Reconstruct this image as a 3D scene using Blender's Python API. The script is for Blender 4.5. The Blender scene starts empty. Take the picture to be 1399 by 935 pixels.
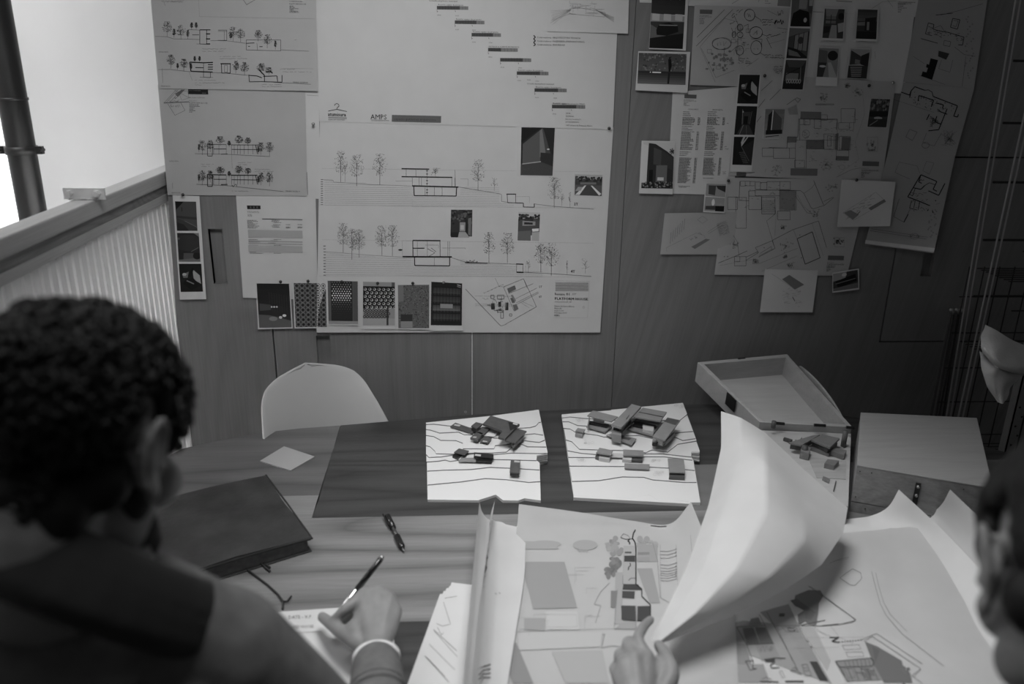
import bpy, bmesh, math, random
import numpy as np
from mathutils import Vector, Matrix, noise

# ---------------------------------------------------------------- camera
W, H, F = 1399, 935, 1120.0
CX, CY = 699.5, 467.5
CAM = np.array([0.0, 0.0, 1.72])
YW = 2.30            # front face of the cupboard wall
ZT = 0.74            # table top

def _camera_axes():
    d = np.array([(645 - CX) / F, -(3650 - CY) / F, -1.0]); d /= np.linalg.norm(d)
    a = (624 - CX) / F
    b = (d[2] - a * d[0]) / d[1]
    y = np.array([a, b, -1.0]); y /= np.linalg.norm(y)
    z = -d
    return np.array([np.cross(y, z), y, z])
R = _camera_axes()
def ray(x, y): return R @ np.array([(x - CX) / F, -(y - CY) / F, -1.0])
def tz(x, y, z=ZT):                     # photo point carried to the level z
    v = ray(x, y); return CAM + v * ((z - CAM[2]) / v[2])
def wy(x, y, Y=YW):                     # photo point carried to the upright plane Y
    v = ray(x, y); return CAM + v * (Y / v[1])
def dp(x, y, d): return CAM + ray(x, y) * d

C = bpy.context.scene.collection
cam_data = bpy.data.cameras.new('camera')
cam = bpy.data.objects.new('camera', cam_data); C.objects.link(cam)
M = Matrix([[R[i][j] for j in range(3)] for i in range(3)]).to_4x4()
M.translation = Vector(CAM)
cam.matrix_world = M
cam_data.sensor_width = 36
cam_data.lens = F / W * 36
cam_data.clip_start = 0.05
cam_data.dof.use_dof = True
cam_data.dof.focus_distance = 2.15
cam_data.dof.aperture_fstop = 2.4
bpy.context.scene.camera = cam

# ---------------------------------------------------------------- world, lamps, exposure
sc = bpy.context.scene
sc.view_settings.view_transform = 'Standard'
sc.view_settings.look = 'None'
sc.view_settings.gamma = 1
sc.view_settings.exposure = 0.0
w = bpy.data.worlds.new('dim_room'); sc.world = w; w.use_nodes = True
w.node_tree.nodes['Background'].inputs[0].default_value = (1, 1, 1, 1)
w.node_tree.nodes['Background'].inputs[1].default_value = 0.05
def area(name, loc, target, size, power, sy=None, spread=None):
    l = bpy.data.lights.new(name, 'AREA'); l.energy = power; l.size = size
    if sy: l.shape = 'RECTANGLE'; l.size_y = sy
    if spread: l.spread = math.radians(spread)
    o = bpy.data.objects.new(name, l); C.objects.link(o)
    o.location = loc
    o.rotation_euler = (Vector(target) - Vector(loc)).to_track_quat('-Z', 'Y').to_euler()
    return o
def spot(name, loc, target, power, angle, blend, radius):
    l = bpy.data.lights.new(name, 'SPOT'); l.energy = power; l.spot_size = math.radians(angle)
    l.spot_blend = blend; l.shadow_soft_size = radius
    o = bpy.data.objects.new(name, l); C.objects.link(o)
    o.location = loc
    o.rotation_euler = (Vector(target) - Vector(loc)).to_track_quat('-Z', 'Y').to_euler()
    return o
spot('table_spot', (0.12, 1.30, 2.75), (0.24, 1.20, 0.74), 150, 68, 1.0, 0.45)
spot('wall_spot', (-0.12, 0.95, 2.35), (-0.16, 2.3, 1.35), 46, 78, 1.0, 0.22)
area('room_lamp', (-0.9, 0.6, 2.8), (-0.2, 2.0, 0.9), 1.0, 3.2)
area('stairwell_daylight', (-1.7, 2.40, 2.9), (-1.45, 3.1, 1.35), 0.8, 18)
area('partition_backlight_fill', (-1.18, 1.60, 0.70), (-0.8, 1.60, 0.70), 2.3, 68, sy=1.1, spread=64)  # added panel hidden behind the partition, standing in for stairwell daylight

# ---------------------------------------------------------------- materials
MATS = {}
def lin(g):                              # 0..255 display grey to linear
    g = g / 255.0
    return g / 12.92 if g <= 0.04045 else ((g + 0.055) / 1.055) ** 2.4
def base_mat(name, g, rough=0.6, metal=0.0, spec=0.5, bump=0.0, bscale=200, var=0.0, vscale=8):
    if name in MATS: return MATS[name]
    m = bpy.data.materials.new(name); m.use_nodes = True
    nt = m.node_tree; b = nt.nodes['Principled BSDF']
    b.inputs['Base Color'].default_value = (g, g, g, 1)
    b.inputs['Roughness'].default_value = rough
    b.inputs['Metallic'].default_value = metal
    b.inputs['Specular IOR Level'].default_value = spec
    tc = nt.nodes.new('ShaderNodeTexCoord')
    if var > 0:
        n = nt.nodes.new('ShaderNodeTexNoise'); n.inputs['Scale'].default_value = vscale; n.inputs['Detail'].default_value = 5
        r = nt.nodes.new('ShaderNodeValToRGB')
        lo, hi = g * (1 - var), min(1, g * (1 + var))
        r.color_ramp.elements[0].position = 0.3; r.color_ramp.elements[0].color = (lo, lo, lo, 1)
        r.color_ramp.elements[1].position = 0.7; r.color_ramp.elements[1].color = (hi, hi, hi, 1)
        nt.links.new(tc.outputs['Object'], n.inputs['Vector']); nt.links.new(n.outputs['Fac'], r.inputs['Fac'])
        nt.links.new(r.outputs['Color'], b.inputs['Base Color'])
    if bump > 0:
        n2 = nt.nodes.new('ShaderNodeTexNoise'); n2.inputs['Scale'].default_value = bscale; n2.inputs['Detail'].default_value = 4
        bp = nt.nodes.new('ShaderNodeBump'); bp.inputs['Strength'].default_value = bump; bp.inputs['Distance'].default_value = 0.002
        nt.links.new(tc.outputs['Object'], n2.inputs['Vector']); nt.links.new(n2.outputs['Fac'], bp.inputs['Height'])
        nt.links.new(bp.outputs['Normal'], b.inputs['Normal'])
    MATS[name] = m; return m
def wood_mat(name, g, contrast=0.3, rot=(0, 0, 0), fine=(60, 60, 1.5), broad=9.0, stretch=0.12, rough=0.5, spec=0.4, dist=5.0, axis='X', mixw=.3):
    """grain runs along local z of the rotated frame; fine pores plus broad figure"""
    if name in MATS: return MATS[name]
    m = bpy.data.materials.new(name); m.use_nodes = True
    nt = m.node_tree; N = nt.nodes; L = nt.links; b = N['Principled BSDF']
    b.inputs['Roughness'].default_value = rough; b.inputs['Specular IOR Level'].default_value = spec
    tc = N.new('ShaderNodeTexCoord')
    mp = N.new('ShaderNodeMapping'); mp.inputs['Rotation'].default_value = rot
    L.new(tc.outputs['Object'], mp.inputs['Vector'])
    mf = N.new('ShaderNodeMapping'); mf.inputs['Scale'].default_value = fine
    L.new(mp.outputs['Vector'], mf.inputs['Vector'])
    nf = N.new('ShaderNodeTexNoise'); nf.inputs['Scale'].default_value = 3; nf.inputs['Detail'].default_value = 4; nf.inputs['Roughness'].default_value = 0.6
    L.new(mf.outputs['Vector'], nf.inputs['Vector'])
    mb = N.new('ShaderNodeMapping'); mb.inputs['Scale'].default_value = (1, 1, stretch)
    L.new(mp.outputs['Vector'], mb.inputs['Vector'])
    # growth lines: contour lines of a smooth field stretched along the grain
    wn = N.new('ShaderNodeTexNoise'); wn.inputs['Scale'].default_value = broad * .55; wn.inputs['Detail'].default_value = 1.5; wn.inputs['Roughness'].default_value = .35
    L.new(mb.outputs['Vector'], wn.inputs['Vector'])
    k1 = N.new('ShaderNodeMath'); k1.operation = 'MULTIPLY'; k1.inputs[1].default_value = dist * 3; L.new(wn.outputs['Fac'], k1.inputs[0])
    k2 = N.new('ShaderNodeMath'); k2.operation = 'PINGPONG'; k2.inputs[1].default_value = .5; L.new(k1.outputs[0], k2.inputs[0])
    k3 = N.new('ShaderNodeMath'); k3.operation = 'POWER'; k3.inputs[1].default_value = .55; L.new(k2.outputs[0], k3.inputs[0])
    wv = k3
    mx = N.new('ShaderNodeMix'); mx.data_type = 'FLOAT'; mx.inputs[0].default_value = mixw
    L.new(nf.outputs['Fac'], mx.inputs[2]); L.new(wv.outputs[0], mx.inputs[3])
    r = N.new('ShaderNodeValToRGB')
    lo, hi = g * (1 - contrast), min(1, g * (1 + contrast))
    r.color_ramp.elements[0].position = 0.2; r.color_ramp.elements[0].color = (lo, lo, lo, 1)
    r.color_ramp.elements[1].position = 0.75; r.color_ramp.elements[1].color = (hi, hi, hi, 1)
    L.new(mx.outputs[0], r.inputs['Fac']); L.new(r.outputs['Color'], b.inputs['Base Color'])
    bp = N.new('ShaderNodeBump'); bp.inputs['Strength'].default_value = 0.12; bp.inputs['Distance'].default_value = 0.001
    L.new(nf.outputs['Fac'], bp.inputs['Height']); L.new(bp.outputs['Normal'], b.inputs['Normal'])
    MATS[name] = m; return m
def paper_mat(name, g, translucent=0.25, clear=0.0, rough=0.7, wavy=0.3):
    if name in MATS: return MATS[name]
    m = bpy.data.materials.new(name); m.use_nodes = True
    nt = m.node_tree; N = nt.nodes; L = nt.links
    N.remove(N['Principled BSDF']); out = N['Material Output']
    d = N.new('ShaderNodeBsdfDiffuse'); t = N.new('ShaderNodeBsdfTranslucent'); tr = N.new('ShaderNodeBsdfTransparent')
    tc = N.new('ShaderNodeTexCoord'); n = N.new('ShaderNodeTexNoise'); n.inputs['Scale'].default_value = 14; n.inputs['Detail'].default_value = 6
    r = N.new('ShaderNodeValToRGB')
    r.color_ramp.elements[0].color = (g * .93, g * .93, g * .93, 1); r.color_ramp.elements[1].color = (g * 1.05, g * 1.05, g * 1.05, 1)
    L.new(tc.outputs['Object'], n.inputs['Vector']); L.new(n.outputs['Fac'], r.inputs['Fac'])
    L.new(r.outputs['Color'], d.inputs['Color']); L.new(r.outputs['Color'], t.inputs['Color'])
    bp = N.new('ShaderNodeBump'); bp.inputs['Strength'].default_value = wavy; bp.inputs['Distance'].default_value = 0.004
    n2 = N.new('ShaderNodeTexNoise'); n2.inputs['Scale'].default_value = 7; n2.inputs['Detail'].default_value = 2
    L.new(tc.outputs['Object'], n2.inputs['Vector']); L.new(n2.outputs['Fac'], bp.inputs['Height'])
    L.new(bp.outputs['Normal'], d.inputs['Normal'])
    a = N.new('ShaderNodeMixShader'); a.inputs[0].default_value = translucent
    L.new(d.outputs[0], a.inputs[1]); L.new(t.outputs[0], a.inputs[2])
    c = N.new('ShaderNodeMixShader'); c.inputs[0].default_value = clear
    L.new(a.outputs[0], c.inputs[1]); L.new(tr.outputs[0], c.inputs[2])
    L.new(c.outputs[0], out.inputs['Surface'])
    MATS[name] = m; return m
def ink_mat():
    if 'ink' in MATS: return MATS['ink']
    m = bpy.data.materials.new('ink'); m.use_nodes = True
    nt = m.node_tree; b = nt.nodes['Principled BSDF']
    at = nt.nodes.new('ShaderNodeAttribute'); at.attribute_name = 'tone'
    nt.links.new(at.outputs['Color'], b.inputs['Base Color'])
    b.inputs['Roughness'].default_value = 0.55; b.inputs['Specular IOR Level'].default_value = 0.25
    MATS['ink'] = m; return m

# ---------------------------------------------------------------- building helpers
def thing(name, label, cat, base, group=None, kind=None):
    o = bpy.data.objects.new(name, None); C.objects.link(o); o.location = Vector(base)
    o.empty_display_size = 0.05
    o['label'] = label; o['category'] = cat
    if group: o['group'] = group
    if kind: o['kind'] = kind
    return o
def tag(o, label, cat, group=None):
    o['label'] = label; o['category'] = cat
    if group: o['group'] = group
    return o
def world_loc(o):
    v = Vector(o.location)
    while o.parent: o = o.parent; v += Vector(o.location)
    return v
def mesh_obj(name, verts, faces, mat, parent=None, smooth=False, tones=None, origin=None, kind=None, label=None):
    """verts are world coordinates; the object's origin is its parent's origin or its own base"""
    vs = np.array([tuple(v) for v in verts], float)
    if origin is None:
        if parent is not None: org = np.array(world_loc(parent))
        else: org = np.array([(vs[:, 0].min() + vs[:, 0].max()) / 2, (vs[:, 1].min() + vs[:, 1].max()) / 2, vs[:, 2].min()])
    else: org = np.array(origin, float)
    me = bpy.data.meshes.new(name)
    me.from_pydata((vs - org).tolist(), [], faces)
    me.update()
    o = bpy.data.objects.new(name, me); C.objects.link(o)
    if parent is not None:
        o.parent = parent; o.location = Vector(org) - world_loc(parent)
    else: o.location = Vector(org)
    if mat: me.materials.append(mat)
    if smooth: me.polygons.foreach_set('use_smooth', [True] * len(me.polygons))
    if tones is not None:
        ca = me.color_attributes.new('tone', 'FLOAT_COLOR', 'CORNER')
        arr = np.empty((len(me.loops), 4), np.float32); arr[:, 3] = 1
        k = 0
        for p, t in zip(me.polygons, tones):
            arr[p.loop_start:p.loop_start + p.loop_total, :3] = t
        ca.data.foreach_set('color', arr.ravel())
    if kind: o['kind'] = kind
    if label: o['label'] = label
    return o
class MB:
    """collects simple solids in world coordinates"""
    def __init__(s): s.v = []; s.f = []
    def add(s, vs, fs):
        k = len(s.v); s.v += [tuple(v) for v in vs]; s.f += [tuple(i + k for i in f) for f in fs]; return s
    def prism(s, poly, off):                # poly: list of 3-D points, off: vector
        n = len(poly); off = np.array(off, float)
        a = [np.array(p, float) for p in poly]; b = [p + off for p in a]
        return s.add(a + b, [tuple(range(n)), tuple(range(2 * n - 1, n - 1, -1))] + [(i, i + n, (i + 1) % n + n, (i + 1) % n) for i in range(n)])
    def box(s, x0, x1, y0, y1, z0, z1):
        return s.prism([(x0, y0, z0), (x1, y0, z0), (x1, y1, z0), (x0, y1, z0)], (0, 0, z1 - z0))
    def tube(s, pts, r, n=10, cap=True):
        pts = [Vector(p) for p in pts]; m = len(pts)
        rs = r if isinstance(r, (list, tuple)) else [r] * m
        up = Vector((0, 0, 1)); vs = []; prev = None
        for i, p in enumerate(pts):
            t = (pts[min(i + 1, m - 1)] - pts[max(i - 1, 0)]).normalized()
            if prev is None:
                u = t.cross(up if abs(t.z) < .9 else Vector((1, 0, 0))).normalized()
            else:
                u = (prev - t * prev.dot(t)).normalized()
            prev = u; w_ = t.cross(u)
            for k in range(n):
                a = 2 * math.pi * k / n
                vs.append(p + (u * math.cos(a) + w_ * math.sin(a)) * rs[i])
        fs = [(i * n + k, i * n + (k + 1) % n, (i + 1) * n + (k + 1) % n, (i + 1) * n + k) for i in range(m - 1) for k in range(n)]
        if cap: fs += [tuple(range(n - 1, -1, -1)), tuple(range((m - 1) * n, m * n))]
        return s.add(vs, fs)
    def ball(s, c, r, n=10, sc_=(1, 1, 1)):
        c = Vector(c); vs = []; fs = []
        for i in range(n // 2 + 1):
            th = math.pi * i / (n // 2)
            for k in range(n):
                a = 2 * math.pi * k / n
                vs.append((c.x + r * sc_[0] * math.sin(th) * math.cos(a), c.y + r * sc_[1] * math.sin(th) * math.sin(a), c.z + r * sc_[2] * math.cos(th)))
        for i in range(n // 2):
            for k in range(n):
                fs.append((i * n + k, (i + 1) * n + k, (i + 1) * n + (k + 1) % n, i * n + (k + 1) % n))
        return s.add(vs, fs)
    def obj(s, name, mat, parent=None, smooth=False, bevel=0, **kw):
        o = mesh_obj(name, s.v, s.f, mat, parent, smooth, **kw)
        bm = bmesh.new(); bm.from_mesh(o.data)
        if smooth: bmesh.ops.remove_doubles(bm, verts=bm.verts, dist=1e-6)
        bmesh.ops.recalc_face_normals(bm, faces=bm.faces); bm.to_mesh(o.data); bm.free()
        if bevel:
            md = o.modifiers.new('bevel', 'BEVEL'); md.width = bevel; md.segments = 2; md.limit_method = 'ANGLE'
        return o

# ---- ink: flat marks laid 0.3 mm above a sheet, given at photo points
_text_cache = {}
def text_shape(body):
    if body in _text_cache: return _text_cache[body]
    cu = bpy.data.curves.new('t', 'FONT'); cu.body = body; cu.size = 1; cu.resolution_u = 1; cu.fill_mode = 'FRONT'
    o = bpy.data.objects.new('t', cu); C.objects.link(o)
    bpy.context.view_layer.update()
    dg = bpy.context.evaluated_depsgraph_get(); ev = o.evaluated_get(dg); me = ev.to_mesh()
    v = [(p.co.x, p.co.y) for p in me.vertices]; f = [tuple(p.vertices) for p in me.polygons]
    ev.to_mesh_clear(); bpy.data.objects.remove(o); bpy.data.curves.remove(cu)
    _text_cache[body] = (v, f); return v, f
class Ink:
    def __init__(s, surf): s.k = (0, 1); s.surf = surf; s.v = []; s.f = []; s.t = []
    def _add(s, pts, tone):
        k = len(s.v); s.v += pts; s.f.append(tuple(range(k, k + len(pts)))); s.t.append(lin(s.k[0] + s.k[1] * tone))
    def poly(s, pts, tone=30): s._add(list(pts), tone); return s
    def fillq(s, q, tone, n=4):             # quad in n x n patches so that it follows a curved sheet
        q = [np.array(p, float) for p in q]
        g = lambda a, b: tuple((q[0] * (1 - a) + q[1] * a) * (1 - b) + (q[3] * (1 - a) + q[2] * a) * b)
        for i in range(n):
            for j in range(n): s._add([g(i / n, j / n), g((i + 1) / n, j / n), g((i + 1) / n, (j + 1) / n), g(i / n, (j + 1) / n)], tone)
        return s
    def line(s, pts, w=0.5, tone=40, close=False):
        if close: pts = list(pts) + [pts[0]]
        for a, b in zip(pts[:-1], pts[1:]):
            dx, dy = b[0] - a[0], b[1] - a[1]; l = math.hypot(dx, dy)
            if l < 1e-6: continue
            nx, ny = -dy / l * w / 2, dx / l * w / 2
            m = max(1, int(l / 22))
            for i in range(m):
                p = (a[0] + dx * i / m, a[1] + dy * i / m); q = (a[0] + dx * (i + 1) / m, a[1] + dy * (i + 1) / m)
                s._add([(p[0] + nx, p[1] + ny), (q[0] + nx, q[1] + ny), (q[0] - nx, q[1] - ny), (p[0] - nx, p[1] - ny)], tone)
        return s
    def ell(s, cx, cy, rx, ry, w=0.5, tone=40, rot=0, n=18, fill=False):
        pts = []
        for k in range(n):
            a = 2 * math.pi * k / n; x, y = rx * math.cos(a), ry * math.sin(a)
            pts.append((cx + x * math.cos(rot) - y * math.sin(rot), cy + x * math.sin(rot) + y * math.cos(rot)))
        return s.poly(pts, tone) if fill else s.line(pts, w, tone, True)
    def dots(s, rnd, n, x0, x1, y0, y1, r, tone):
        for _ in range(n):
            x, y = rnd.uniform(x0, x1), rnd.uniform(y0, y1); a = rnd.uniform(0, 3)
            c, d = r * math.cos(a), r * math.sin(a) * .7
            s._add([(x - c, y - d), (x + d, y - c), (x + c, y + d), (x - d, y + c)], tone)
        return s
    def text(s, x, y, body, h, tone=40, ex=(1, 0.02), ey=(-0.03, -1), wide=1.0):
        v, f = text_shape(body); k = len(s.v)
        s.v += [(x + h * wide * a * ex[0] + h * b * ey[0], y + h * wide * a * ex[1] + h * b * ey[1]) for a, b in v]
        for q in f: s.f.append(tuple(i + k for i in q)); s.t.append(lin(tone))
        return s
    def greek(s, rnd, x, y, w_, h, tone=60, slope=0.02):       # a line of lettering too small to read
        u = x
        while u < x + w_:
            l = rnd.uniform(.6, 2.6); e = min(u + l, x + w_)
            s._add([(u, y + (u - x) * slope), (e, y + (e - x) * slope), (e, y + h + (e - x) * slope), (u, y + h + (u - x) * slope)], tone)
            u = e + rnd.uniform(.3, .7)
        return s
    def scribble(s, rnd, x, y, w_, h, tone=30, slope=0.0, lw=.5):
        pts = []; u = 0
        while u < w_:
            pts.append((x + u, y + u * slope + rnd.uniform(-h / 2, h / 2))); u += rnd.uniform(.5, 1.3)
            if rnd.random() < .12 and len(pts) > 2: s.line(pts, lw, tone); pts = []; u += 1.2
        if len(pts) > 1: s.line(pts, lw, tone)
        return s
    def tree(s, rnd, x, yb, h, w_, n=90, tone=70, trunk=.5):
        s.line([(x, yb), (x + rnd.uniform(-.3, .3), yb - h * .75)], trunk, tone)
        for k in range(9):
            a = yb - h * rnd.uniform(.3, .8); q = rnd.uniform(-.42, .42) * w_
            s.line([(x, a), (x + q, a - h * .16)], .28, tone + 15)
        for k in range(n):
            t = rnd.random(); r = math.sqrt(rnd.random()) * w_ / 2 * (0.55 + .45 * math.sin(math.pi * min(1, t * 1.25)))
            px, py = x + r * math.cos(rnd.uniform(0, 6.28)), yb - h * (.3 + .7 * t)
            q = rnd.uniform(.3, .65)
            s._add([(px - q, py), (px, py - q * .8), (px + q, py), (px, py + q * .8)], tone + rnd.uniform(-25, 15))
        return s
    def obj(s, name, parent, kind=None):
        if not s.v: return None
        n_p = len(s.f); st = min(4e-6, .0007 / max(1, n_p)); up = [0.0] * len(s.v)
        for k_, f_ in enumerate(s.f):
            for j_ in f_: up[j_] = .0003 + k_ * st
        vs = [s.surf(x, y, u_) for (x, y), u_ in zip(s.v, up)]
        return mesh_obj(name, vs, s.f, ink_mat(), parent, tones=s.t, kind=kind)
# ================================================================ SETTING
def struct(o): o['kind'] = 'structure'; return o
def X(px, py, Y=YW): return float(wy(px, py, Y)[0])
def Zp(px, py, Y=YW): return float(wy(px, py, Y)[2])
m_floor = wood_mat('floor_boards', 0.10, 0.3, rot=(0, math.radians(90), 0))
m_ply = wood_mat('cupboard_veneer', 0.19, 0.18, fine=(55, 55, 1.6), broad=5.5, stretch=0.16, rough=0.42, spec=0.35, dist=5)
m_ply2 = wood_mat('cupboard_veneer_slanted', 0.185, 0.18, rot=(0, math.radians(-12), 0), fine=(45, 45, 1.6), broad=5.5, stretch=0.14, rough=0.42, spec=0.35, dist=6)
m_dark = base_mat('dark_gap', 0.01, 0.9)
m_plaster = base_mat('white_plaster', 0.8, 0.9, var=0.03, vscale=3, bump=0.1, bscale=60)
fl = MB().box(-0.85, 3.4, -2.0, 2.5, -0.04, 0.0).obj('floor', m_floor); struct(fl)
fl2 = MB().box(-3.2, -0.8501, -0.5, 3.2, -0.30, -0.26).obj('floor', m_plaster); struct(fl2)

XE = -0.795                                   # left end of the cupboard wall
XR = 3.0
TOPZ = 2.75
wb = MB().box(XE + .09, XR, YW + .022, YW + .06, 0, TOPZ).obj('wall_back', m_dark); struct(wb)
zb0 = 0.0
x1 = X(375, 480); x2 = X(645, 500); x3 = (X(833, 500) + X(872, 60)) / 2; x5 = (X(1222, 340) + X(1204, 467)) / 2
z215 = Zp(1320, 215); z467 = Zp(1250, 467)
def recess(mb_panel, x0, x1_, z0, z1, hx0, hx1, hz0, hz1, depth=.018, T=.02):
    """front board with a rectangular finger slot"""
    f = YW; b = YW + T
    mb_panel.box(x0, hx0, f, b, z0, z1); mb_panel.box(hx1, x1_, f, b, z0, z1)
    mb_panel.box(hx0, hx1, f, b, z0, hz0); mb_panel.box(hx0, hx1, f, b, hz1, z1)
    mb_panel.box(hx0, hx1, f + depth, b + .001, hz0, hz1)
g = .0022
# doors: each a board of its own under wall_back
xh0 = X(288, 350); p = MB(); recess(p, xh0 - .0001, x1 - g, zb0, TOPZ, xh0, X(307, 350), Zp(298, 388), Zp(298, 313))
le = [wy(202, -40), wy(206, 0), wy(219, 121), wy(229.5, 270), wy(241, 437), wy(253, 612)]; le[0] = le[1] + (le[1] - le[2]) * ((TOPZ - le[1][2]) / (le[1][2] - le[2][2])); lo_ = le[-1].copy(); lo_[2] = 0
p.prism([(v[0], YW, v[2]) for v in le] + [(lo_[0], YW, 0), (xh0, YW, 0), (xh0, YW, TOPZ)], (0, .02, 0)); p.obj('door_panel', m_ply, wb)
p = MB(); recess(p, x1 + g, x2 - .003, zb0, TOPZ, X(433, 480), X(452, 480), Zp(442, 515), Zp(442, 459)); p.obj('door_panel', m_ply, wb)
MB().box(x2 + .003, x3 - .0008, YW, YW + .02, zb0, TOPZ).obj('door_panel', m_ply, wb)
MB().box(x2 - .0018, x2 + .0018, YW + .001, YW + .02, Zp(645, 600), TOPZ).obj('edge_strip', base_mat('pale_edge', 0.62, .5), wb, label='pale vertical edge strip between two cupboard doors')
P4 = [(x3 + .0008, YW, zb0), (XR, YW, zb0), (XR, YW, z467 - g), (x5 - g, YW, z467 - g), (x5 - g, YW, TOPZ), (x3 + .0008, YW, TOPZ)]
MB().prism(P4, (0, .02, 0)).obj('door_panel', m_ply2, wb)
p = MB(); hx = X(1266, 358); recess(p, x5 + g, XR, z467 + g, z215 - g, hx - .012, hx + .022, Zp(1262, 378), Zp(1268, 322)); p.obj('door_panel', m_ply2, wb)
MB().box(x5 + g, XR, YW, YW + .02, z215 + g, TOPZ).obj('door_panel', m_ply2, wb)
# tiny ring latch below the pale strip
r = MB(); c0 = wy(636, 563, YW)
r.tube([(c0[0] + .003 * math.cos(a), YW - .001, c0[2] + .003 * math.sin(a)) for a in [k * math.pi / 6 for k in range(13)]], .0006, 5, cap=False).obj('screw_ring', base_mat('pale_edge', .62), wb)

# stairwell beyond the partition
ws = MB().box(-4.0, -0.74, 3.15, 3.2, -0.3, 3.2).obj('wall_stairwell', m_plaster); struct(ws)
wl = MB().box(-3.05, -3.0, -0.5, 3.2, -0.3, 3.2).obj('wall_left', m_plaster); struct(wl)
# bright window left of the pipe
yw_ = 3.13
win = MB(); wx1 = X(16, 200, yw_); wx0 = wx1 - .7; wz0, wz1 = Zp(10, 318, yw_), Zp(8, 118, yw_)
win.box(wx0 - .05, wx1, yw_ - .01, yw_ + .02, wz0 - .05, wz0).box(wx0 - .05, wx0, yw_ - .01, yw_ + .02, wz0, wz1).box(wx0 - .05, wx1, yw_ - .01, yw_ + .02, wz1, wz1 + .04).box(wx1 - .012, wx1, yw_ - .01, yw_ + .02, wz0, wz1)
wo = win.obj('window_1', m_plaster); struct(wo)
me_ = bpy.data.materials.new('daylit_pane'); me_.use_nodes = True
bb = me_.node_tree.nodes['Principled BSDF']; bb.inputs['Base Color'].default_value = (.8, .8, .8, 1)
bb.inputs['Emission Color'].default_value = (1, 1, 1, 1); bb.inputs['Emission Strength'].default_value = 1.1
MB().box(wx0, wx1 - .012, yw_, yw_ + .01, wz0, wz1).obj('pane', me_, wo)

# dark pipe with collar
m_pipe = base_mat('dark_pipe', 0.018, 0.42, spec=.5, var=.3, vscale=5)
YP = 2.75
xc = lambda y: (X(-2 + 35 * y / 290 + 4, y, YP))
pt = thing('drain_pipe', 'dark round pipe with a clamp ring against the bright white wall', 'pipe', (X(40, 250, YP), YP, -0.26))
pxm = (X(10, 0, YP) + X(38, 280, YP)) / 2 
PXX = X(41, 270, YP); rp = abs(X(61, 270, YP) - X(24, 270, YP)) / 2
MB().tube([(PXX, YP, -.26), (PXX, YP, 3.1)], rp, 28).obj('pipe', m_pipe, pt, smooth=True)
zc_ = Zp(33, 205, YP)
MB().tube([(PXX, YP, zc_ - .012), (PXX, YP, zc_ + .012)], rp + .005, 28).obj('clamp_ring', m_pipe, pt, smooth=True)
q = MB()
for s_ in (-1, 1):
    q = MB(); q.box(PXX + s_ * (rp + .012) - .012, PXX + s_ * (rp + .012) + .012, YP - .008, YP + .008, zc_ - .012, zc_ + .012)
    q.tube([(PXX + s_ * (rp + .018), YP - .016, zc_), (PXX + s_ * (rp + .018), YP + .016, zc_)], .006, 8)
    q.obj('clamp_bolt', m_pipe, pt)
zc2 = Zp(25, 135, YP)
MB().tube([(PXX, YP, zc2 - .004), (PXX, YP, zc2 + .004)], rp + .003, 28).obj('joint_ring', m_pipe, pt, smooth=True)

# slatted partition
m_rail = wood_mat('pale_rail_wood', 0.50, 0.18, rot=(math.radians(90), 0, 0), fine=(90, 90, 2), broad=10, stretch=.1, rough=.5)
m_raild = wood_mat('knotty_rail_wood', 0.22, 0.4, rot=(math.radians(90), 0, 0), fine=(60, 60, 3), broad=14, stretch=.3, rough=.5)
m_slat = paper_mat('translucent_slat', .80, .30, 0, wavy=.1)
m_slatgap = paper_mat('translucent_backing_board', .85, .75, 0, wavy=.1)
part = thing('slatted_partition', 'pale wooden slatted partition with a thick handrail below the white wall', 'partition', (-.824, 1.5, 0))
y0 = 0.35; y1 = 2.70; DX = -.049
MB().box(-.800 + DX, -.750 + DX, y0, y1, 1.362, 1.400).obj('handrail', m_rail, part, bevel=.004)
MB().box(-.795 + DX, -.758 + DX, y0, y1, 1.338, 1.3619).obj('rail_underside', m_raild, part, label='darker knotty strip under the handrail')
MB().box(-.792 + DX, -.753 + DX, y0, y1, 1.318, 1.3379).obj('top_batten', m_rail, part)
MB().box(-.800 + DX, -.790 + DX, y0, y1, 0.0, 1.3179).obj('backing_board', m_slatgap, part)
MB().box(-.7899 + DX, -.752 + DX, y0, y1, 0.0, 0.06).obj('bottom_batten', m_rail, part)
n_sl = int((y1 - y0) / .0345); src = None
for k in range(n_sl):
    yy = y1 - .012 - k * .0345
    if src is None: src = MB().box(-.7899 + DX, -.760 + DX, yy - .0115, yy + .0115, .0601, 1.3179).obj('slat', m_slat, part)
    else:
        s = src.copy(); C.objects.link(s); s.parent = part; s.location = (src.location[0], src.location[1] - k * .0345, src.location[2])
# steel bracket with two bolts standing on the rail
m_steel = base_mat('brushed_steel', 0.80, 0.45, metal=.2, var=.1, vscale=30)
bp0 = tz(86, 275, 1.4005); Yb = float(tz(115, 273, 1.4005)[1])
bk = thing('steel_bracket', 'small steel plate with two bolts standing on the partition handrail', 'bracket', (-.824, Yb, 1.40))
xa, xb = X(86, 265, Yb), X(143, 265, Yb); ztop = Zp(115, 257, Yb)
xa = max(xa, -.96)
MB().box(xa, xb, Yb, Yb + .005, 1.4001, ztop).obj('plate', m_steel, bk, bevel=.001)
for u in (.17, .83):
    xx = xa + (xb - xa) * u; zz = 1.4001 + (ztop - 1.4001) * .55
    MB().tube([(xx, Yb, zz), (xx, Yb - .010, zz)], .008, 6).tube([(xx, Yb - .0101, zz), (xx, Yb - .013, zz)], .0055, 12).obj('bolt', m_steel, bk)
wd = MB(); rnd = random.Random(4)
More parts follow.
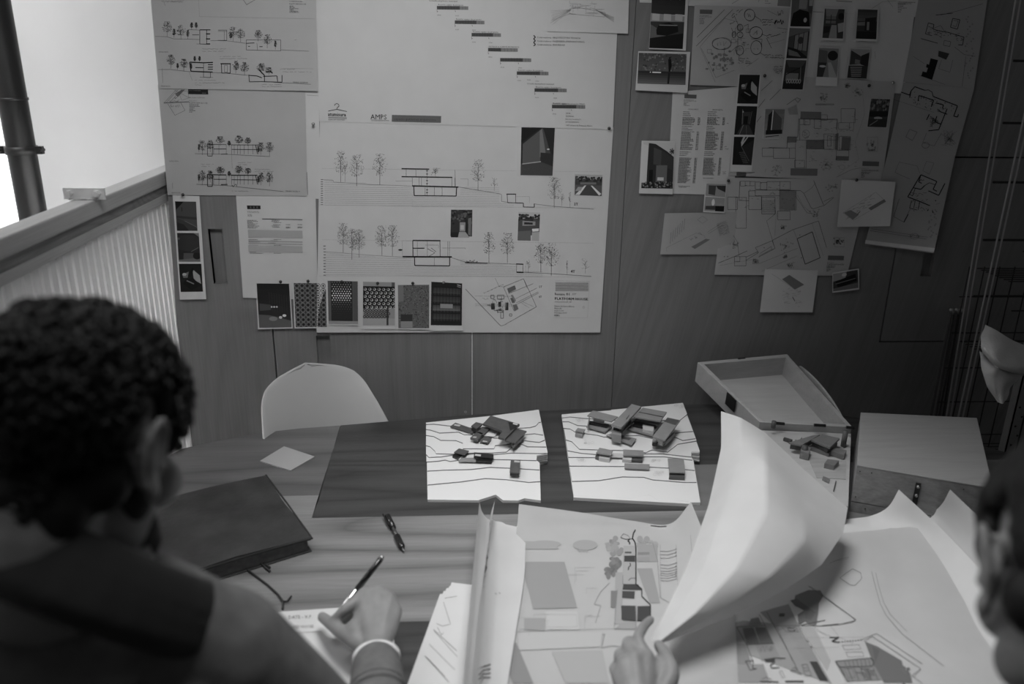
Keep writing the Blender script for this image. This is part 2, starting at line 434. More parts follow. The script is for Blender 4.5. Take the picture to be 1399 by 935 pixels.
for k in range(16): wd.ball((xa + .012 + (xb - xa - .024) * k / 15, Yb - .001, 1.4015 + rnd.uniform(0, .002)), .0026, 6)
wd.obj('weld_bead', m_steel, bk)

# ================================================================ SHEETS PINNED TO THE CUPBOARD WALL
m_paper = paper_mat('white_paper', 0.66, .12, 0, wavy=.25)
m_photo = base_mat('photo_paper', 0.62, 0.35, spec=.4)
m_trace = paper_mat('tracing_paper', 0.60, .3, 0.06, wavy=.3)
def thick(vs, fs, nx, ny, off):
    """a grid sheet gets a back and four thin rims with vertices of their own"""
    k = len(vs); b = [tuple(np.array(v, float) + np.array(off)) for v in vs]
    out = [tuple(v) for v in vs] + b; f2 = list(fs) + [tuple(i + k for i in reversed(f)) for f in fs]
    rim = [i for i in range(nx)] + [j * (nx + 1) + nx for j in range(ny)] + [ny * (nx + 1) + i for i in range(nx, 0, -1)] + [j * (nx + 1) for j in range(ny, 0, -1)]
    m = len(rim); a0 = len(out); out += [out[i] for i in rim] + [out[i + k] for i in rim]
    f2 += [(a0 + i, a0 + (i + 1) % m, a0 + m + (i + 1) % m, a0 + m + i) for i in range(m)]
    return out, f2
class Sheet:
    def __init__(s, name, label, cat, q, layer=0, mat=None, curl=(0, 0, 0, 0), bulge=0.0, group=None, n=8, flat=False):
        bulge = bulge * .3; s.plane = None
        s.q = [np.array(p, float) for p in q]; s.layer = layer; s.curl = curl; s.bulge = bulge
        if flat:
            cs_ = [.001 + layer * .0012 + .0002 + k for k in (0, 0, max(curl))]
            P_ = [wy(*s.q[0], YW - cs_[0]), wy(*s.q[1], YW - cs_[1]), wy(*s.q[3], YW - cs_[2])]
            nn = np.cross(P_[1] - P_[0], P_[2] - P_[0]); nn /= np.linalg.norm(nn); nn = nn if nn[1] < 0 else -nn
            s.plane = (P_[0], nn)
        vs = []; fs = []
        for j in range(n + 1):
            for i in range(n + 1): vs.append(s.surf(*s.uv(i / n, j / n), 0))
        for j in range(n):
            for i in range(n): fs.append((j * (n + 1) + i, (j + 1) * (n + 1) + i, (j + 1) * (n + 1) + i + 1, j * (n + 1) + i + 1))
        base = np.mean([vs[n * (n + 1)], vs[-1]], axis=0)
        s.t = thing(name, label, cat, base, group)
        vs, fs = thick(vs, fs, n, n, (0, .00025, 0))
        o = mesh_obj('paper', vs, fs, mat or m_paper, s.t, smooth=True)
    def uv(s, u, v):
        a, b, c, d = s.q
        return tuple((a * (1 - u) + b * u) * (1 - v) + (d * (1 - u) + c * u) * v)
    def inv(s, x, y):
        a, b, c, d = s.q; u = v = .5
        for _ in range(4):
            f = (a * (1 - u) + b * u) * (1 - v) + (d * (1 - u) + c * u) * v - np.array((x, y))
            du = (b - a) * (1 - v) + (c - d) * v; dv = (d - a) * (1 - u) + (c - b) * u
            det = du[0] * dv[1] - du[1] * dv[0]
            u -= (f[0] * dv[1] - f[1] * dv[0]) / det; v -= (du[0] * f[1] - du[1] * f[0]) / det
        return u, v
    def lift(s, x, y):
        u, v = s.inv(x, y); u = min(1, max(0, u)); v = min(1, max(0, v))
        k = s.curl
        l = k[0] * ((1 - u) * (1 - v)) ** 2 + k[1] * (u * (1 - v)) ** 2 + k[2] * (u * v) ** 2 + k[3] * ((1 - u) * v) ** 2
        return .0010 + s.layer * .0012 + l + s.bulge * math.sin(math.pi * u) * math.sin(math.pi * v * .98)
    def surf(s, x, y, up=.0004):
        if s.plane is not None:
            v = ray(x, y); return CAM + v * (((s.plane[0] + s.plane[1] * up - CAM) @ s.plane[1]) / (v @ s.plane[1]))
        return wy(x, y, YW - s.lift(x, y) - up)
    def ink(s): return Ink(s.surf)
    def pic(s, q):                           # drawing frame in unit coordinates inside a quad of photo points
        q = [np.array(p, float) for p in q]
        def f(u, v, up=.0004):
            u = min(1, max(0, u)); v = min(1, max(0, v))
            return s.surf(*((q[0] * (1 - u) + q[1] * u) * (1 - v) + (q[3] * (1 - u) + q[2] * u) * v), up)
        return Ink(f)
def zz(pts, ox, oy, k): return [(ox + x / k, oy + y / k) for x, y in pts]
U4 = [(0, 0), (1, 0), (1, 1), (0, 1)]
def grad(i, q, t0, t1, n=10, horiz=False):
    (xa, ya), (xb, yb) = q
    for k in range(n):
        a, b = k / n, (k + 1) / n; t = t0 + (t1 - t0) * (k + .5) / n
        if horiz: i.poly([(xa + (xb - xa) * a, ya), (xa + (xb - xa) * b, ya), (xa + (xb - xa) * b, yb), (xa + (xb - xa) * a, yb)], t)
        else: i.poly([(xa, ya + (yb - ya) * a), (xb, ya + (yb - ya) * a), (xb, ya + (yb - ya) * b), (xa, ya + (yb - ya) * b)], t)
def photo(label, q, pq, draw, layer, group='photographic prints pinned to the cupboard wall', curl=(0, 0, 0, 0), bulge=0, name='photo_print'):
    s = Sheet(name, label, 'photo', q, layer, m_photo, curl, bulge, group, 1, flat=True)
    pqs = pq if isinstance(pq[0][0], (tuple, list)) else [pq]
    ds = draw if isinstance(draw, (list, tuple)) else [draw]
    for a, d in zip(pqs, ds):
        i = s.pic(a); d(i); i.obj('picture', s.t)
    return s
rn = random.Random(11)

# --- pictures (flat tones only)
def bg(i, t): i.poly(U4, t)
def d_ceiling(i):
    grad(i, ((0, 0), (1, 1)), 30, 55, 8)
    for k in range(14):
        for j in range(9): i.poly([(.35 + j * .075, .2 + k * .03 + j * .012), (.38 + j * .075, .205 + k * .03 + j * .012), (.375 + j * .075, .213 + k * .03 + j * .012)], 85)
    i.poly([(0, .7), (.35, .72), (1, .85), (1, 1), (0, 1)], 95); i.ell(.45, .8, .13, .05, fill=True, tone=135)
    for a, b in ((.42, .53), (.5, .53), (.58, .53)): i.ell(a, b, .03, .02, fill=True, tone=200)
    i.ell(.68, .77, .05, .03, fill=True, tone=215); i.ell(.8, .73, .06, .03, fill=True, tone=225)
    i.poly([(.05, .45), (.4, .48), (.4, .6), (.05, .62)], 75)
def d_lattice(i):
    bg(i, 62)
    for a in range(6):
        for b in range(9):
            i.ell(.09 + a * .165, .06 + b * .11, .07, .05, w=.02, tone=120, n=10)
            i.ell(.09 + a * .165, .06 + b * .11, .03, .022, fill=True, tone=20, n=6)
def d_perf(i):
    bg(i, 95); i.poly([(.1, 0), (.82, 0), (.82, .95), (.1, .95)], 45)
    for a in range(8):
        for b in range(15):
            s_ = max(.15, 1 - abs(b - 6) / 9.0); x, y = .15 + a * .082 + (b % 2) * .041, .03 + b * .052
            i.ell(x, y, .027 * s_, .018 * s_, fill=True, tone=235 if b < 9 else 130, n=6)
    i.poly([(0, .93), (1, .93), (1, 1), (0, 1)], 150); i.poly([(.85, 0), (1, 0), (1, .93), (.85, .93)], 85)
def d_screen(i):
    bg(i, 150); i.poly([(0, .1), (1, .1), (1, .6), (0, .62)], 22)
    for a in range(7):
        for b in range(6):
            i.ell(.07 + a * .145 + (b % 2) * .06, .17 + b * .082, .05, .033, fill=True, tone=195, n=10)
            i.ell(.06 + a * .145 + (b % 2) * .06, .165 + b * .082, .032, .022, fill=True, tone=60, n=8)
    for a in range(9):
        for b in range(3): i.ell(.05 + a * .09 + (b % 2) * .04, .66 + b * .07, .04, .026, w=.02, tone=45, n=8)
    i.poly([(0, .84), (1, .84), (1, 1), (0, 1)], 165); i.poly([(.74, .6), (.8, .6), (.8, 1), (.74, 1)], 60); i.poly([(.9, 0), (1, 0), (1, .1), (.9, .1)], 90)
def d_stone(i):
    bg(i, 100); r_ = random.Random(5)
    for k in range(330):
        x, y = r_.random() * .97, r_.random() * .98; i.poly([(x, y), (x + .03, y + .004), (x + .026, y + .02), (x, y + .018)], r_.choice((55, 75, 130, 40)))
    i.poly([(.08, .68), (.46, .68), (.46, .84), (.08, .84)], 55); i.poly([(.08, .84), (.46, .84), (.46, .99), (.08, .99)], 145)
    i.poly([(0, 0), (.18, 0), (.18, .38), (0, .38)], 120)
def d_shelves(i):
    bg(i, 35)
    for b in range(4): grad(i, ((.06, .12 + b * .2), (.94, .26 + b * .2)), 50 + 18 * (b == 2), 70 + 40 * (b == 2), 3)
    for k in range(26): i.line([(.08 + k * .034, .12), (.08 + k * .034, .9)], .006, 90 if k % 3 else 28)
    for b in range(5): i.poly([(.05, .1 + b * .2), (.95, .1 + b * .2), (.95, .13 + b * .2), (.05, .13 + b * .2)], 30)
    i.poly([(.3, .5), (.7, .5), (.7, .6), (.3, .6)], 150)
    i.line([(.84, .04), (.96, .06)], .02, 170); i.line([(.84, .08), (.96, .1)], .015, 150)
def d_lightwall(i):
    bg(i, 40); i.poly([(.05, .35), (.62, .02), (.95, .8), (.6, .7), (.05, .76)], 90); i.poly([(.55, .06), (.64, .02), (.78, .6), (.58, .62)], 118)
    i.poly([(.62, .03), (.66, .03), (.95, .62), (.78, .62)], 75); i.poly([(0, .76), (.6, .71), (.98, .8), (1, 1), (0, 1)], 72)
    i.poly([(.6, .52), (.97, .54), (.97, .8), (.6, .71)], 48); i.poly([(.05, .755), (.62, .7), (.62, .72), (.05, .775)], 170); i.ell(.83, .45, .04, .015, fill=True, tone=200)
    i.poly([(0, 0), (.6, 0), (0, .33)], 25)
    r_ = random.Random(2)
    for k in range(120): i.poly([(a := r_.random(), b := .82 + r_.random() * .17), (a + .012, b), (a + .01, b + .006)], r_.choice((110, 40)))
def d_avenue(i):
    bg(i, 70); i.poly([(0, 0), (1, 0), (1, .22), (0, .26)], 175)
    r_ = random.Random(3)
    for k in range(60): x = r_.random(); i.ell(x, .12 + .2 * r_.random(), .05, .05, fill=True, tone=r_.choice((35, 55, 80)), n=6)
    i.poly([(0, .5), (1, .5), (1, 1), (0, 1)], 90); i.poly([(.4, .52), (.58, .52), (.95, 1), (.1, 1)], 75)
    i.poly([(.36, .52), (.42, .52), (.18, .98), (.02, .98)], 220); i.poly([(.58, .52), (.64, .52), (.98, .9), (.9, .98)], 220)
    i.poly([(.12, .6), (.3, .6), (.22, .78), (.02, .8)], 160); i.poly([(.2, .38), (.78, .36), (.78, .46), (.2, .48)], 120)
def d_court(i):
    bg(i, 55); r_ = random.Random(6)
    for k in range(60): i.ell(r_.random(), r_.random() * .5, .06, .04, fill=True, tone=r_.choice((35, 60, 85, 100)), n=6)
    i.poly([(.42, .45), (.68, .45), (.68, .78), (.42, .78)], 150); i.poly([(.46, .55), (.62, .55), (.62, .72), (.46, .72)], 190)
    i.poly([(.7, .35), (.8, .33), (.8, .85), (.7, .8)], 40); i.poly([(.82, .3), (.95, .28), (.95, .95), (.82, .88)], 115); i.poly([(.4, .8), (.7, .8), (.9, 1), (.3, 1)], 165); i.poly([(.02, .82), (.4, .8), (.35, 1), (.02, 1)], 40)
def d_house(i):
    bg(i, 80); i.poly([(0, 0), (1, 0), (1, .2), (0, .24)], 190); r_ = random.Random(7)
    for k in range(50): i.ell(r_.random(), .08 + .22 * r_.random(), .06, .04, fill=True, tone=r_.choice((30, 50, 70)), n=6)
    i.poly([(.2, .3), (.8, .32), (.8, .46), (.2, .48)], 150); i.poly([(.28, .35), (.68, .36), (.68, .43), (.28, .43)], 45); i.poly([(.65, .58), (.98, .56), (.96, .66), (.68, .68)], 225)
    i.poly([(0, .68), (.6, .64), (.62, 1), (0, 1)], 105); i.poly([(.66, .7), (1, .68), (1, 1), (.66, 1)], 175)
def d_room(i): 
    bg(i, 75); i.poly([(0, 0), (.42, 0), (0, .3)], 20); i.poly([(0, .48), (1, .54), (1, .62), (0, .56)], 55); i.poly([(0, .56), (.45, .68), (1, .86), (1, 1), (0, .9)], 62); i.poly([(0, .7), (.35, .78), (.6, 1), (0, 1)], 40); i.line([(.3, .2), (.3, .34)], .03, 25); i.line([(.4, .66), (1, .88)], .012, 130)
def d_bowl(i):
    bg(i, 42); i.ell(.5, .35, .75, .28, fill=True, tone=52); i.poly([(.25, .7), (.7, .7), (.7, .92), (.22, .92)], 85); i.poly([(0, .93), (1, .86), (1, 1), (0, 1)], 105); i.ell(.85, .8, .18, .12, fill=True, tone=25); i.poly([(.75, 0), (1, 0), (1, .14)], 120); i.ell(.05, .2, .06, .04, fill=True, tone=95)
    i.line([(.6, .65), (.95, .5)], .02, 110)
def d_chairs(i):
    bg(i, 28); i.poly([(.12, .38), (.42, .28), (.35, .5), (.16, .5)], 110); i.ell(.22, .38, .09, .05, fill=True, tone=170); i.poly([(.6, .2), (.9, .42), (.94, .72), (.62, .56)], 165); i.poly([(.38, .42), (.58, .14), (.66, .18), (.5, .5)], 12); i.poly([(.3, .55), (.6, .5), (.9, .78), (.5, .95), (.1, .7)], 15); i.line([(.3, .6), (.62, .72)], .04, 130); i.line([(.5, .48), (.95, .78)], .03, 20)
def d_carscene(i):
    grad(i, ((0, 0), (1, .52)), 18, 58, 8); i.poly([(0, .5), (1, .54), (1, .62), (0, .62)], 150); 
    for k in range(3): i.poly([(.04 + k * .34, .51), (.26 + k * .34, .515), (.26 + k * .34, .61), (.04 + k * .34, .6)], 190)
    i.poly([(0, .62), (1, .62), (1, 1), (0, 1)], 60); i.poly([(.0, .66), (.5, .8), (.3, 1), (0, 1)], 105)
    i.poly([(.18, .74), (.25, .66), (.55, .63), (.82, .68), (.84, .76), (.5, .82), (.2, .81)], 20); i.line([(.26, .67), (.8, .67)], .012, 150); i.poly([(0, .86), (1, .78), (1, 1), (0, 1)], 24)
    for k in range(16): i.ell(.2 + k * .045, .28 + .03 * math.sin(k), .008, .006, fill=True, tone=150, n=5)
def d_man(i):
    grad(i, ((0, 0), (1, .58)), 75, 95, 6); r_ = random.Random(8)
    for k in range(120): i.ell(r_.random(), r_.random() * .56, .02, .03, fill=True, tone=r_.choice((60, 110, 85, 125)), n=6)
    grad(i, ((0, .58), (1, 1)), 40, 110, 6); i.ell(.65, .14, .018, .03, fill=True, tone=10); i.poly([(.62, .18), (.68, .17), (.7, .4), (.665, .6), (.64, .6), (.63, .42)], 12)
    i.poly([(.63, .62), (.67, .62), (.66, .98), (.62, .98)], 30); i.poly([(.3, .6), (.48, .6), (.48, .64), (.3, .64)], 235); i.ell(.26, .62, .012, .02, fill=True, tone=230)
def d_kitchen(i):
    bg(i, 95); i.poly([(.35, 0), (.75, 0), (.7, .4), (.35, .4)], 135); i.poly([(.1, .55), (.4, .42), (.85, .5), (.95, 1), (0, 1)], 18); i.ell(.7, .78, .08, .08, fill=True, tone=170); i.poly([(.7, 0), (1, 0), (1, .6), (.8, .5)], 75); i.poly([(.8, .1), (.98, .1), (.98, .3), (.82, .3)], 160)
def d_glassroom(i):
    bg(i, 70); i.poly([(.3, .25), (.95, .1), (.95, .75), (.3, .7)], 130); 
    for x in (.3, .5, .72, .94): i.line([(x, .1), (x, .78)], .03, 35)
    i.ell(.6, .4, .14, .12, fill=True, tone=60); i.poly([(0, .62), (.5, .7), (1, .95), (1, 1), (0, 1)], 30); i.poly([(.05, .7), (.5, .8), (.7, .95), (.1, .9)], 110); i.poly([(0, 0), (1, 0), (1, .08), (.3, .22), (0, .3)], 105)
def d_loft(i):
    bg(i, 50); i.poly([(.1, .45), (.7, .45), (.7, .7), (.1, .7)], 125); i.line([(.1, .5), (.9, .2)], .03, 25); i.line([(.75, .1), (.85, .9)], .04, 110); i.poly([(0, .72), (1, .72), (1, 1), (0, 1)], 30)
    for k in range(6): i.ell(.2 + k * .12, .72, .05, .07, w=.03, tone=165, n=8)
    i.poly([(0, 0), (1, 0), (.8, .25), (.2, .25)], 75)
def d_corridor(i):
    bg(i, 28); i.poly([(.3, .2), (.72, .2), (.68, .62), (.34, .62)], 60); i.poly([(.4, .35), (.6, .35), (.6, .62), (.4, .62)], 15); i.line([(.3, .12), (.34, .64)], .02, 140); i.line([(.76, .18), (.7, .64)], .02, 100)
    i.poly([(.34, .65), (.68, .65), (.95, 1), (.1, 1)], 62); i.line([(.4, .66), (.25, 1)], .02, 150); i.line([(.55, .68), (.6, 1)], .015, 120); i.ell(.33, .2, .03, .03, fill=True, tone=180)
def d_stairs(i):
    bg(i, 26); i.poly([(.45, 0), (.7, 0), (.4, .35), (.36, .2)], 190); i.poly([(.55, 0), (.65, 0), (.45, .2)], 30); i.poly([(.42, .35), (1, .1), (1, 1), (.7, 1)], 42); i.line([(.4, .35), (.85, .85)], .015, 120)
    for k in range(7): i.poly([(.3 + k * .04, .55 + k * .06), (.55 + k * .04, .53 + k * .06), (.57 + k * .04, .56 + k * .06), (.3 + k * .04, .58 + k * .06)], 85)
def d_barn(i):
    bg(i, 195); i.poly([(.18, .02), (.4, .04), (.78, .2), (1, .32), (1, .9), (.15, .95)], 48); i.poly([(0, .04), (.16, .08), (.16, .9), (0, .88)], 205); i.poly([(.35, .12), (.6, .18), (.6, .5), (.35, .48)], 75); i.poly([(.6, .18), (.98, .34), (.98, .6), (.6, .5)], 58); i.poly([(.45, .5), (.8, .5), (.8, .9), (.45, .9)], 105)
    i.poly([(.5, .76), (.7, .76), (.7, .83), (.5, .83)], 205); i.poly([(.23, .6), (.35, .6), (.35, .9), (.23, .9)], 18); i.poly([(0, .88), (1, .85), (1, 1), (0, 1)], 35); r_ = random.Random(9)
    for k in range(60): i.ell(r_.random(), .86 + r_.random() * .12, .03, .02, fill=True, tone=r_.choice((25, 90, 140)), n=5)
    for k in range(14): i.line([(.93, .2), (.93 + .08 * math.cos(k), .2 + .07 * math.sin(k))], .015, 50)
def d_vase(i):
    bg(i, 150); i.poly([(.12, .06), (.5, .06), (.48, .42), (.14, .38)], 70); i.poly([(.5, .06), (1, .06), (1, .3), (.6, .18)], 50); i.poly([(0, .45), (1, .48), (1, .5), (0, .48)], 215); i.ell(.42, .68, .08, .12, fill=True, tone=225); i.poly([(.05, .82), (.6, .8), (.6, .95), (.05, .95)], 70); i.poly([(.55, .8), (1, .8), (1, 1), (.55, 1)], 22)
def d_tower(i):
    grad(i, ((0, 0), (1, 1)), 110, 150, 6); i.poly([(.18, .2), (.42, .02), (.42, .75), (.15, .72)], 35); i.poly([(.42, .02), (.88, .32), (.9, .75), (.42, .75)], 85); i.line([(.4, .03), (.38, .72)], .05, 215); i.poly([(.1, .72), (.95, .7), (.95, .85), (.1, .88)], 25); i.poly([(0, .88), (1, .84), (1, 1), (0, 1)], 170); i.line([(.1, .95), (.8, .9)], .03, 60)
def d_pa(i): 
    bg(i, 60); i.poly([(.05, 0), (.7, 0), (.6, .25), (.1, .25)], 130); i.poly([(.1, .25), (.6, .25), (.6, .5), (.1, .5)], 110); i.line([(.1, .38), (.6, .38)], .03, 30); i.line([(.35, .2), (.35, .5)], .03, 30); i.ell(.85, .25, .15, .12, fill=True, tone=25); i.poly([(.4, .55), (.65, .55), (.7, 1), (.3, 1)], 150); i.poly([(.7, .5), (1, .45), (1, .75), (.75, .8)], 165); i.poly([(.02, .6), (.35, .6), (.3, .8), (.02, .85)], 35)
def d_pb(i): 
    bg(i, 55); grad(i, ((0, 0), (1, .4)), 55, 95, 4); i.poly([(.4, .3), (.95, .25), (.95, .75), (.4, .72)], 30); i.poly([(.02, .45), (.4, .42), (.4, .55), (.02, .55)], 120); i.poly([(.5, .42), (.62, .42), (.62, .7), (.5, .7)], 130); i.poly([(0, .75), (1, .75), (1, 1), (0, 1)], 25)
def d_pc(i): 
    bg(i, 130); i.ell(.72, .25, .26, .17, fill=True, tone=35); i.poly([(0, .05), (.45, .1), (.45, .5), (0, .6)], 95); i.poly([(0, .5), (.45, .5), (.3, 1), (0, 1)], 55); i.poly([(.5, .5), (.65, .48), (1, 1), (.6, 1)], 170); i.ell(.25, .63, .16, .04, fill=True, tone=195)
def d_pd(i): 
    bg(i, 150); i.poly([(.05, .05), (.6, .25), (.6, .5), (.05, .55)], 60); i.poly([(.6, .22), (1, .1), (1, .6), (.6, .52)], 35); i.poly([(.3, .35), (.55, .38), (.55, .5), (.3, .5)], 120); i.poly([(0, .58), (1, .56), (1, 1), (0, 1)], 50)
    for k in range(6): i.poly([(.1 + .02 * k, .62 + k * .06), (.7, .61 + k * .06), (.7, .635 + k * .06), (.1 + .02 * k, .65 + k * .06)], 145)
def d_river(i):
    bg(i, 60); r_ = random.Random(10)
    for k in range(60): i.ell(r_.random(), r_.random() * .4, .05, .06, fill=True, tone=r_.choice((45, 75, 105, 125)), n=6)
    i.poly([(0, .45), (1, .42), (1, .62), (0, .64)], 28); i.ell(.5, .68, .22, .05, fill=True, tone=165); i.poly([(0, .72), (1, .7), (1, 1), (0, 1)], 50); i.line([(.1, .95), (.5, .75)], .03, 130)
def d_tilt(i):
    bg(i, 60); i.poly([(0, 0), (.55, 0), (.5, .35), (0, .45)], 150); i.poly([(.1, .45), (.9, .2), (.95, .6), (.2, .85)], 22); i.ell(.45, .15, .1, .1, fill=True, tone=200); i.line([(.1, .6), (.9, .45)], .04, 120); i.poly([(0, .85), (1, .7), (1, 1), (0, 1)], 110)
# ---- left column of drawings
GS = 'architectural drawing sheets pinned to the cupboard wall'
s = Sheet('drawing_sheet', 'wide blank-margined backing sheet showing behind the left section drawings', 'drawing', [(255, 40), (434, 40), (438, 272), (245, 262)], 0, group=GS)
i = s.ink(); i.line([(419, 130), (436, 131)], .3, 90); i.obj('printed_drawing', s.t)

def section_row(i, ox, oy, k, T, heavy=False):
    """the two long street sections of the top-left sheet, given in enlarged pixels"""
    c = lambda x, y: (ox + x / k, oy + y / k)
    L = lambda pts, w=.4, t=60: i.line([c(*p) for p in pts], w, t)
    for x, y, h, w_ in T: i.tree(rn, *c(x, y), h / k, w_ / k, 130, 62, .4)
    return c, L
s = Sheet('drawing_sheet', 'section drawing sheet at the top left with two rows of trees and house outlines', 'drawing', [(202.5, -40), (431, -40), (434, 124.5), (216.5, 121)], 3, m_trace, (0, 0, .006, 0), .002, GS, 10)
i = s.ink(); ox, oy, k = 200, 0, 5.829
T1 = [(165, 290, 120, 90), (220, 300, 70, 30), (275, 315, 115, 80), (330, 310, 70, 25), (360, 235, 55, 25), (397, 235, 55, 25), (690, 330, 115, 80), (750, 335, 105, 90), (890, 330, 90, 70), (962, 385, 110, 75), (1027, 395, 70, 22), (672, 320, 60, 30)]
c, L = section_row(i, ox, oy, k, T1)
L([(70, 290), (160, 292), (220, 310), (330, 312), (425, 315), (425, 240), (330, 235)]); L([(425, 238), (510, 238)], 1.2, 25)
for y in (270, 310, 350): L([(475, y), (508, y)], 1.4, 25)
L([(425, 240), (425, 350), (480, 352), (480, 240)], .7, 30); L([(400, 350), (480, 350)], .4); L([(365, 278), (420, 278)], .7, 40); L([(510, 325), (570, 323), (640, 325), (790, 345)])
L([(570, 240), (640, 240), (640, 322), (570, 322)], .6, 40); L([(570, 250), (640, 250)]); L([(620, 250), (620, 320)])
L([(795, 318), (1070, 318), (1070, 405), (795, 398), (795, 318)], .5, 40); L([(795, 345), (860, 342)], .9, 30); L([(880, 345), (885, 400)]); L([(1070, 397), (1295, 408)], .4); L([(900, 372), (925, 372)], .9, 20); L([(810, 370), (825, 370)], .8, 20); L([(1180, 318), (1195, 318)], .3)
T2 = [(195, 545, 110, 75), (248, 555, 50, 20), (298, 565, 95, 70), (385, 498, 50, 22), (423, 498, 50, 22), (355, 565, 60, 20), (712, 585, 100, 60), (782, 600, 105, 80), (915, 590, 85, 80), (975, 598, 60, 70)]
for x, y, h, w_ in T2: i.tree(rn, *c(x, y), h / k, w_ / k, 130, 55, .4)
L([(95, 555), (190, 553), (330, 570), (440, 575), (530, 578), (600, 580), (810, 600)], .4); L([(345, 495), (455, 500), (530, 497)], 1.4, 20); L([(345, 495), (355, 568), (528, 575)], 1.4, 20); L([(455, 500), (455, 615), (510, 618), (510, 575)], .6, 30)
for y in (515, 535, 552): L([(490, y), (530, y)], 1.1, 22)
L([(390, 538), (455, 540)], 1.0, 30); L([(425, 615), (530, 617)], .4); L([(590, 508), (672, 508)], 1.4, 30); L([(597, 508), (600, 582), (668, 582), (668, 508)], .8, 30); L([(622, 520), (645, 520), (645, 575), (622, 575), (622, 520)], .4)
L([(815, 595), (820, 652), (920, 650), (1080, 655), (1080, 598)], .9, 25); L([(815, 600), (880, 605), (920, 620)], 1.1, 20); L([(930, 608), (1040, 605), (1045, 650)], 1.0, 22); L([(940, 600), (940, 650)], 1.0, 22); L([(1010, 655), (1310, 672)], .4); L([(895, 555), (940, 600)], 1.4, 15); L([(985, 565), (1005, 585)], 1.4, 15)
L([(125, 545), (130, 660)], .3); L([(340, 575), (365, 640)], .25, 90); L([(1060, 555), (1090, 545), (1330, 548)], .2, 110)
i.text(*c(95, 418), 'CATALUNYA', 2.3, 60); i.text(*c(118, 690), 'PROPUESTA', 2.3, 60); i.text(*c(1165, 660), 'TERRENY EXTERIOR', 2.3, 50)
for x, y, w_ in ((445, 390, 190), (445, 408, 170), (585, 450, 170), (585, 467, 220), (385, 640, 170), (385, 660, 240), (385, 677, 60), (1085, 553, 110), (1085, 573, 235), (920, 674, 160), (920, 690, 160)): i.scribble(rn, *c(x, y), w_ / k, 1.0, 85, 0, .25)
i.greek(rn, *c(1138, 8), 18, .7, 60); i.text(*c(1138, 36), 'PLATFORM HOUSE', 2.7, 45)
for q in range(6): i.greek(rn, *c(1140, 46 + q * 10), rn.uniform(5, 14), .8, 60)
L([(770, -5), (798, 38), (870, -5)], .5, 60); L([(135, 0), (150, 45)], .3, 90); L([(160, 12), (300, 5)], .3, 90); i.scribble(rn, *c(120, 14), 30, 3, 80, 0, .3)
L([(415, -30), (422, 132)], .2, 125); L([(422, 132), (1340, 150)], .2, 125)
i.obj('printed_drawing', s.t)

s = Sheet('drawing_sheet', 'left drawing sheet with a small site plan corner and two tree-lined house elevations', 'drawing', [(215.5, 116), (417, 118), (419.5, 268), (229, 266.5)], 1, m_trace, (0, 0, .003, .004), .002, GS, 10)
i = s.ink(); ox, oy, k = 200, 110, 5.5
c = lambda x, y: (ox + x / k, oy + y / k); L = lambda pts, w=.4, t=60: i.line([c(*p) for p in pts], w, t)
i.fillq([c(313, 65), c(463, 66), c(465, 105), c(315, 103)], 30, 2)
i.greek(rn, *c(320, 73), 16, .6, 130); i.greek(rn, *c(420, 93), 5, .6, 130)
i.text(*c(318, 132), 'B/N - PLAN 1 PLATFORM', 2.0, 55); i.text(*c(320, 156), 'house 01 ///', 2.2, 55); i.text(*c(320, 174), 'PLATFORM HOUSE', 3.0, 35)
for q, w_ in enumerate((70, 80, 40, 30, 45, 25)): i.greek(rn, *c(322, 180 + q * 11), w_ / k, .8, 60)
for d in (0, 14, 40): L([(132 + d, 170), (225 + d, 68)], .4, 60)
L([(160, 175), (215, 262), (290, 225), (255, 160)], .4, 60); L([(250, 80), (310, 80), (320, 130), (265, 150), (245, 95)], .3, 70); L([(130, 170), (320, 160)], .8, 40); L([(205, 68), (320, 130)], .3)
i.poly([c(215, 100), c(265, 70), c(290, 68), c(235, 125)], 95)
i.scribble(rn, *c(170, 160), 14, 4, 45, -.1, .4); i.scribble(rn, *c(180, 190), 14, 5, 70, 0, .3); i.scribble(rn, *c(210, 130), 6, 5, 45, 0, .5)
TT = [(395, 540, 60, 15), (420, 560, 110, 75), (480, 540, 90, 60), (555, 490, 70, 75), (622, 500, 45, 30), (695, 490, 75, 75), (762, 490, 60, 60), (860, 560, 95, 60), (925, 568, 105, 70), (843, 555, 60, 15)]
for dy, hv in ((0, 0), (228, 1)):
    for x, y, h, w_ in TT: i.tree(rn, *c(x, y + dy), h / k, w_ / k, 140, 58, .4)
    L([(365, 550 + dy), (600, 555 + dy), (930, 572 + dy)] if not hv else [(375, 780), (600, 790), (690, 800), (1030, 835)], .45)
    L([(455, 480 + dy), (600, 482 + dy)], .7 + .5 * hv, 30); L([(635, 484 + dy), (835, 485 + dy)], .7 + .5 * hv, 30)
    L([(458, 480 + dy), (460, 568 + dy), (495, 568 + dy), (497, 480 + dy)], .7 + .4 * hv, 32); L([(505, 515 + dy), (600, 515 + dy)], .8, 28); L([(640, 518 + dy), (835, 520 + dy)], .8, 28)
    for x in (505, 545, 600, 640, 660, 685, 705, 735, 765, 800, 833): L([(x, 482 + dy), (x, 555 + dy)], .4, 50)
    L([(820, 485 + dy), (835, 552 + dy)], .9, 25); L([(560, 555 + dy), (610, 553 + dy)], .9, 25)
i.scribble(rn, *c(640, 790), 8, 4, 25, 0, .6)
i.text(*c(170, 610), 'CATALUNYA', 2.2, 60); i.text(*c(190, 848), 'PROPUESTA', 2.2, 60); i.text(*c(1045, 836), 'TERRENY EXTERIOR', 2.2, 50)
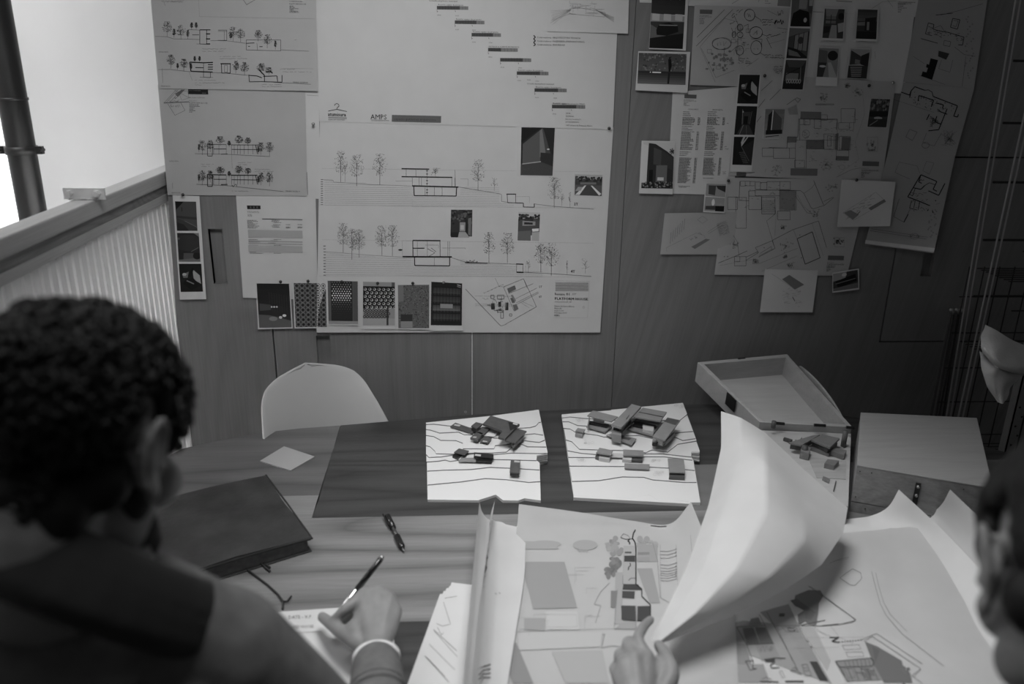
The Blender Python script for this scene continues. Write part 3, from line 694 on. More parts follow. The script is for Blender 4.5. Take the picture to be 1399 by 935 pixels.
for x, y, w_ in ((410, 630, 110), (415, 645, 60), (685, 617, 110), (690, 633, 70), (815, 668, 120), (815, 683, 140), (640, 832, 130)): i.scribble(rn, *c(x, y), w_ / k, 1.0, 85, 0, .25)
L([(640, 560), (645, 660)], .25, 90); L([(1205, 690), (1212, 860)], .5, 50); L([(195, 770), (197, 815)], .3)
i.obj('printed_drawing', s.t)

s = Sheet('drawing_sheet', 'white sheet with small dark heading strip and area table, above the pattern photos', 'drawing', [(322, 262), (431, 262), (434.5, 410), (332, 407)], 1, None, (0, 0, 0, .006), .003, GS)
i = s.ink(); k = 4.4545; c = lambda x, y: (220 + x / k, 255 + y / k)
i.fillq([c(522, 115), c(605, 116), c(606, 138), c(525, 138)], 30, 2)
for q in range(3): i.ell(*c(545 + q * 20, 127), 1.2, 1.5, fill=True, tone=90)
i.greek(rn, *c(525, 150), 16, .5, 70); i.text(*c(525, 160), 'PLATFORM HOUSE', 1.6, 45, wide=1.2)
for q in range(3): i.greek(rn, *c(527, 168 + q * 6), 6, .5, 70)
i.fillq([c(615, 195), c(860, 200), c(860, 204), c(615, 200)], 60, 2)
for q in range(30):
    y = 204 + q * 6.9
    if q in (8, 16, 21, 23): continue
    i.greek(rn, *c(524 + q * .5, y), rn.uniform(35, 88) / k, .7, 60, 0.01)
    if q % 4 != 3: i.greek(rn, *c(650 + rn.uniform(0, 40), y), 10, .7, 70, 0.01)
for a, b in ((265, 312), (330, 338), (345, 352), (360, 400)): i.fillq([c(530, a - 3), c(860, a + 4), c(862, b + 4), c(532, b - 3)], 168, 3)
for q in (230, 245, 250): i.greek(rn, *c(760, q), 6, .6, 70); i.greek(rn, *c(832, q), 6, .6, 70)
i.obj('printed_drawing', s.t)

# ---- big posters
s = Sheet('poster_sheet', 'large white project schedule poster with a staircase of grey timeline bars, above the section poster', 'poster', [(429, -60), (848, -60), (837.3, 177), (436.5, 166)], 2, None, (0, 0, .003, 0), .004, n=12)
i = s.ink(); k = 4.663; c = lambda x, y: (560 + x / k, y / k)
bars = [(172, 38, 372), (286, 130, 475), (393, 210, 580), (498, 305, 687), (575, 370, 773), (681, 455, 883), (794, 563, 999), (905, 668, 1117)]
tx = ['09:00', '10:30', '10:30', '15:30', '15:00', '17:00', '08:00', '', '09:00', '14:00', '11:00', '17:00', '10:00', '14:30', '17:00', '']
for q, (x, y, xe) in enumerate(bars):
    d = x + (xe - x) * (.44 if q == 3 else .73)
    i.fillq([c(x, y), c(d, y + 1), c(d, y + 24), c(x, y + 22)], 68, 3); i.fillq([c(d, y + 1), c(xe, y + 3), c(xe, y + 25), c(d, y + 24)], 125, 2)
    for j in range(1, 8): i.line([c(x + (d - x) * j / 8, y), c(x + (d - x) * j / 8, y + 23)], .3, 35)
    for j in range(1, 3 + 2 * (q == 3)): i.line([c(d + (xe - d) * j / (3 + 2 * (q == 3)), y + 2), c(d + (xe - d) * j / (3 + 2 * (q == 3)), y + 24)], .35, 60)
    i.line([c(x, y + 22), c(x + 2, y + 42)], .35, 40); i.line([c(x, y + 36), c(x + 7, y + 34)], .5, 30)
    i.text(*c(x + 2, y + 62), tx[2 * q], 2.4, 40)
    if q != 3: i.line([c(x + (xe - x) * .58, y + 30), c(x + (xe - x) * .58 + 3, y + 38)], .6, 30); i.text(*c(x + (xe - x) * .58, y + 66), tx[2 * q + 1], 2.4, 40)
    if q not in (3, 4): i.text(*c(x + 8, y - 4), 'Reunión equipo de proyecto' + (' FINAL' if q == 7 else ''), 3.0, 32)
i.text(*c(122, 9), 'Consulta arquitecto municipal', 3.2, 22); i.text(*c(746, 537), 'Consulta del arquitecto municipal', 2.7, 40)
i.text(*c(502, 301), 'ENTREGA A CLIENTE REUNIÓN 02', 2.7, 60); i.text(*c(908, 663), 'PROYECTO BÁSICO', 2.4, 35)
i.text(*c(745, 513), '16:00', 2.4, 40)
i.text(*c(995, 726), '30.04', 2.6, 15); i.text(*c(995, 744), 'ENTREGA', 2.4, 60); i.text(*c(991, 764), 'PROYECTO BÁSICO', 2.4, 60); i.text(*c(991, 781), 'AYUNTAMIENTO', 2.4, 60); i.text(*c(995, 803), '30% anexos de Proyecto Básico', 2.8, 20)
for q, t_ in enumerate(('Colaboradores: ARQUITECTURA TÉCNICA', 'Colaboradores: INGENIERÍA (PREPARATORIAS)', 'Colaboradores: SEGURIDAD')):
    y = 237 + q * 23; i.line([c(788, y - 12), c(800, y), c(788, y + 10)], 1.3, 20); i.text(*c(810, y + 6), t_, 3.2, 40)
k2 = 3.2535; c = lambda x, y: (430 + x / k2, y / k2)
i.line([c(88, 470), c(90, 464), c(98, 460), c(106, 464), c(108, 472), c(100, 479), c(98, 486), c(143, 496)], .8, 35); i.line([c(98, 486), c(60, 494)], .8, 35)
i.text(*c(58, 516), 'atumisura', 7.6, 15, wide=.82); i.text(*c(59, 516), 'atumisura', 7.6, 15, wide=.82)
i.line([c(60, 522), c(143, 524)], .5, 30); i.text(*c(60, 534), 'arquitectura interiorismo', 2.6, 30, wide=.85); i.line([c(60, 526.5), c(143, 528.5)], .25, 60)
i.text(*c(248, 530), 'AMPS', 9.8, 40, wide=.95); i.line([c(250, 533), c(330, 535)], .3, 60); i.greek(rn, *c(252, 536), 24, .4, 110)
i.fillq([c(343, 511), c(562, 516), c(561, 546), c(342, 541)], 98, 4); i.text(*c(352, 534), 'espacio gutiérrez arquitectos', 5.0, 55, wide=.98)
i.obj('printed_drawing', s.t)

s = Sheet('poster_sheet', 'large white poster of two hillside house sections marked 2T and 4T, under the schedule poster', 'poster', [(437, 164), (838, 174), (820, 454.5), (432.5, 454.5)], 1, None, (0, .002, .010, .012), .004, n=14)
i = s.ink(); k = 3.0171; c = lambda x, y: (430 + x / k, 160 + y / k); L = lambda pts, w=.4, t=60: i.line([c(*p) for p in pts], w, t)
for q in range(13): L([(40, 262 + q * 8.4), (75 if q < 1 else 405, 264 + q * 8.4 if q < 1 else 268 + q * 8.2)] if q > 2 or q == 0 else [(40, 262 + q * 8.4), (120 + q * 90, 264 + q * 8.4)], .22, 120)
for q in range(12): L([(600 - 200 * (q > 4), 290 + q * 7.2), (760 + (q > 8) * 60, 292 + q * 7.2)], .2, 128)
L([(25, 258), (75, 260), (78, 268), (230, 278), (405, 285)], .35, 80); L([(590, 288), (760, 316), (770, 320), (770, 348), (800, 352), (860, 355)], .45, 70); L([(905, 358), (980, 368), (1150, 380)], .45, 60)
for x, y, h, w_ in ((107, 268, 130, 62), (173, 285, 130, 66), (268, 280, 128, 66), (673, 303, 128, 66), (987, 375, 128, 66)): i.tree(rn, *c(x, y), h / k, w_ / k, 170, 48, .5)
for x, y, h, w_ in ((740, 305, 60, 40), (1052, 372, 62, 12), (1018, 366, 50, 30), (125, 268, 90, 40)): i.tree(rn, *c(x, y), h / k, w_ / k, 12, 100, .3)
L([(358, 213), (472, 215)], 1.6, 45); L([(358, 246), (567, 249)], 1.6, 45); L([(402, 284), (592, 289)], 1.8, 35); L([(408, 286), (410, 324), (583, 326), (585, 289)], 1.3, 45)
for x in (377, 417, 463): L([(x, 215), (x, 248)], .45, 60)
for x in (402, 430, 440, 463, 565, 578): L([(x, 250), (x, 286)], .45, 60)
for x in (455, 463, 493, 525): L([(x, 290), (x, 324)], .45, 60)
for yy in (222, 235, 262, 275, 300, 312): L([(459, yy), (467, yy)], 1.0, 60)
L([(480, 240), (490, 222), (500, 212), (518, 212)], .3, 90); L([(578, 217), (580, 285)], .4, 70); L([(333, 264), (402, 264)], .25, 110); L([(600, 255), (632, 255), (632, 285)], .25, 110)
i.tree(rn, *c(497, 246), 12, 10, 30, 80, .3)
L([(793, 319), (828, 319), (828, 354), (795, 353), (793, 319)], .7, 40); L([(790, 318), (830, 318)], 1.2, 40); L([(825, 354), (860, 355), (860, 371), (905, 372), (905, 357)], 1.1, 40); L([(830, 328), (885, 328), (885, 354)], .2, 110)
for q in range(12): L([(25, 258 + q * 9.4), (34, 258 + q * 9.4)], .8, 45)
i.text(*c(1068, 364), '2T', 5.2, 25); i.text(*c(1069, 364), '2T', 5.2, 25)
# lower section
for q in range(11): L([(45, 560 + q * 9), (405 if q > 1 else 120 + q * 130, 568 + q * 8.4)], .22, 120); L([(600 if q < 4 else 405, 588 + q * 6.6), (620 + q * 52 if q < 4 else 830 + (q > 6) * 110, 590 + q * 6.8)], .2, 125)
L([(45, 555), (230, 570), (365, 578)], .35, 75); L([(565, 580), (620, 598), (715, 602), (830, 607)], .45, 65); L([(860, 640), (960, 645), (1140, 657)], .45, 60)
for x, y, h, w_ in ((117, 560, 122, 60), (153, 588, 130, 56), (183, 580, 115, 56), (277, 570, 122, 66), (320, 572, 125, 66), (718, 600, 124, 60), (794, 602, 124, 66), (932, 640, 120, 58), (975, 655, 135, 72)): i.tree(rn, *c(x, y), h / k, w_ / k, 170, 46, .5)
for x, y, h, w_ in ((1040, 652, 66, 12), (1115, 645, 62, 45), (880, 640, 50, 30)): i.tree(rn, *c(x, y), h / k, w_ / k, 12, 100, .3)
L([(404, 509), (518, 510)], 1.7, 40); L([(404, 509), (405, 575)], 1.1, 45); L([(516, 510), (517, 575)], .7, 50); L([(405, 541), (452, 541)], 1.3, 45); L([(362, 576), (565, 577)], 2.0, 32); L([(411, 578), (412, 612), (556, 614), (556, 578)], 1.3, 42)
L([(465, 543), (495, 560), (470, 575)], .5, 70); L([(480, 540), (500, 556)], .6, 70); L([(455, 528), (510, 528), (510, 541)], .3, 90)
for x in (423, 464, 493, 548, 555): L([(x, 512 if x != 493 else 580), (x, 576 if x != 493 else 612)], .35, 70)
L([(525, 540), (620, 540), (620, 545)], .3, 80); L([(358, 510), (404, 510)], .2, 110); L([(360, 510), (362, 575)], .2, 110)
i.ell(*c(353, 548), 3, 1.2, fill=True, tone=60); L([(620, 601), (712, 603)], 1.3, 45); i.scribble(rn, *c(625, 594), 16, 3, 40, .02, .6)
L([(830, 606), (860, 607)], 1.4, 35); L([(832, 640), (860, 641)], 1.6, 35); L([(832, 607), (832, 640)], .5); L([(858, 607), (858, 640)], .5); L([(870, 612), (870, 640)], .2, 110)
for q in range(11): L([(36, 532 + q * 12), (45, 532 + q * 12)], .8, 45)
i.text(*c(1055, 642), '4T', 5.2, 25); i.text(*c(1056, 642), '4T', 5.2, 25)
L([(30, 212), (1180, 226)], .15, 140); L([(15, 362), (1160, 376)], .15, 145); L([(30, 506), (1150, 520)], .15, 140); L([(18, 655), (1140, 660)], .15, 140)
# site plan
k3 = 6.6619; c = lambda x, y: (630 + x / k3, 360 + y / k3)
L([(40, 235), (360, 570)], .5, 45); L([(360, 570), (385, 565), (685, 395), (568, 140), (385, 215), (480, 430)], .45, 60); L([(310, 135), (345, 210), (400, 215)], .3, 90)
L([(430, 275), (655, 185)], .4, 60); L([(480, 330), (690, 225)], .35, 70); L([(500, 360), (700, 260)], .35, 70); L([(510, 372), (705, 270)], .35, 70); L([(568, 140), (600, 225)], .4, 60)
i.poly([c(418, 230), c(488, 200), c(500, 235), c(432, 270)], 105); i.poly([c(447, 318), c(475, 308), (c(490, 358)), c(465, 362)], 105); i.poly([c(470, 380), c(505, 370), c(522, 415), c(485, 437)], 115); i.poly([c(450, 290), c(470, 285), c(500, 340), c(490, 350)], 140)
for a, b, d, e in ((275, 365, 305, 418), (340, 352, 362, 395), (402, 360, 428, 425), (270, 290, 300, 320), (330, 290, 390, 325), (330, 425, 385, 445), (360, 445, 385, 500), (440, 460, 462, 480)):
    L([(a, b), (d, b), (d, e), (a, e), (a, b)], .6, 40)
i.poly([c(275, 368), c(300, 366), c(305, 416), c(278, 418)], 55); i.poly([c(342, 353), c(360, 352), c(362, 392), c(343, 395)], 50); i.poly([c(410, 362), c(425, 362), c(428, 424), c(405, 424)], 55)
for q in range(26): x, y = rn.uniform(262, 430), rn.uniform(285, 440); L([(x, y), (x + rn.uniform(-40, 40), y)], rn.choice((.3, .7)), 60); L([(x, y), (x, y + rn.uniform(-30, 30))], .4, 60)
for y in (297, 370, 385): L([(125, y), (480, y + 5)], .25, 110)
for q in range(6): i.ell(*c(410 + q * 43, 553 - q * 25), .4, .6, fill=True, tone=70); i.ell(*c(210 + q * 34, 270 - q * 15), .5, .5, w=.25, tone=80)
L([(210, 270), (385, 190)], .25, 100); i.scribble(rn, *c(190, 325), 10, 3, 120, 0, .3); L([(530, 350), (620, 405)], .25, 110); L([(560, 350), (660, 395)], .25, 110)
i.text(*c(708, 222), '2T', 4, 50); i.text(*c(706, 314), '4T', 4, 50)
L([(855, 160), (1170, 165)], .2, 130)
for q in range(9): L([(858, 178 + q * 9), (1160, 180 + q * 9)], .5 if q % 3 else .8, 135)
i.text(*c(852, 290), 'house 01', 5, 25, wide=1.15); i.text(*c(853, 290), 'house 01', 5, 25, wide=1.15); L([(1010, 290), (1022, 270)], .3, 60); L([(1022, 290), (1034, 270)], .3, 60); L([(1034, 290), (1046, 270)], .3, 60)
i.text(*c(851, 332), 'PLATFORM HOUSE', 5.0, 20, wide=1.08); i.text(*c(853, 332), 'PLATFORM HOUSE', 5.0, 20, wide=1.08); i.text(*c(850, 355), 'cross section 2T_4T', 2.8, 50)
for q, t_ in enumerate(('Nueva de Sierra Blanca', 'Marbella', 'scale 1:100', 'February 2010')): i.text(*c(848, 396 + q * 20), t_, 2.9, 35)
i.text(*c(845, 481), 'AMPS', 3.2, 25); i.text(*c(846, 481), 'AMPS', 3.2, 25); i.ell(*c(1115, 400), 1.2, 1.5, w=.25, tone=130); L([(840, 495), (1150, 497), (1170, 165)], .15, 150)
i.obj('printed_drawing', s.t)

s = Sheet('drawing_sheet', 'white sheet with faint perspective sketch, over the top right corner of the schedule poster', 'drawing', [(751, -60), (861, -60), (858, 46), (748, 43)], 4, None, (0, 0, .004, .002), .002, GS)
i = s.ink(); c = lambda x, y: (560 + x / 4.663, y / 4.663)
for q in range(26):
    x, y = rn.uniform(1015, 1190), rn.uniform(20, 90); i.line([c(x, y), c(x + rn.uniform(20, 70), y + rn.uniform(-3, 8))], .25, 105); i.line([c(x, y), c(x, y + rn.uniform(-30, 30))], .22, 115)
for q in range(9): i.line([c(1030, 60), c(900 + rn.uniform(-10, 10), 70 + q * 11)], .18, 130); i.line([c(1180, 60), c(1300, 110 + q * 4)], .2, 125)
i.line([c(1010, 88), c(1240, 108), c(1245, 80), c(1030, 40)], .3, 90); i.line([c(900, 130), c(1015, 90)], .2, 120)
i.obj('printed_drawing', s.t)

# ---- photos on the poster and left of it
photo('tall strip of three dark interior pictures hanging left of the recessed handle', [(235.7, 267), (272.3, 268), (281.7, 409), (245.8, 409.5)],
      [zz([(85, 90), (213, 92), (222, 270), (97, 270)], 220, 255, 4.4545), zz([(97, 282), (230, 283), (240, 458), (108, 458)], 220, 255, 4.4545), zz([(108, 470), (245, 470), (255, 640), (120, 642)], 220, 255, 4.4545)],
      [d_room, d_bowl, d_chairs], 4, curl=(0, 0, .006, .004), name='photo_strip')
GR = 'row of six pattern photos along the poster bottom'
o_ = (340, 370, 4.372)
RW = [('first pattern photo from the left, dark ceiling of a hall with small round lamps', [(40, 70), (245, 72), (262, 345), (55, 350)], [(46, 76), (240, 78), (255, 338), (62, 342)], d_ceiling, 5),
      ('second pattern photo from the left, dense dark lattice of small circles', [(262, 68), (465, 70), (470, 343), (273, 345)], [(268, 74), (460, 75), (465, 336), (280, 338)], d_lattice, 6),
      ('third pattern photo from the left, light dots fading down a dark panel', [(465, 55), (655, 60), (655, 328), (470, 326)], [(470, 60), (650, 64), (652, 320), (476, 318)], d_perf, 7),
      ('fourth pattern photo from the left, bold black screen of round holes', [(678, 60), (875, 65), (877, 350), (672, 350)], [(682, 66), (872, 70), (872, 327), (681, 327)], d_screen, 6),
      ('fifth pattern photo from the left, speckled stone wall with a bench', [(885, 82), (1082, 80), (1082, 352), (888, 350)], [(890, 86), (1077, 84), (1077, 344), (893, 344)], d_stone, 7),
      ('sixth pattern photo from the left, dark shelves with vertical slats', [(1087, 62), (1280, 72), (1277, 358), (1080, 360)], [(1090, 66), (1274, 76), (1272, 328), (1086, 326)], d_shelves, 8)]
for lb, q, pq, d, ly in RW: photo(lb, zz(q, *o_), zz(pq, *o_), d, ly, GR, curl=(.0, .002, .005, .003))
z4 = (430, 160, 3.0171); z3 = (850, 0, 4.996); z3b = (850, 100, 5.18); z5 = (890, 230, 4.513); z2 = (1060, 0, 4.127)
photo('tall photo of a light beam on a dark wall, upper right of section poster', zz([(834, 38), (996, 40), (986, 245), (832, 242)], *z4), zz([(852, 42), (990, 44), (980, 242), (848, 240)], *z4), d_lightwall, 3)
photo('small photo of a water channel avenue beside the 2T mark, right edge of the poster', zz([(1068, 230), (1193, 234), (1189, 337), (1064, 331)], *z4), zz([(1073, 236), (1186, 239), (1183, 326), (1071, 322)], *z4), d_avenue, 3)
photo('small photo of an arched courtyard passage above the lower section drawing', zz([(560, 379), (670, 381), (666, 502), (557, 500)], *z4), zz([(562, 382), (650, 383), (648, 498), (559, 496)], *z4), d_court, 3)
photo('small photo of a house behind a pale pool, below the tall light-beam photo', zz([(838, 389), (946, 393), (940, 515), (835, 512)], *z4), zz([(840, 392), (929, 394), (924, 511), (836, 509)], *z4), d_house, 3)

# ---- right cluster
s = Sheet('drawing_sheet', 'strip of white sheet at the top edge behind the car interior photo', 'drawing', [(870, -40), (936, -40), (932, 4.5), (874, 3.5)], 0, group=GS)
i = s.ink(); i.line([(878, -20), (900, -18)], .4, 80); i.obj('printed_drawing', s.t)
s = Sheet('drawing_sheet', 'top edge drawing sheet with faint plan lines just above the bubble sketch plan', 'drawing', [(940, -60), (1092, -60), (1086, 14), (940, 8)], 2, None, group=GS)
i = s.ink(); i.line([(1000, 5), (1016, -4)], .4, 70); i.line([(1036, 3), (1040, -8)], .4, 90)
for q in range(5): i.greek(rn, 1045, -8 + q * 3, rn.uniform(4, 9), .6, 70)
i.poly([(1064, -10), (1082, -10), (1080, 9), (1062, 8)], 130); i.obj('printed_drawing', s.t)
s = Sheet('drawing_sheet', 'plan sheet covered with hand-drawn bubbles and scribbled notes, upper right cluster', 'drawing', [(949, 7), (1094, 11), (1080, 121), (942.6, 116)], 3, m_trace, (0, 0, 0, .004), .002, GS, 10)
i = s.ink(); c = lambda x, y: (850 + x / 4.996, y / 4.996); L = lambda pts, w=.4, t=60: i.line([c(*p) for p in pts], w, t)
i.fillq([c(530, 65), c(617, 67), c(613, 96), (c(530, 94))], 95, 2); i.greek(rn, *c(530, 104), 12, .5, 60); i.text(*c(528, 118), 'PLATFORM HOUSE', 2.0, 45)
for q in range(4): i.greek(rn, *c(528, 126 + q * 11), rn.uniform(4, 9), .7, 70)
L([(510, 255), (700, 65)], .5, 55); L([(505, 315), (755, 65)], .5, 60); L([(530, 320), (700, 125), (790, 150)], .3, 90); L([(540, 330), (640, 530), (765, 480)], .35, 80); L([(530, 320), (635, 560)], .3, 90)
for cx, cy, rx, ry in ((870, 103, 36, 40), (806, 187, 20, 22), (915, 222, 45, 40), (805, 238, 20, 20), (764, 237, 13, 22), (680, 297, 65, 40), (915, 325, 38, 48), (803, 345, 26, 32)):
    for q in range(2): i.ell(*c(cx + rn.uniform(-2, 2), cy + rn.uniform(-2, 2)), rx / 5, ry / 5, .45, 22, rn.uniform(-.15, .15))
    i.scribble(rn, *c(cx - rx * .5, cy), rx / 5, ry / 6, 75, 0, .3)
for p in ([(905, 110), (945, 135), (950, 150)], [(790, 165), (775, 130), (765, 105)], [(755, 215), (745, 190)], [(950, 232), (985, 245)], [(940, 360), (975, 380)], [(700, 335), (690, 400)], [(800, 378), (795, 410)], [(830, 180), (860, 165), (860, 225)], [(880, 265), (955, 268), (950, 320)], [(790, 260), (790, 310), (740, 355)], [(985, 260), (1020, 330)]): L(p, .45, 35)
for x, y, w_, sl in ((955, 135, 80, 0), (955, 152, 75, 0), (960, 170, 55, 0), (735, 165, 35, -.5), (745, 110, 55, -.9), (750, 125, 75, -.9), (985, 245, 40, -.3), (990, 262, 130, -.35), (975, 375, 120, .03), (980, 392, 130, .03), (690, 408, 75, 0), (695, 424, 60, 0), (695, 440, 65, 0), (800, 398, 65, 0), (795, 415, 80, .03), (790, 430, 100, .03), (1035, 455, 65, 0), (1030, 470, 80, 0), (1035, 485, 60, 0), (1045, 498, 50, 0), (820, 305, 50, 0), (825, 290, 20, .5)): i.scribble(rn, *c(x, y), w_ / 5, 1.9, 22, sl, .5)
i.scribble(rn, *c(1035, 150), 14, 7, 20, 0, .8); i.scribble(rn, *c(1060, 90), 8, 8, 40, 0, .5)
for x, y in ((595, 350), (657, 460), (760, 280), (860, 210)): L([(x - 14, y - 12), (x + 14, y - 12), (x + 14, y + 12), (x - 14, y + 12), (x - 14, y - 12)], .35, 90)
for q in range(30): x, y = rn.uniform(560, 760), rn.uniform(330, 480); i.ell(*c(x, y), rn.uniform(1, 3), rn.uniform(1, 2.5), fill=True, tone=rn.choice((118, 128)), n=7)
for q in range(22): x, y = rn.uniform(740, 860), rn.uniform(170, 360); L([(x, y), (x + rn.uniform(8, 40), y)], .3, 80); L([(x, y), (x, y + rn.uniform(8, 40))], .3, 80)
L([(990, 70), (1060, 105)], .35, 80); L([(1060, 190), (1130, 200)], .4, 60); L([(1000, 300), (1110, 270)], .3, 100); L([(850, 455), (930, 400)], .3, 80)
i.obj('printed_drawing', s.t)

s = Sheet('drawing_sheet', 'long plan sheet behind the four small photos at the upper right', 'drawing', [(1100, 16), (1249, 22), (1235, 128), (1085, 122)], 2, None, group=GS)
i = s.ink(); i.line([(1195, 70), (1196, 80)], .3, 110); i.dots(rn, 20, 1200, 1240, 40, 110, .3, 125); i.obj('printed_drawing', s.t)
s = Sheet('drawing_sheet', 'sheet along the top edge with a small block of lettering at its right end', 'drawing', [(1104, -60), (1264, -60), (1255, 23.5), (1100, 15)], 3, None, group=GS)
i = s.ink(); c = lambda x, y: (1060 + x / 4.127, y / 4.127)
for q in range(6): i.greek(rn, *c(688, 10 + q * 11), (24, 11, 8, 12, 5, 4)[q], .8, 55)
i.text(*c(688, 22), 'PLATFORM HOUSE', 2.2, 40); i.line([c(540, 50), c(600, 10), c(680, 5)], .3, 110); i.line([c(340, 5), c(430, 10)], .8, 110); i.line([c(630, 0), c(660, 40)], .3, 110); i.obj('printed_drawing', s.t)

s = Sheet('drawing_sheet', 'two-column area list sheet below the standing figure photo', 'drawing', [(919, 126), (1014, 118), (1002, 267), (911.5, 264.5)], 2, None, (0, 0, 0, .002), .002, GS)
i = s.ink(); c = lambda x, y: (850 + x / 5.18, 100 + y / 5.18)
i.fillq([c(441, 150), c(527, 153), c(525, 180), c(440, 178)], 95, 2); i.greek(rn, *c(437, 188), 14, .5, 60); i.text(*c(436, 201), 'PLATFORM HOUSE', 2.0, 45)
for q in range(4): i.greek(rn, *c(436, 206 + q * 7), rn.uniform(3, 8), .6, 70)
i.text(*c(465, 260), 'CONCURSO', 2.6, 40); i.text(*c(640, 264), 'PROPUESTA', 2.6, 40)
for x0, dx in ((432, -.082), (608, -.09)):
    for a, b, st in ((272, 290, 14), (298, 304, 14), (312, 362, 7), (375, 405, 12), (412, 540, 7.4), (556, 590, 12), (598, 775 if x0 < 500 else 722, 7.0)):
        y = a
        while y < b:
            x = x0 + (y - 270) * dx
            i.greek(rn, *c(x, y), (rn.uniform(60, 92) if st < 10 else rn.uniform(40, 80)) / 5.18, .75, 65, .02)
            if st < 10: i.greek(rn, *c(x + 108, y + 2), 3.4, .75, 75)
            y += st
for x, y in ((740, 356), (725, 520), (728, 535), (710, 700), (712, 713)): i.scribble(rn, *c(x, y), 5, 1.2, 50, 0, .4)
i.greek(rn, *c(398, 798), 16, .6, 80); i.greek(rn, *c(402, 806), 10, .6, 80); i.greek(rn, *c(572, 742), 15, .6, 80); i.obj('printed_drawing', s.t)

def plan_bits(i, c, boxes, t=60, w=.4):
    for a, b, d, e in boxes: i.line([c(a, b), c(d, b), c(d, e), c(a, e)], w, t, True)
s = Sheet('drawing_sheet', 'large floor plan sheet with grey terraces in the middle of the right cluster', 'drawing', [(1012, 100), (1224, 112), (1205, 249), (995, 240)], 4, m_trace, (0, 0, 0, 0), .002, GS, 10)
i = s.ink(); c = lambda x, y: (1040 + x / 3.897, 110 + y / 3.897); L = lambda pts, w=.4, t=60: i.line([c(*p) for p in pts], w, t)
for q in ([(210, 165), (320, 168), (318, 205), (208, 204)], [(243, 318), (332, 320), (330, 365), (241, 363)], [(157, 468), (300, 470), (298, 508), (155, 506)], [(395, 285), (412, 280), (408, 370), (392, 368)], [(430, 300), (475, 302), (470, 370), (426, 368)], [(398, 402), (465, 404), (463, 424), (396, 422)], [(140, 300), (190, 300), (188, 330), (138, 330)]): i.fillq([c(*p) for p in q], 108, 2)
plan_bits(i, c, [(205, 205, 260, 235), (225, 207, 232, 235), (282, 207, 318, 255), (318, 183, 352, 212), (334, 285, 388, 367), (352, 295, 372, 350), (425, 150, 500, 225), (412, 225, 470, 260), (415, 298, 475, 370), (400, 372, 466, 425), (182, 318, 240, 465), (178, 425, 230, 465), (65, 360, 150, 415), (150, 360, 182, 415), (5, 360, 65, 405), (243, 320, 332, 365), (205, 205, 405, 318), (290, 125, 386, 130)], 52, .45)
L([(40, 357), (137, 360), (140, 300), (195, 302), (200, 205), (405, 210), (400, 262)], .6, 45); L([(500, 150), (490, 265), (470, 268)], .4, 60); i.ell(*c(238, 285), 5, 5.5, .35, 60); i.ell(*c(236, 285), 2.6, 3, .3, 60, n=3)
for q in range(90): x, y = rn.uniform(200, 500), rn.uniform(190, 460); L([(x, y), (x + rn.uniform(4, 16), y)], .35, 75)
for x, y, r_ in ((80, 480, 30), (345, 450, 32), (590, 345, 28), (515, 65, 30), (460, 25, 16), (330, 90, 26)):
    for q in range(26): a = rn.uniform(0, 6.28); d = rn.random() * r_; i.ell(*c(x + d * math.cos(a), y + d * math.sin(a)), rn.uniform(.4, 1.3), rn.uniform(.4, 1.2), .25, rn.choice((60, 85, 100)), n=6)
L([(-15, 215), (50, 160), (175, 65)], .0, 90); L([(0, 55), (60, 0)], .5, 60); L([(45, 105), (110, 40)], .5, 60); L([(-60, 270), (0, 190)], .5, 60); L([(-60, 200), (20, 100)], .5, 60); L([(135, 130), (190, 92), (210, 100), (195, 118), (180, 100)], .5, 50)
for q in range(24): L([(142 + q * 2, 150 - q), (150 + q * 2, 182)], .18, 115)
L([(400, 515), (480, 475), (530, 465)], .35, 70); L([(410, 500), (520, 420), (500, 330), (550, 180), (540, 60)], .2, 110); i.ell(*c(430, 462), 4, 3, .25, 100)
i.fillq([c(540, 430), c(628, 433), c(626, 457), c(538, 455)], 95, 2); i.text(*c(534, 470), 'house 01 ///', 2.0, 60); i.text(*c(534, 482), 'PLATFORM HOUSE', 2.7, 35)
for q in range(5): i.greek(rn, *c(533, 487 + q * 7), (12, 11, 4, 5, 3)[q], .7, 60)
plan_bits(i, c, [(565, 302, 620, 378)], 110, .25); i.scribble(rn, *c(570, 370), 10, 2, 40, 0, .5)
L([(20, 490), (25, 470)], .3); i.fillq([(1006.5, 234.5), (1019.5, 235.8), (1019, 241), (1006, 240)], 85, 2); L([(-130, 500), (-35, 490)], 0.5, 50)
i.text(*c(230, 178), 'A', 1.5, 60); i.obj('printed_drawing', s.t)

s = Sheet('drawing_sheet', 'large lower floor plan sheet with a long winged building and a pool outline', 'drawing', [(993, 243), (1189, 246), (1157, 377), (976, 375.5)], 5, m_trace, (0, 0, 0, .003), .002, GS, 10)
i = s.ink(); c = lambda x, y: (890 + x / 4.513, 230 + y / 4.513); L = lambda pts, w=.4, t=60: i.line([c(*p) for p in pts], w, t)
plan_bits(i, c, [(548, 80, 578, 110), (578, 80, 608, 108), (608, 82, 640, 108), (640, 85, 672, 130), (672, 88, 712, 132), (712, 82, 792, 135), (792, 82, 856, 132), (640, 135, 790, 170), (600, 172, 678, 255), (680, 178, 762, 282), (790, 138, 892, 258), (778, 264, 855, 318), (470, 178, 530, 255), (512, 545, 583, 602), (512, 545, 545, 575), (520, 180, 585, 370)], 52, .5)
L([(545, 80), (540, 198), (600, 200), (600, 140), (640, 138)], .6, 45); L([(790, 135), (920, 138), (940, 155), (985, 245), (1000, 250), (1030, 240), (1065, 230), (1125, 180)], .5, 50); L([(1000, 75), (1062, 228)], .6, 45); L([(940, 155), (990, 120), (1010, 90)], .35, 70); L([(1062, 205), (1120, 178)], .5, 45)
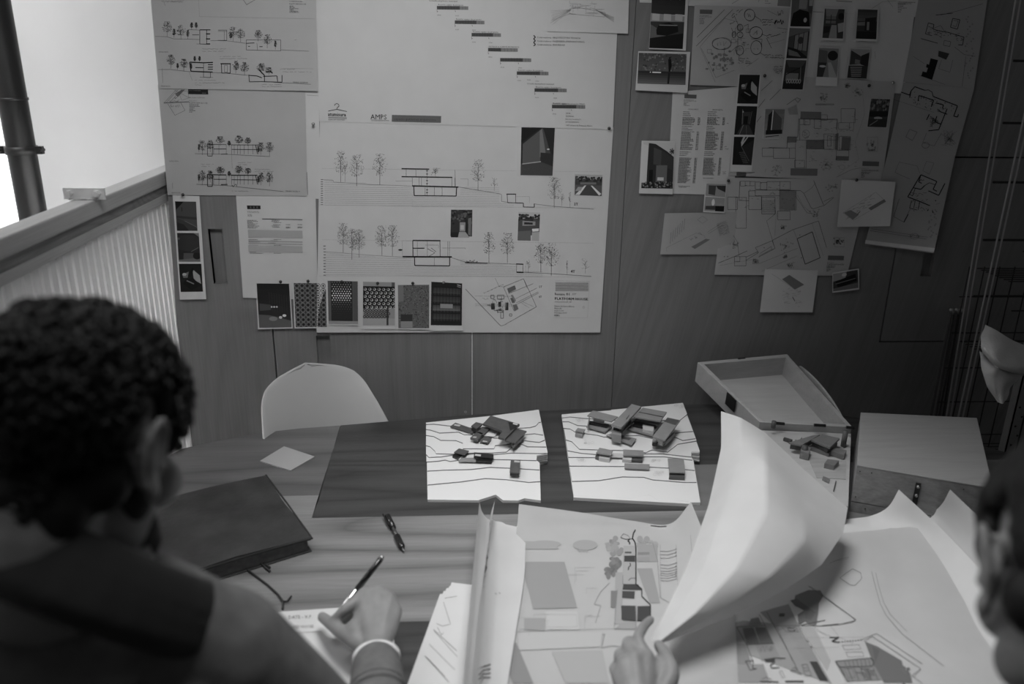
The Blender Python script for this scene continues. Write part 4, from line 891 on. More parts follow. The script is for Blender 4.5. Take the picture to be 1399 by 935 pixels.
L([(760, 190), (765, 280), (710, 325), (762, 495)], .4, 60); L([(412, 585), (512, 545), (590, 510)], .6, 60); L([(583, 568), (660, 520), (640, 490), (745, 447), (762, 495), (660, 548)], .5, 50); L([(583, 548), (655, 515)], .5, 50); L([(665, 540), (750, 495)], .3); L([(670, 525), (740, 482), (740, 505)], .4)
L([(745, 445), (870, 380), (1030, 325), (1080, 490)], .55, 50); L([(898, 435), (992, 392), (1040, 552), (948, 592), (898, 435)], .9, 32); L([(875, 380), (900, 440)], .3, 90); L([(990, 340), (1060, 540)], .25, 110)
L([(660, 590), (870, 505), (900, 495)], .3, 95); L([(680, 635), (900, 540)], .3, 110); L([(420, 600), (640, 560)], .25, 100); L([(505, 415), (530, 455), (540, 540)], .4, 60); L([(880, 160), (960, 275), (1000, 280)], .4, 60); L([(900, 165), (935, 230), (985, 278), (1000, 300)], .3, 80); L([(770, 280), (760, 420)], .25, 110); i.fillq([c(792, 140), c(890, 142), c(886, 256), c(788, 254)], 128, 3)
for q in range(11): L([(684, 200 + q * 7), (758, 200 + q * 7)], .3, 90)
for q in range(50): x, y = rn.uniform(545, 880), rn.uniform(85, 250); L([(x, y), (x + rn.uniform(3, 14), y)], .4, 65)
for x, y, r_ in ((1110, 110, 38), (860, 600, 25), (815, 365, 18), (830, 480, 45), (510, 470, 30), (1020, 280, 30), (640, 575, 20), (825, 545, 12)):
    for q in range(24): a = rn.uniform(0, 6.28); d = rn.random() * r_; i.ell(*c(x + d * math.cos(a), y + d * math.sin(a)), rn.uniform(.4, 1.3), rn.uniform(.4, 1.2), .25, rn.choice((70, 95)), n=6)
for q in range(24): a = rn.uniform(0, 6.28); d = rn.random() * 32; i.ell(*c(1150 + d * math.cos(a), 450 + d * math.sin(a)), .9, .7, .4, 35, n=6)
plan_bits(i, c, [(1130, 428, 1188, 485)], 110, .25)
i.fillq([c(1090, 538), c(1188, 541), c(1185, 568), c(1087, 566)], 95, 2); i.text(*c(1083, 584), 'house 01 ///', 2.0, 60); i.text(*c(1083, 596), 'PLATFORM HOUSE', 2.7, 35)
for q in range(5): i.greek(rn, *c(1080, 602 + q * 7.5), (12, 11, 5, 6, 4)[q], .7, 60)
for x, y in ((450, 545), (470, 545), (925, 552), (915, 412), (978, 265), (695, 490)): i.ell(*c(x, y), .7, .7, fill=True, tone=30, n=6)
i.obj('printed_drawing', s.t)

s = Sheet('drawing_sheet', 'landscape sheet with faint diagonal sketch on the left of the lower floor plan', 'drawing', zz([(82, 278), (527, 270), (505, 532), (54, 531)], *z5), 6, paper_mat('thin_tracing', .6, .3, .22), (.003, 0, 0, .006), .002, GS)
i = s.ink(); i.ell(*c(315, 318), 7, 5, .25, 90, n=4); i.poly([c(245, 485), c(335, 435), c(362, 440), c(268, 498)], 118); i.line([c(95, 515), c(92, 490), c(275, 400), c(325, 415), c(330, 430)], .25, 100); i.line([c(345, 395), c(430, 340)], .3, 90); i.line([c(350, 405), c(440, 350)], .3, 90)
for q in range(13): i.scribble(rn, *c(402 + q * 1.5, 345 + q * 6), 14, 1.2, 95, -.35, .25)
for q in range(7): i.line([c(115 + q * 14, 465 - q * 14), c(122 + q * 14, 395 - q * 14)], .35, 90)
for x, y in ((235, 440), (265, 425), (290, 405)): i.scribble(rn, *c(x, y), 5, 4, 65, 0, .35)
i.obj('printed_drawing', s.t)
s = Sheet('drawing_sheet', 'curled white sheet with an isometric block sketch, right of the lower floor plan', 'drawing', zz([(428, 528), (715, 540), (685, 776), (404, 781)], 1040, 110, 3.897), 8, None, (0, .01, .016, .018), .003, GS)
i = s.ink(); c2 = lambda x, y: (1040 + x / 3.897, 110 + y / 3.897); i.poly([c2(570, 680), c2(655, 632), c2(664, 645), c2(585, 692)], 125); i.line([c2(435, 705), c2(490, 745), c2(664, 645), c2(610, 595), c2(435, 705)], .25, 105)
for q in range(30): x, y = rn.uniform(450, 580), 0; y = 720 - (x - 450) * .6 + rn.uniform(-20, 22); i.line([c2(x, y), c2(x + rn.uniform(8, 30), y - rn.uniform(3, 15))], .3, 95)
i.line([c2(505, 720), c2(527, 697)], .8, 55); i.poly([c2(440, 705), c2(475, 690), c2(520, 715), c2(488, 742)], 135); i.obj('printed_drawing', s.t)
s = Sheet('drawing_sheet', 'white sheet hanging lowest in the right cluster with two faint grey isometric shapes', 'drawing', zz([(700, 622), (1028, 630), (993, 889), (669, 888)], *z5), 7, None, (0, 0, .008, .008), .003, GS)
i = s.ink(); i.poly([c(805, 685), c(850, 658), c(942, 718), c(885, 748)], 118); i.line([c(740, 650), c(885, 748)], .25, 105); i.line([c(870, 795), c(885, 820)], 1.0, 70)
for q in range(34): x, y = rn.uniform(800, 920), rn.uniform(745, 850); i.line([c(x, y), c(x + rn.uniform(8, 26), y + rn.uniform(-14, 6))], .22, 112)
i.obj('printed_drawing', s.t)

photo('tall photo of a dark car-shaped lounge under a starry ceiling, top of the right cluster', [(892, -30), (942, -30), (937, 69.5), (886.6, 67)], [(892, -30), (938.5, -30), (932.7, 67), (887, 65.5)], d_carscene, 4)
photo('photo of a standing dark figure in an empty hall, left edge of the right cluster', zz([(110, 350), (465, 354), (446, 634), (90, 616)], *z3), zz([(114, 360), (440, 370), (432, 580), (104, 570)], *z3), d_man, 5, curl=(0, 0, .004, .006))
photo('photo of a tall gabled building left of the area list', zz([(138, 478), (376, 482), (357, 857), (119, 851)], *z3b), zz([(150, 488), (370, 488), (357, 818), (135, 815)], *z3b), d_barn, 5, curl=(0, 0, .004, .006))
photo('vertical strip of three interior pictures right of the bubble sketch plan', [(1083, -20), (1115, -20), (1097.5, 124), (1067, 122)], [zz([(1160, -20), (1310, -20), (1287, 182), (1147, 180)], *z3), zz([(1143, 190), (1283, 195), (1262, 400), (1120, 398)], *z3), zz([(1118, 408), (1258, 412), (1232, 612), (1092, 608)], *z3)], [d_kitchen, d_glassroom, d_loft], 6, name='photo_strip')
photo('vertical strip of three dark pictures with chairs, corridor and stairs beside the area list', zz([(826, 4), (985, 8), (917, 700), (763, 698)], *z3b), [zz([(832, 10), (975, 12), (957, 217), (814, 215)], *z3b), zz([(812, 232), (957, 235), (937, 438), (793, 436)], *z3b), zz([(792, 450), (937, 452), (915, 652), (779, 648)], *z3b)], [d_chairs, d_corridor, d_stairs], 6, name='photo_strip')
photo('small photo of a tall wedge-shaped building on the floor plan', zz([(1012, 252), (1156, 254), (1136, 468), (996, 467)], *z3b), zz([(1014, 254), (1153, 256), (1134, 462), (1000, 462)], *z3b), d_tower, 6)
GF = 'group of four small photos at the upper right'
for lb, q, pq, d in (('upper left of the four small photos, a bright patio between trees', [(272, 43), (392, 48), (382, 230), (256, 225)], [(276, 48), (388, 52), (378, 218), (262, 214)], d_pa),
                     ('upper right of the four small photos, a dark house at dusk', [(460, 48), (582, 50), (574, 234), (447, 230)], [(463, 52), (574, 55), (566, 222), (451, 218)], d_pb),
                     ('lower left of the four small photos, path beside tree, white lower margin', [(240, 266), (358, 271), (345, 488), (224, 483)], [(244, 270), (355, 274), (344, 438), (230, 433)], d_pc),
                     ('lower right of the four small photos, a courtyard with a striped floor', [(418, 272), (534, 276), (513, 447), (399, 442)], [(421, 275), (531, 279), (511, 444), (402, 439)], d_pd)):
    photo(lb, zz(q, *z2), zz(pq, *z2), d, 6, GF, curl=(0, 0, .003, .003))
photo('small dark river photo at the right edge of the floor plan', zz([(582, 94), (690, 97), (669, 254), (562, 250)], 1040, 110, 3.897), zz([(585, 97), (687, 100), (666, 250), (565, 247)], 1040, 110, 3.897), d_river, 6)
photo('small photo of a vase on a ledge between the area list and the lower plan', zz([(333, 90), (465, 93), (451, 277), (319, 271)], *z5), zz([(340, 95), (460, 98), (447, 268), (325, 262)], *z5), d_vase, 7, curl=(0, 0, .003, .003))
photo('small tilted photo at the lower right corner of the lower floor plan', zz([(1116, 645), (1279, 619), (1282, 747), (1116, 768)], *z5), zz([(1120, 652), (1272, 626), (1276, 738), (1120, 760)], *z5), d_tilt, 8, curl=(.002, .002, .004, .003))

# long hanging sheets at the right
m_grey_sheet = paper_mat('greyish_plan_paper', 0.40, .15)
s = Sheet('drawing_sheet', 'grey plan sheet at the top right with a small dark solid building shape', 'drawing', [(1262, -40), (1355, -40), (1330.6, 121), (1234, 112)], 3, m_grey_sheet, (0, .006, .010, 0), .002, GS)
i = s.ink(); c = lambda x, y: (1240 + x / 3.893, y / 3.893); L = lambda pts, w=.4, t=50: i.line([c(*p) for p in pts], w, t)
i.poly([c(122, 310), c(162, 320), c(130, 425), c(72, 405), c(80, 380), c(100, 385), c(108, 362), c(98, 358), c(102, 340), c(114, 344)], 12)
L([(240, 98), (278, 105), (265, 155), (228, 145), (240, 98)], .9, 15); L([(245, 108), (268, 112), (258, 142), (238, 136)], .5, 40)
L([(110, 122), (140, 130), (135, 155), (170, 165), (215, 172), (300, 198), (292, 240), (270, 238)], .9, 18); L([(110, 122), (95, 180), (130, 190)], .8, 20); L([(110, 140), (135, 150)], .6, 25)
for q in range(40): x = rn.uniform(100, 290); y = 150 + (x - 100) * .25 + rn.uniform(-12, 30); L([(x, y), (x + rn.uniform(4, 14), y + rn.uniform(-8, 8))], .5, 30)
L([(140, 150), (175, 135), (195, 165)], .4, 50); L([(195, 215), (230, 222), (224, 248), (190, 240), (195, 215)], .5, 45); i.poly([c(165, 270), c(222, 285), c(205, 318), c(162, 300)], 60); L([(175, 80), (260, 60), (400, 20)], .4, 55); L([(150, 80), (240, 70)], .8, 30); L([(70, 205), (160, 230)], 1.0, 75)
L([(250, 250), (300, 290), (360, 300)], .4, 50); L([(180, 320), (165, 365), (225, 385), (240, 320)], .35, 60); L([(30, 300), (90, 340)], .3, 60); L([(310, 300), (290, 460)], .4, 60)
for q in range(26): i.ell(*c(330 + rn.uniform(-25, 20), 90 + q * 13), .9, .9, .3, 55, n=6)
i.line([c(60, 400), c(200, 450)], .3, 55); i.obj('printed_drawing', s.t)
def wplan(i, c, pts, w=1.3, t=8):
    for p in pts: i.line([c(*q) for q in p], w, t)
s = Sheet('drawing_sheet', 'upper half of the long hanging plan, heavy black walls with a curved bay', 'drawing', [(1234.5, 112.5), (1331, 121), (1305, 213), (1214.5, 203)], 4, m_grey_sheet, (0, .010, .014, 0), .001, GS)
i = s.ink(); c = lambda x, y: (1040 + x / 3.897, 110 + y / 3.897)
wplan(i, c, [[(745, 62), (790, 78), (798, 55), (818, 33), (850, 45), (870, 52)], [(915, 85), (1045, 135), (1025, 190), (1045, 195), (1050, 180)], [(835, 110), (840, 80), (918, 105), (905, 140)], [(798, 55), (790, 92)], [(990, 150), (945, 262), (890, 268)], [(950, 165), (990, 180)], [(935, 190), (925, 220), (955, 232)], [(895, 180), (880, 210)], [(930, 120), (970, 130), (965, 150)]])
i.line([c(870, 52), c(890, 50), c(910, 62), c(915, 85)], .9, 15)
for q in range(60): x = rn.uniform(800, 1030); y = 75 + (x - 800) * .33 + rn.uniform(-20, 45); i.line([c(x, y), c(x + rn.uniform(-10, 10), y + rn.uniform(-8, 12))], .55, 28)
for q in range(16): i.line([c(910 + rn.uniform(-20, 20), 190 + rn.uniform(0, 60)), c(915 + rn.uniform(-20, 30), 190 + rn.uniform(0, 60))], .45, 30)
i.line([c(790, 260), c(770, 300), c(805, 320), c(830, 275), c(790, 260)], .4, 50); i.line([c(700, 100), c(920, 170)], .25, 60); i.line([c(880, 280), c(860, 330), c(920, 350), c(960, 280)], .35, 55); i.ell(*c(875, 345), 5, 4, .4, 50)
for q in range(24): i.line([c(950 + rn.uniform(0, 80), 260 + rn.uniform(0, 90)), c(965 + rn.uniform(0, 80), 265 + rn.uniform(0, 90))], .25, 65)
i.obj('printed_drawing', s.t)
s = Sheet('drawing_sheet', 'lower half of the long hanging plan, black stepped walls above a white bottom margin', 'drawing', [(1214.5, 203), (1305, 213), (1275.6, 346), (1182, 333.5)], 4, m_grey_sheet, (0, .014, .05, .008), .002, GS)
i = s.ink()
wplan(i, c, [[(780, 620), (850, 502), (935, 538), (915, 580), (935, 590)], [(890, 588), (945, 612), (978, 548)], [(780, 620), (845, 645), (900, 668), (885, 695)], [(905, 680), (915, 705)], [(782, 712), (760, 755)], [(812, 572), (850, 580), (870, 560)], [(850, 502), (838, 540), (855, 548)]])
wplan(i, c, [[(820, 575), (805, 615), (790, 605)], [(870, 560), (895, 545), (925, 555)], [(845, 645), (835, 690)], [(800, 640), (790, 680), (830, 690)], [(820, 640), (812, 680)]], .8, 18)
for q in range(40): x = rn.uniform(790, 880); y = rn.uniform(590, 700); i.line([c(x, y), c(x + rn.uniform(-12, 12), y + rn.uniform(-8, 8))], .5, 30)
i.scribble(rn, *c(843, 530), 7, 3, 15, .2, .6); i.line([c(735, 435), c(830, 455), c(845, 495)], .3, 60); i.line([c(735, 435), c(712, 490), c(790, 525)], .3, 60); i.line([c(880, 430), c(920, 440), c(895, 500), c(860, 480), c(880, 430)], .3, 60); i.line([c(735, 630), c(705, 725), c(760, 755), c(790, 690)], .5, 40)
i.line([c(585, 790), c(885, 835)], .35, 60); i.line([c(580, 800), c(880, 845)], .35, 60); i.line([c(930, 660), c(1000, 640)], .3, 60); i.ell(*c(815, 830), 6, 4, .3, 55); i.scribble(rn, *c(795, 825), 12, 5, 45, .1, .3)
for q in range(20): i.ell(*c(915 + rn.uniform(-28, 18), 690 + q * 7.5), .9, .8, .3, 60, n=6)
i.ell(*c(928, 640), .8, .8, fill=True, tone=15)
i.fillq([c(556, 850), c(925, 893), c(918, 914), c(553, 868)], 205, 4); i.obj('printed_drawing', s.t)

# ---- push pins
m_pin = base_mat('dark_pin_head', 0.03, .25); m_pinl = base_mat('steel_pin_head', 0.35, .25, metal=.7)
first = None
PINS = [(428, 169.5, .012, 1, 'dark round pin between the left drawing sheets and the posters'), (832, 175.5, .012, 0, 'pin at the right edge joining the two large posters'), (250, 266, .014, 0, 'pin above the tall strip of three dark pictures'),
        (383.5, 385, .014, 0, 'pin at the top of the first pattern photo'), (421, 384, .014, 0, 'pin at the top of the second pattern photo'), (467, 385, .014, 0, 'pin at the top of the third pattern photo'), (516, 387, .014, 0, 'pin at the top of the fourth pattern photo'),
        (564, 387, .014, 0, 'pin at the top of the fifth pattern photo'), (606, 386, .014, 1, 'pin at the top of the sixth pattern photo'), (1044.5, 103.5, .012, 0, 'dark pin between the bubble sketch plan and the three picture strip'), (995, 247, .013, 0, 'dark pin at the top left corner of the lower floor plan'),
        (1170, 246, .017, 0, 'dark pin holding the curled isometric sketch sheet'), (1187, 117, .010, 0, 'dark pin above the small dark river photo'), (1219.5, 113, .010, 1, 'grey pin left of the long hanging plan')]
for x, y, off, kd, lb in PINS:
    t = thing('push_pin', lb, 'pin', wy(x, y, YW - off), 'push pins on the cupboard wall')
    b = Vector(t.location)
    if first is None:
        h = MB().ball(b + Vector((0, -.002, 0)), .0046, 12, (1, .8, 1)).obj('pin_head', m_pinl, t, smooth=True); f0 = h; b0 = b
        n_ = MB().tube([b, b + Vector((0, .012, 0))], .0008, 6).obj('pin_shaft', m_pinl, t); n0 = n_; first = t
    else:
        for src_ in (f0, n0):
            o = src_.copy(); C.objects.link(o); o.parent = t
            if not kd and src_ is f0: o.data = (bpy.data.meshes.get('dark_head') or None) or o.data
    if kd == 0 and t is not None and not bpy.data.meshes.get('dark_head'):
        hd = [o for o in t.children if o.name.startswith('pin_head')]
        src_m = f0.data.copy(); src_m.name = 'dark_head'; src_m.materials.clear(); src_m.materials.append(m_pin)
        for o in C.objects:
            if o.parent is t and o.name.startswith('pin_head'): o.data = src_m
# ================================================================ TABLE
T = lambda x, y, z=ZT: tz(x, y, z)
edge_px = [(250, 613), (300, 602), (357, 591.5), (410, 585.5), (465, 581.5), (530, 576), (590, 571.5), (645, 567), (705, 563.5), (770, 560), (830, 557.5), (880, 555), (925, 553), (962, 552.5), (1010, 554), (1060, 557), (1110, 562), (1165, 570), (1230, 580), (1300, 594), (1345, 610)]
E_ = [T(*p)[:2] for p in edge_px]
NEAR = .93
outline = [(-.742, NEAR), (-.742, 1.88), (-.735, 1.93)] + [tuple(e) for e in E_] + [(1.62, 1.70), (1.64, 1.3), (1.60, NEAR)]
m_oakD = wood_mat('table_oak_light', 0.195, 0.48, rot=(0, math.radians(90), 0), fine=(90, 90, 3), broad=7, stretch=.10, rough=.42, spec=.45, dist=4, axis='Y', mixw=.55)
m_oakA = wood_mat('table_oak_slanted', 0.12, 0.42, rot=(0, math.radians(90), math.radians(-52)), fine=(90, 90, 3), broad=9, stretch=.08, rough=.42, dist=3, axis='Y', mixw=.55)
m_walB = wood_mat('table_walnut', 0.052, 0.42, rot=(0, math.radians(90), 0), fine=(80, 80, 2), broad=12, stretch=.05, rough=.36, spec=.5, dist=3, axis='Y', mixw=.55)
m_oakC = wood_mat('table_oak_grey', 0.16, 0.10, rot=(0, math.radians(90), 0), fine=(120, 120, 20), broad=6, stretch=.3, rough=.5, axis='Y', mixw=.55)
m_darkrim = base_mat('table_edge_dark', 0.03, .5)
tab_ = thing('table', 'large wooden meeting table with a curved back edge and inlaid veneer fields', 'table', (.4, 1.5, 0))
MB().prism([(x, y, ZT - .034) for x, y in outline], (0, 0, .030)).obj('tabletop', m_darkrim, tab_)
def panel(pts, mat):
    z0 = ZT - .0039
    MB().prism([(x, y, z0) for x, y in pts], (0, 0, .0039)).obj('veneer_panel', mat, tab_)
def shrink(pts, d=.0006):
    c = np.mean(np.array(pts), axis=0); return [tuple(np.array(p) + (c - np.array(p)) / np.linalg.norm(c - np.array(p)) * d) for p in pts]
t2 = lambda x, y: tuple(T(x, y)[:2])
i465 = edge_px.index((465, 581.5)); i1300 = edge_px.index((1300, 594))
yA = t2(437, 677)[1]; yD = t2(430, 708)[1]; xA = t2(437, 677)[0]
y850 = t2(545, 850)[1]
xB = t2(465, 581.5)[0]
panel(shrink([(-.741, yA), (-.741, 1.88), (-.734, 1.93)] + [tuple(e) for e in E_[:i465 + 1]] + [(xA, yA)]), m_oakA)
yC = t2(947, 635)[1]; xC = t2(947, 635)[0]; xC2 = t2(962, 709)[0]
panel(shrink([(xB, yD), (xB, E_[i465][1])] + [tuple(e) for e in E_[i465 + 1:i1300 + 1]] + [(E_[i1300][0], yC), (xC, yC), (xC2 - .03, yD)]), m_walB)
panel(shrink([(xC2 - .03, yD), (xC, yC), (1.45, yC), (1.45, yD)]), m_oakC)
panel(shrink([(-.741, y850), (-.741, yA), (xA, yA), (xB, yD), (xC2 - .03, yD), (1.45, yD), (1.45, y850)]), m_oakD)
panel(shrink([(-.741, NEAR + .001), (-.741, y850), (1.59, y850), (1.59, NEAR + .001)]), m_walB)
panel([(1.451, y850 + .001), (1.451, yC), (E_[i1300][0] + .001, yC), (E_[i1300][0] + .001, E_[i1300][1] - .002)] + [tuple(e) for e in E_[i1300 + 1:]] + [(1.615, 1.70), (1.635, 1.3), (1.62, y850 + .001)], m_walB)
m_leg = base_mat('black_steel', 0.03, .4, metal=.5)
leg0 = MB().box(-.60, -.54, 1.05, 1.11, 0, ZT - .0341).obj('leg', m_leg, tab_)
for dx, dy in ((2.05, 0), (.1, .72), (1.75, .75)):
    o = leg0.copy(); C.objects.link(o); o.parent = tab_; o.location = (leg0.location[0] + dx, leg0.location[1] + dy, leg0.location[2])

# ================================================================ CHAIR
m_shell = base_mat('white_plastic', 0.52, .4, spec=.4, var=.03, vscale=6)
ch = thing('shell_chair', 'white moulded shell chair with a rounded back standing behind the table', 'chair', (-.40, 2.02, 0))
def shell():
    prof = [(.235, .885, .165), (.222, .85, .178), (.205, .80, .196), (.185, .74, .216), (.165, .68, .232), (.15, .62, .24), (.135, .56, .243), (.11, .50, .243), (.06, .455, .24), (-.02, .44, .238), (-.10, .445, .236), (-.17, .455, .232), (-.205, .445, .225)]
    nu, nv = 24, 48; vs = []
    P = np.array(prof); tt = np.concatenate([np.linspace(0, 1, 25) ** 2.2 * 1.9, np.linspace(1.9, len(P) - 1, nv - 23)[1:]])
    for j, t in enumerate(tt):
        a = int(min(t, len(P) - 2)); f = t - a
        y, z, w_ = P[a] * (1 - f) + P[a + 1] * f
        top = min(1, t / 1.9); w_ *= (1 - (1 - top) ** 2.3) ** (1 / 2.3) if top < 1 else 1
        w_ = max(w_, .02)
        for i in range(nu + 1):
            u = -1 + 2 * i / nu
            back = 1 if z > .5 else 0
            cu = .085 * abs(u) ** 2.2 * min(1, t / 4) if t < 8 else .05 * abs(u) ** 2.5
            if t < 7: vs.append((w_ * u, y - cu * 1.0, z - .012 * u * u * max(0, 1 - t / 3)))
            elif t > 9: vs.append((w_ * u, y, z + cu * .9))
            else:
                k = (t - 7) / 2; vs.append((w_ * u, y - .085 * abs(u) ** 2.2 * (1 - k), z + .045 * abs(u) ** 2.5 * k))
    fs = [(j * (nu + 1) + i, j * (nu + 1) + i + 1, (j + 1) * (nu + 1) + i + 1, (j + 1) * (nu + 1) + i) for j in range(nv) for i in range(nu)]
    return vs, fs
vs, fs = shell()
CHA = math.radians(33)
def chp(p):
    x, y, z = p; c_, s_ = math.cos(CHA), math.sin(CHA)
    x *= .81; return (-.305 + x * c_ - y * s_, 2.005 + x * s_ + y * c_, z)
o = mesh_obj('seat_shell', [chp(v) for v in vs], fs, m_shell, ch, smooth=True)
md = o.modifiers.new('t', 'SOLIDIFY'); md.thickness = .006; md.offset = 1
md = o.modifiers.new('b', 'BEVEL'); md.width = .002; md.segments = 2
m_legw = wood_mat('chair_leg_wood', .3, .2)
for sx in (-1, 1):
    for sy in (-1, 1):
        MB().tube([chp((sx * .11, sy * .10, .43)), chp((sx * .2, sy * .2, 0.0))], [.012, .009], 10).obj('leg', m_legw, ch, smooth=True)
MB().tube([chp((-.13, -.12, .40)), chp((.13, .12, .40))], .004, 6).tube([chp((.13, -.12, .40)), chp((-.13, .12, .40))], .004, 6).obj('stretcher', m_leg, ch)

# ================================================================ SITE MODELS
m_card = base_mat('white_card', 0.68, .75, spec=.2)
m_cut_shade = base_mat('card_cut_edge_shaded', 0.22, .8)  # greyer cut edge, with the shade of the risers put into the colour
m_dk = base_mat('dark_grey_acrylic', 0.09, .35, spec=.4, var=.15, vscale=60)
m_dk2 = base_mat('black_acrylic', 0.018, .3)
m_mid = base_mat('grey_card', 0.24, .6, var=.06, vscale=50)
m_lt = base_mat('light_grey_card', 0.5, .6)
def slab(name, q, z, th, mat, par, c):
    """flat piece whose TOP face passes through the photo points q at level z"""
    pts = [T(*c(*p), z) for p in q]
    return MB().prism(pts, (0, 0, -th)).obj(name, mat, par)
def terrain(par, c, tl, contours, right_ext, base_poly, z0, st):
    # base board, then one board for the ground behind every contour
    MB().prism([T(*c(*p), z0) for p in base_poly], (0, 0, -(z0 - ZT - .0005))).obj('base_board', m_card, par)
    for k, (ct, ext) in enumerate(zip(contours, right_ext)):
        z1 = z0 + (k + 1) * st
        MB().prism([T(*c(*p), z1) for p in list(ct) + ext + tl], (0, 0, -st + .00005)).obj('terrain_layer', m_card, par)
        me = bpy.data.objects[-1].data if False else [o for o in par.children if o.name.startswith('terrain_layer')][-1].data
        me.materials.append(m_cut_shade)
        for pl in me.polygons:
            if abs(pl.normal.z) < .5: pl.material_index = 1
c = lambda x, y: (570 + x / 6.232, 550 + y / 6.232)
ma = thing('site_model', 'smaller white contour model with dark flat roofs, left of the two on the table', 'model', T(660, 640))
ct = [[(90, 700), (360, 675), (580, 645), (760, 655), (950, 678), (1045, 672)],
      [(85, 582), (230, 574), (460, 568), (620, 550), (800, 558), (1040, 572)],
      [(78, 505), (180, 498), (240, 488), (280, 500), (350, 490), (500, 490), (650, 483), (780, 486), (1015, 493)],
      [(75, 440), (100, 465), (200, 462), (300, 446), (490, 432), (650, 443), (800, 428), (1015, 432)],
      [(75, 365), (110, 375), (150, 412), (160, 434), (300, 438), (490, 428), (645, 428), (760, 420), (800, 385), (870, 345), (940, 375), (1098, 377)],
      [(75, 278), (140, 288), (200, 320), (330, 322), (388, 345), (390, 392), (655, 392), (662, 365), (750, 358), (790, 350), (860, 316), (900, 322), (1040, 338), (1085, 318)],
      [(75, 228), (110, 232), (190, 258), (350, 250), (400, 272), (560, 275), (660, 302), (860, 290), (930, 270), (1000, 264), (1072, 276)],
      [(75, 185), (140, 182), (250, 195), (420, 213), (600, 222), (870, 217), (960, 212), (1010, 198), (1035, 168), (1052, 168)]]
e1 = [(1036, 62), (620, 116)]; tl = [(75, 172)]
ext = [[(1043, 515), (1015, 493), (1108, 440), (1110, 425)] + e1, [(1043, 515), (1015, 493), (1108, 440), (1110, 425)] + e1, [(1015, 480), (1108, 440), (1110, 425)] + e1, [(1108, 432), (1110, 425)] + e1, e1, e1, e1, e1]
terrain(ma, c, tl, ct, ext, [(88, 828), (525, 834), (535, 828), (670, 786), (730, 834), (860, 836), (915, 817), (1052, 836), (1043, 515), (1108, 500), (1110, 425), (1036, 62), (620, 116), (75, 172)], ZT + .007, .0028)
zt = ZT + .007 + 8 * .0028
for k in range(4): slab('wall_strip', [(1018, 452 + k * 14), (1108, 436 + k * 17), (1108, 446 + k * 17), (1018, 462 + k * 14)], ZT + .024 - k * .004, .003, m_mid, ma, c)
B = [('roof', [(625, 112), (872, 185), (820, 235), (745, 312), (690, 295), (725, 243), (560, 182)], .022, .006, m_dk), ('roof', [(500, 168), (560, 182), (510, 222), (460, 200)], .014, .004, m_dk), ('roof', [(325, 172), (495, 232), (470, 262), (280, 205)], .003, .003, m_dk),
     ('roof', [(555, 205), (625, 218), (560, 275), (505, 255)], .008, .004, m_dk), ('roof', [(510, 248), (560, 262), (515, 322), (452, 300)], .008, .006, m_dk), ('roof', [(570, 290), (635, 302), (600, 345), (530, 328)], .003, .003, m_dk),
     ('roof', [(850, 222), (932, 245), (830, 345), (748, 325)], .016, .003, m_dk), ('block', [(800, 325), (915, 262), (905, 290), (815, 370)], .012, .009, m_dk2), ('block', [(470, 205), (540, 222), (505, 250), (462, 222)], .009, .008, m_dk2),
     ('terrace', [(600, 225), (700, 245), (660, 290), (565, 285)], .001, .0008, m_card), ('dark_slot', [(775, 165), (868, 186), (845, 215), (790, 240)], .0225, .0004, m_dk2),
     ('roof', [(355, 392), (442, 412), (400, 448), (312, 425)], -.002, .0018, m_dk), ('block', [(325, 425), (380, 440), (345, 475), (300, 455)], -.008, .006, m_dk2),
     ('pool', [(370, 475), (500, 470), (500, 508), (350, 505)], -.011, .001, m_mid), ('roof', [(485, 425), (650, 440), (650, 475), (482, 462)], -.0025, .004, m_dk2), ('block', [(500, 480), (636, 482), (635, 505), (500, 500)], -.008, .003, m_dk2),
     ('roof', [(797, 488), (880, 492), (870, 600), (787, 595)], -.001, .003, m_dk), ('block', [(800, 495), (875, 497), (866, 600), (790, 598)], -.0045, .009, m_dk2), ('small_plate', [(828, 495), (875, 500), (873, 512), (825, 508)], -.0006, .0003, m_lt)]
for nm, q, dz, th, mt in B: slab(nm, q, zt + dz, th, mt, ma, c)
for q in ([(320, 185), (370, 192), (360, 205), (312, 196)], [(480, 290), (508, 292), (500, 302), (472, 299)], [(560, 325), (600, 330), (594, 338), (556, 334)], [(818, 172), (858, 182), (850, 195), (812, 184)], [(495, 440), (545, 445), (540, 460), (490, 453)]): slab('small_plate', q, zt + (.0228 if q[0][0] == 818 else .0035 if q[0][0] == 320 else .0085 if q[0][0] == 480 else .0035 if q[0][0] == 560 else -.002), .0003, m_lt, ma, c)

c = lambda x, y: (760 + x / 5.843, 540 + y / 5.843)
mb_ = thing('site_model', 'larger white contour model with tiered grey slab houses, right on the table', 'model', T(860, 640))
ct = [[(125, 687), (340, 680), (530, 650), (700, 654), (770, 674), (1020, 694), (1118, 695)],
      [(105, 564), (540, 567), (745, 572), (890, 580), (1103, 599)],
      [(95, 494), (320, 497), (530, 497), (710, 490), (860, 490), (1085, 517)],
      [(90, 442), (200, 462), (320, 472), (530, 480), (700, 467), (850, 467), (1078, 492)],
      [(76, 355), (125, 370), (185, 430), (320, 435), (560, 440), (715, 458), (740, 445), (765, 436), (890, 452), (970, 390), (1120, 364)],
      [(56, 262), (110, 268), (155, 295), (330, 318), (380, 332), (560, 322), (660, 320), (770, 345), (945, 332), (1010, 360), (1112, 345)],
      [(48, 210), (100, 210), (170, 240), (245, 245), (500, 262), (760, 300), (940, 302), (1060, 290), (1092, 288)],
      [(45, 180), (110, 172), (240, 185), (600, 205), (900, 200), (985, 200), (1045, 152)]]
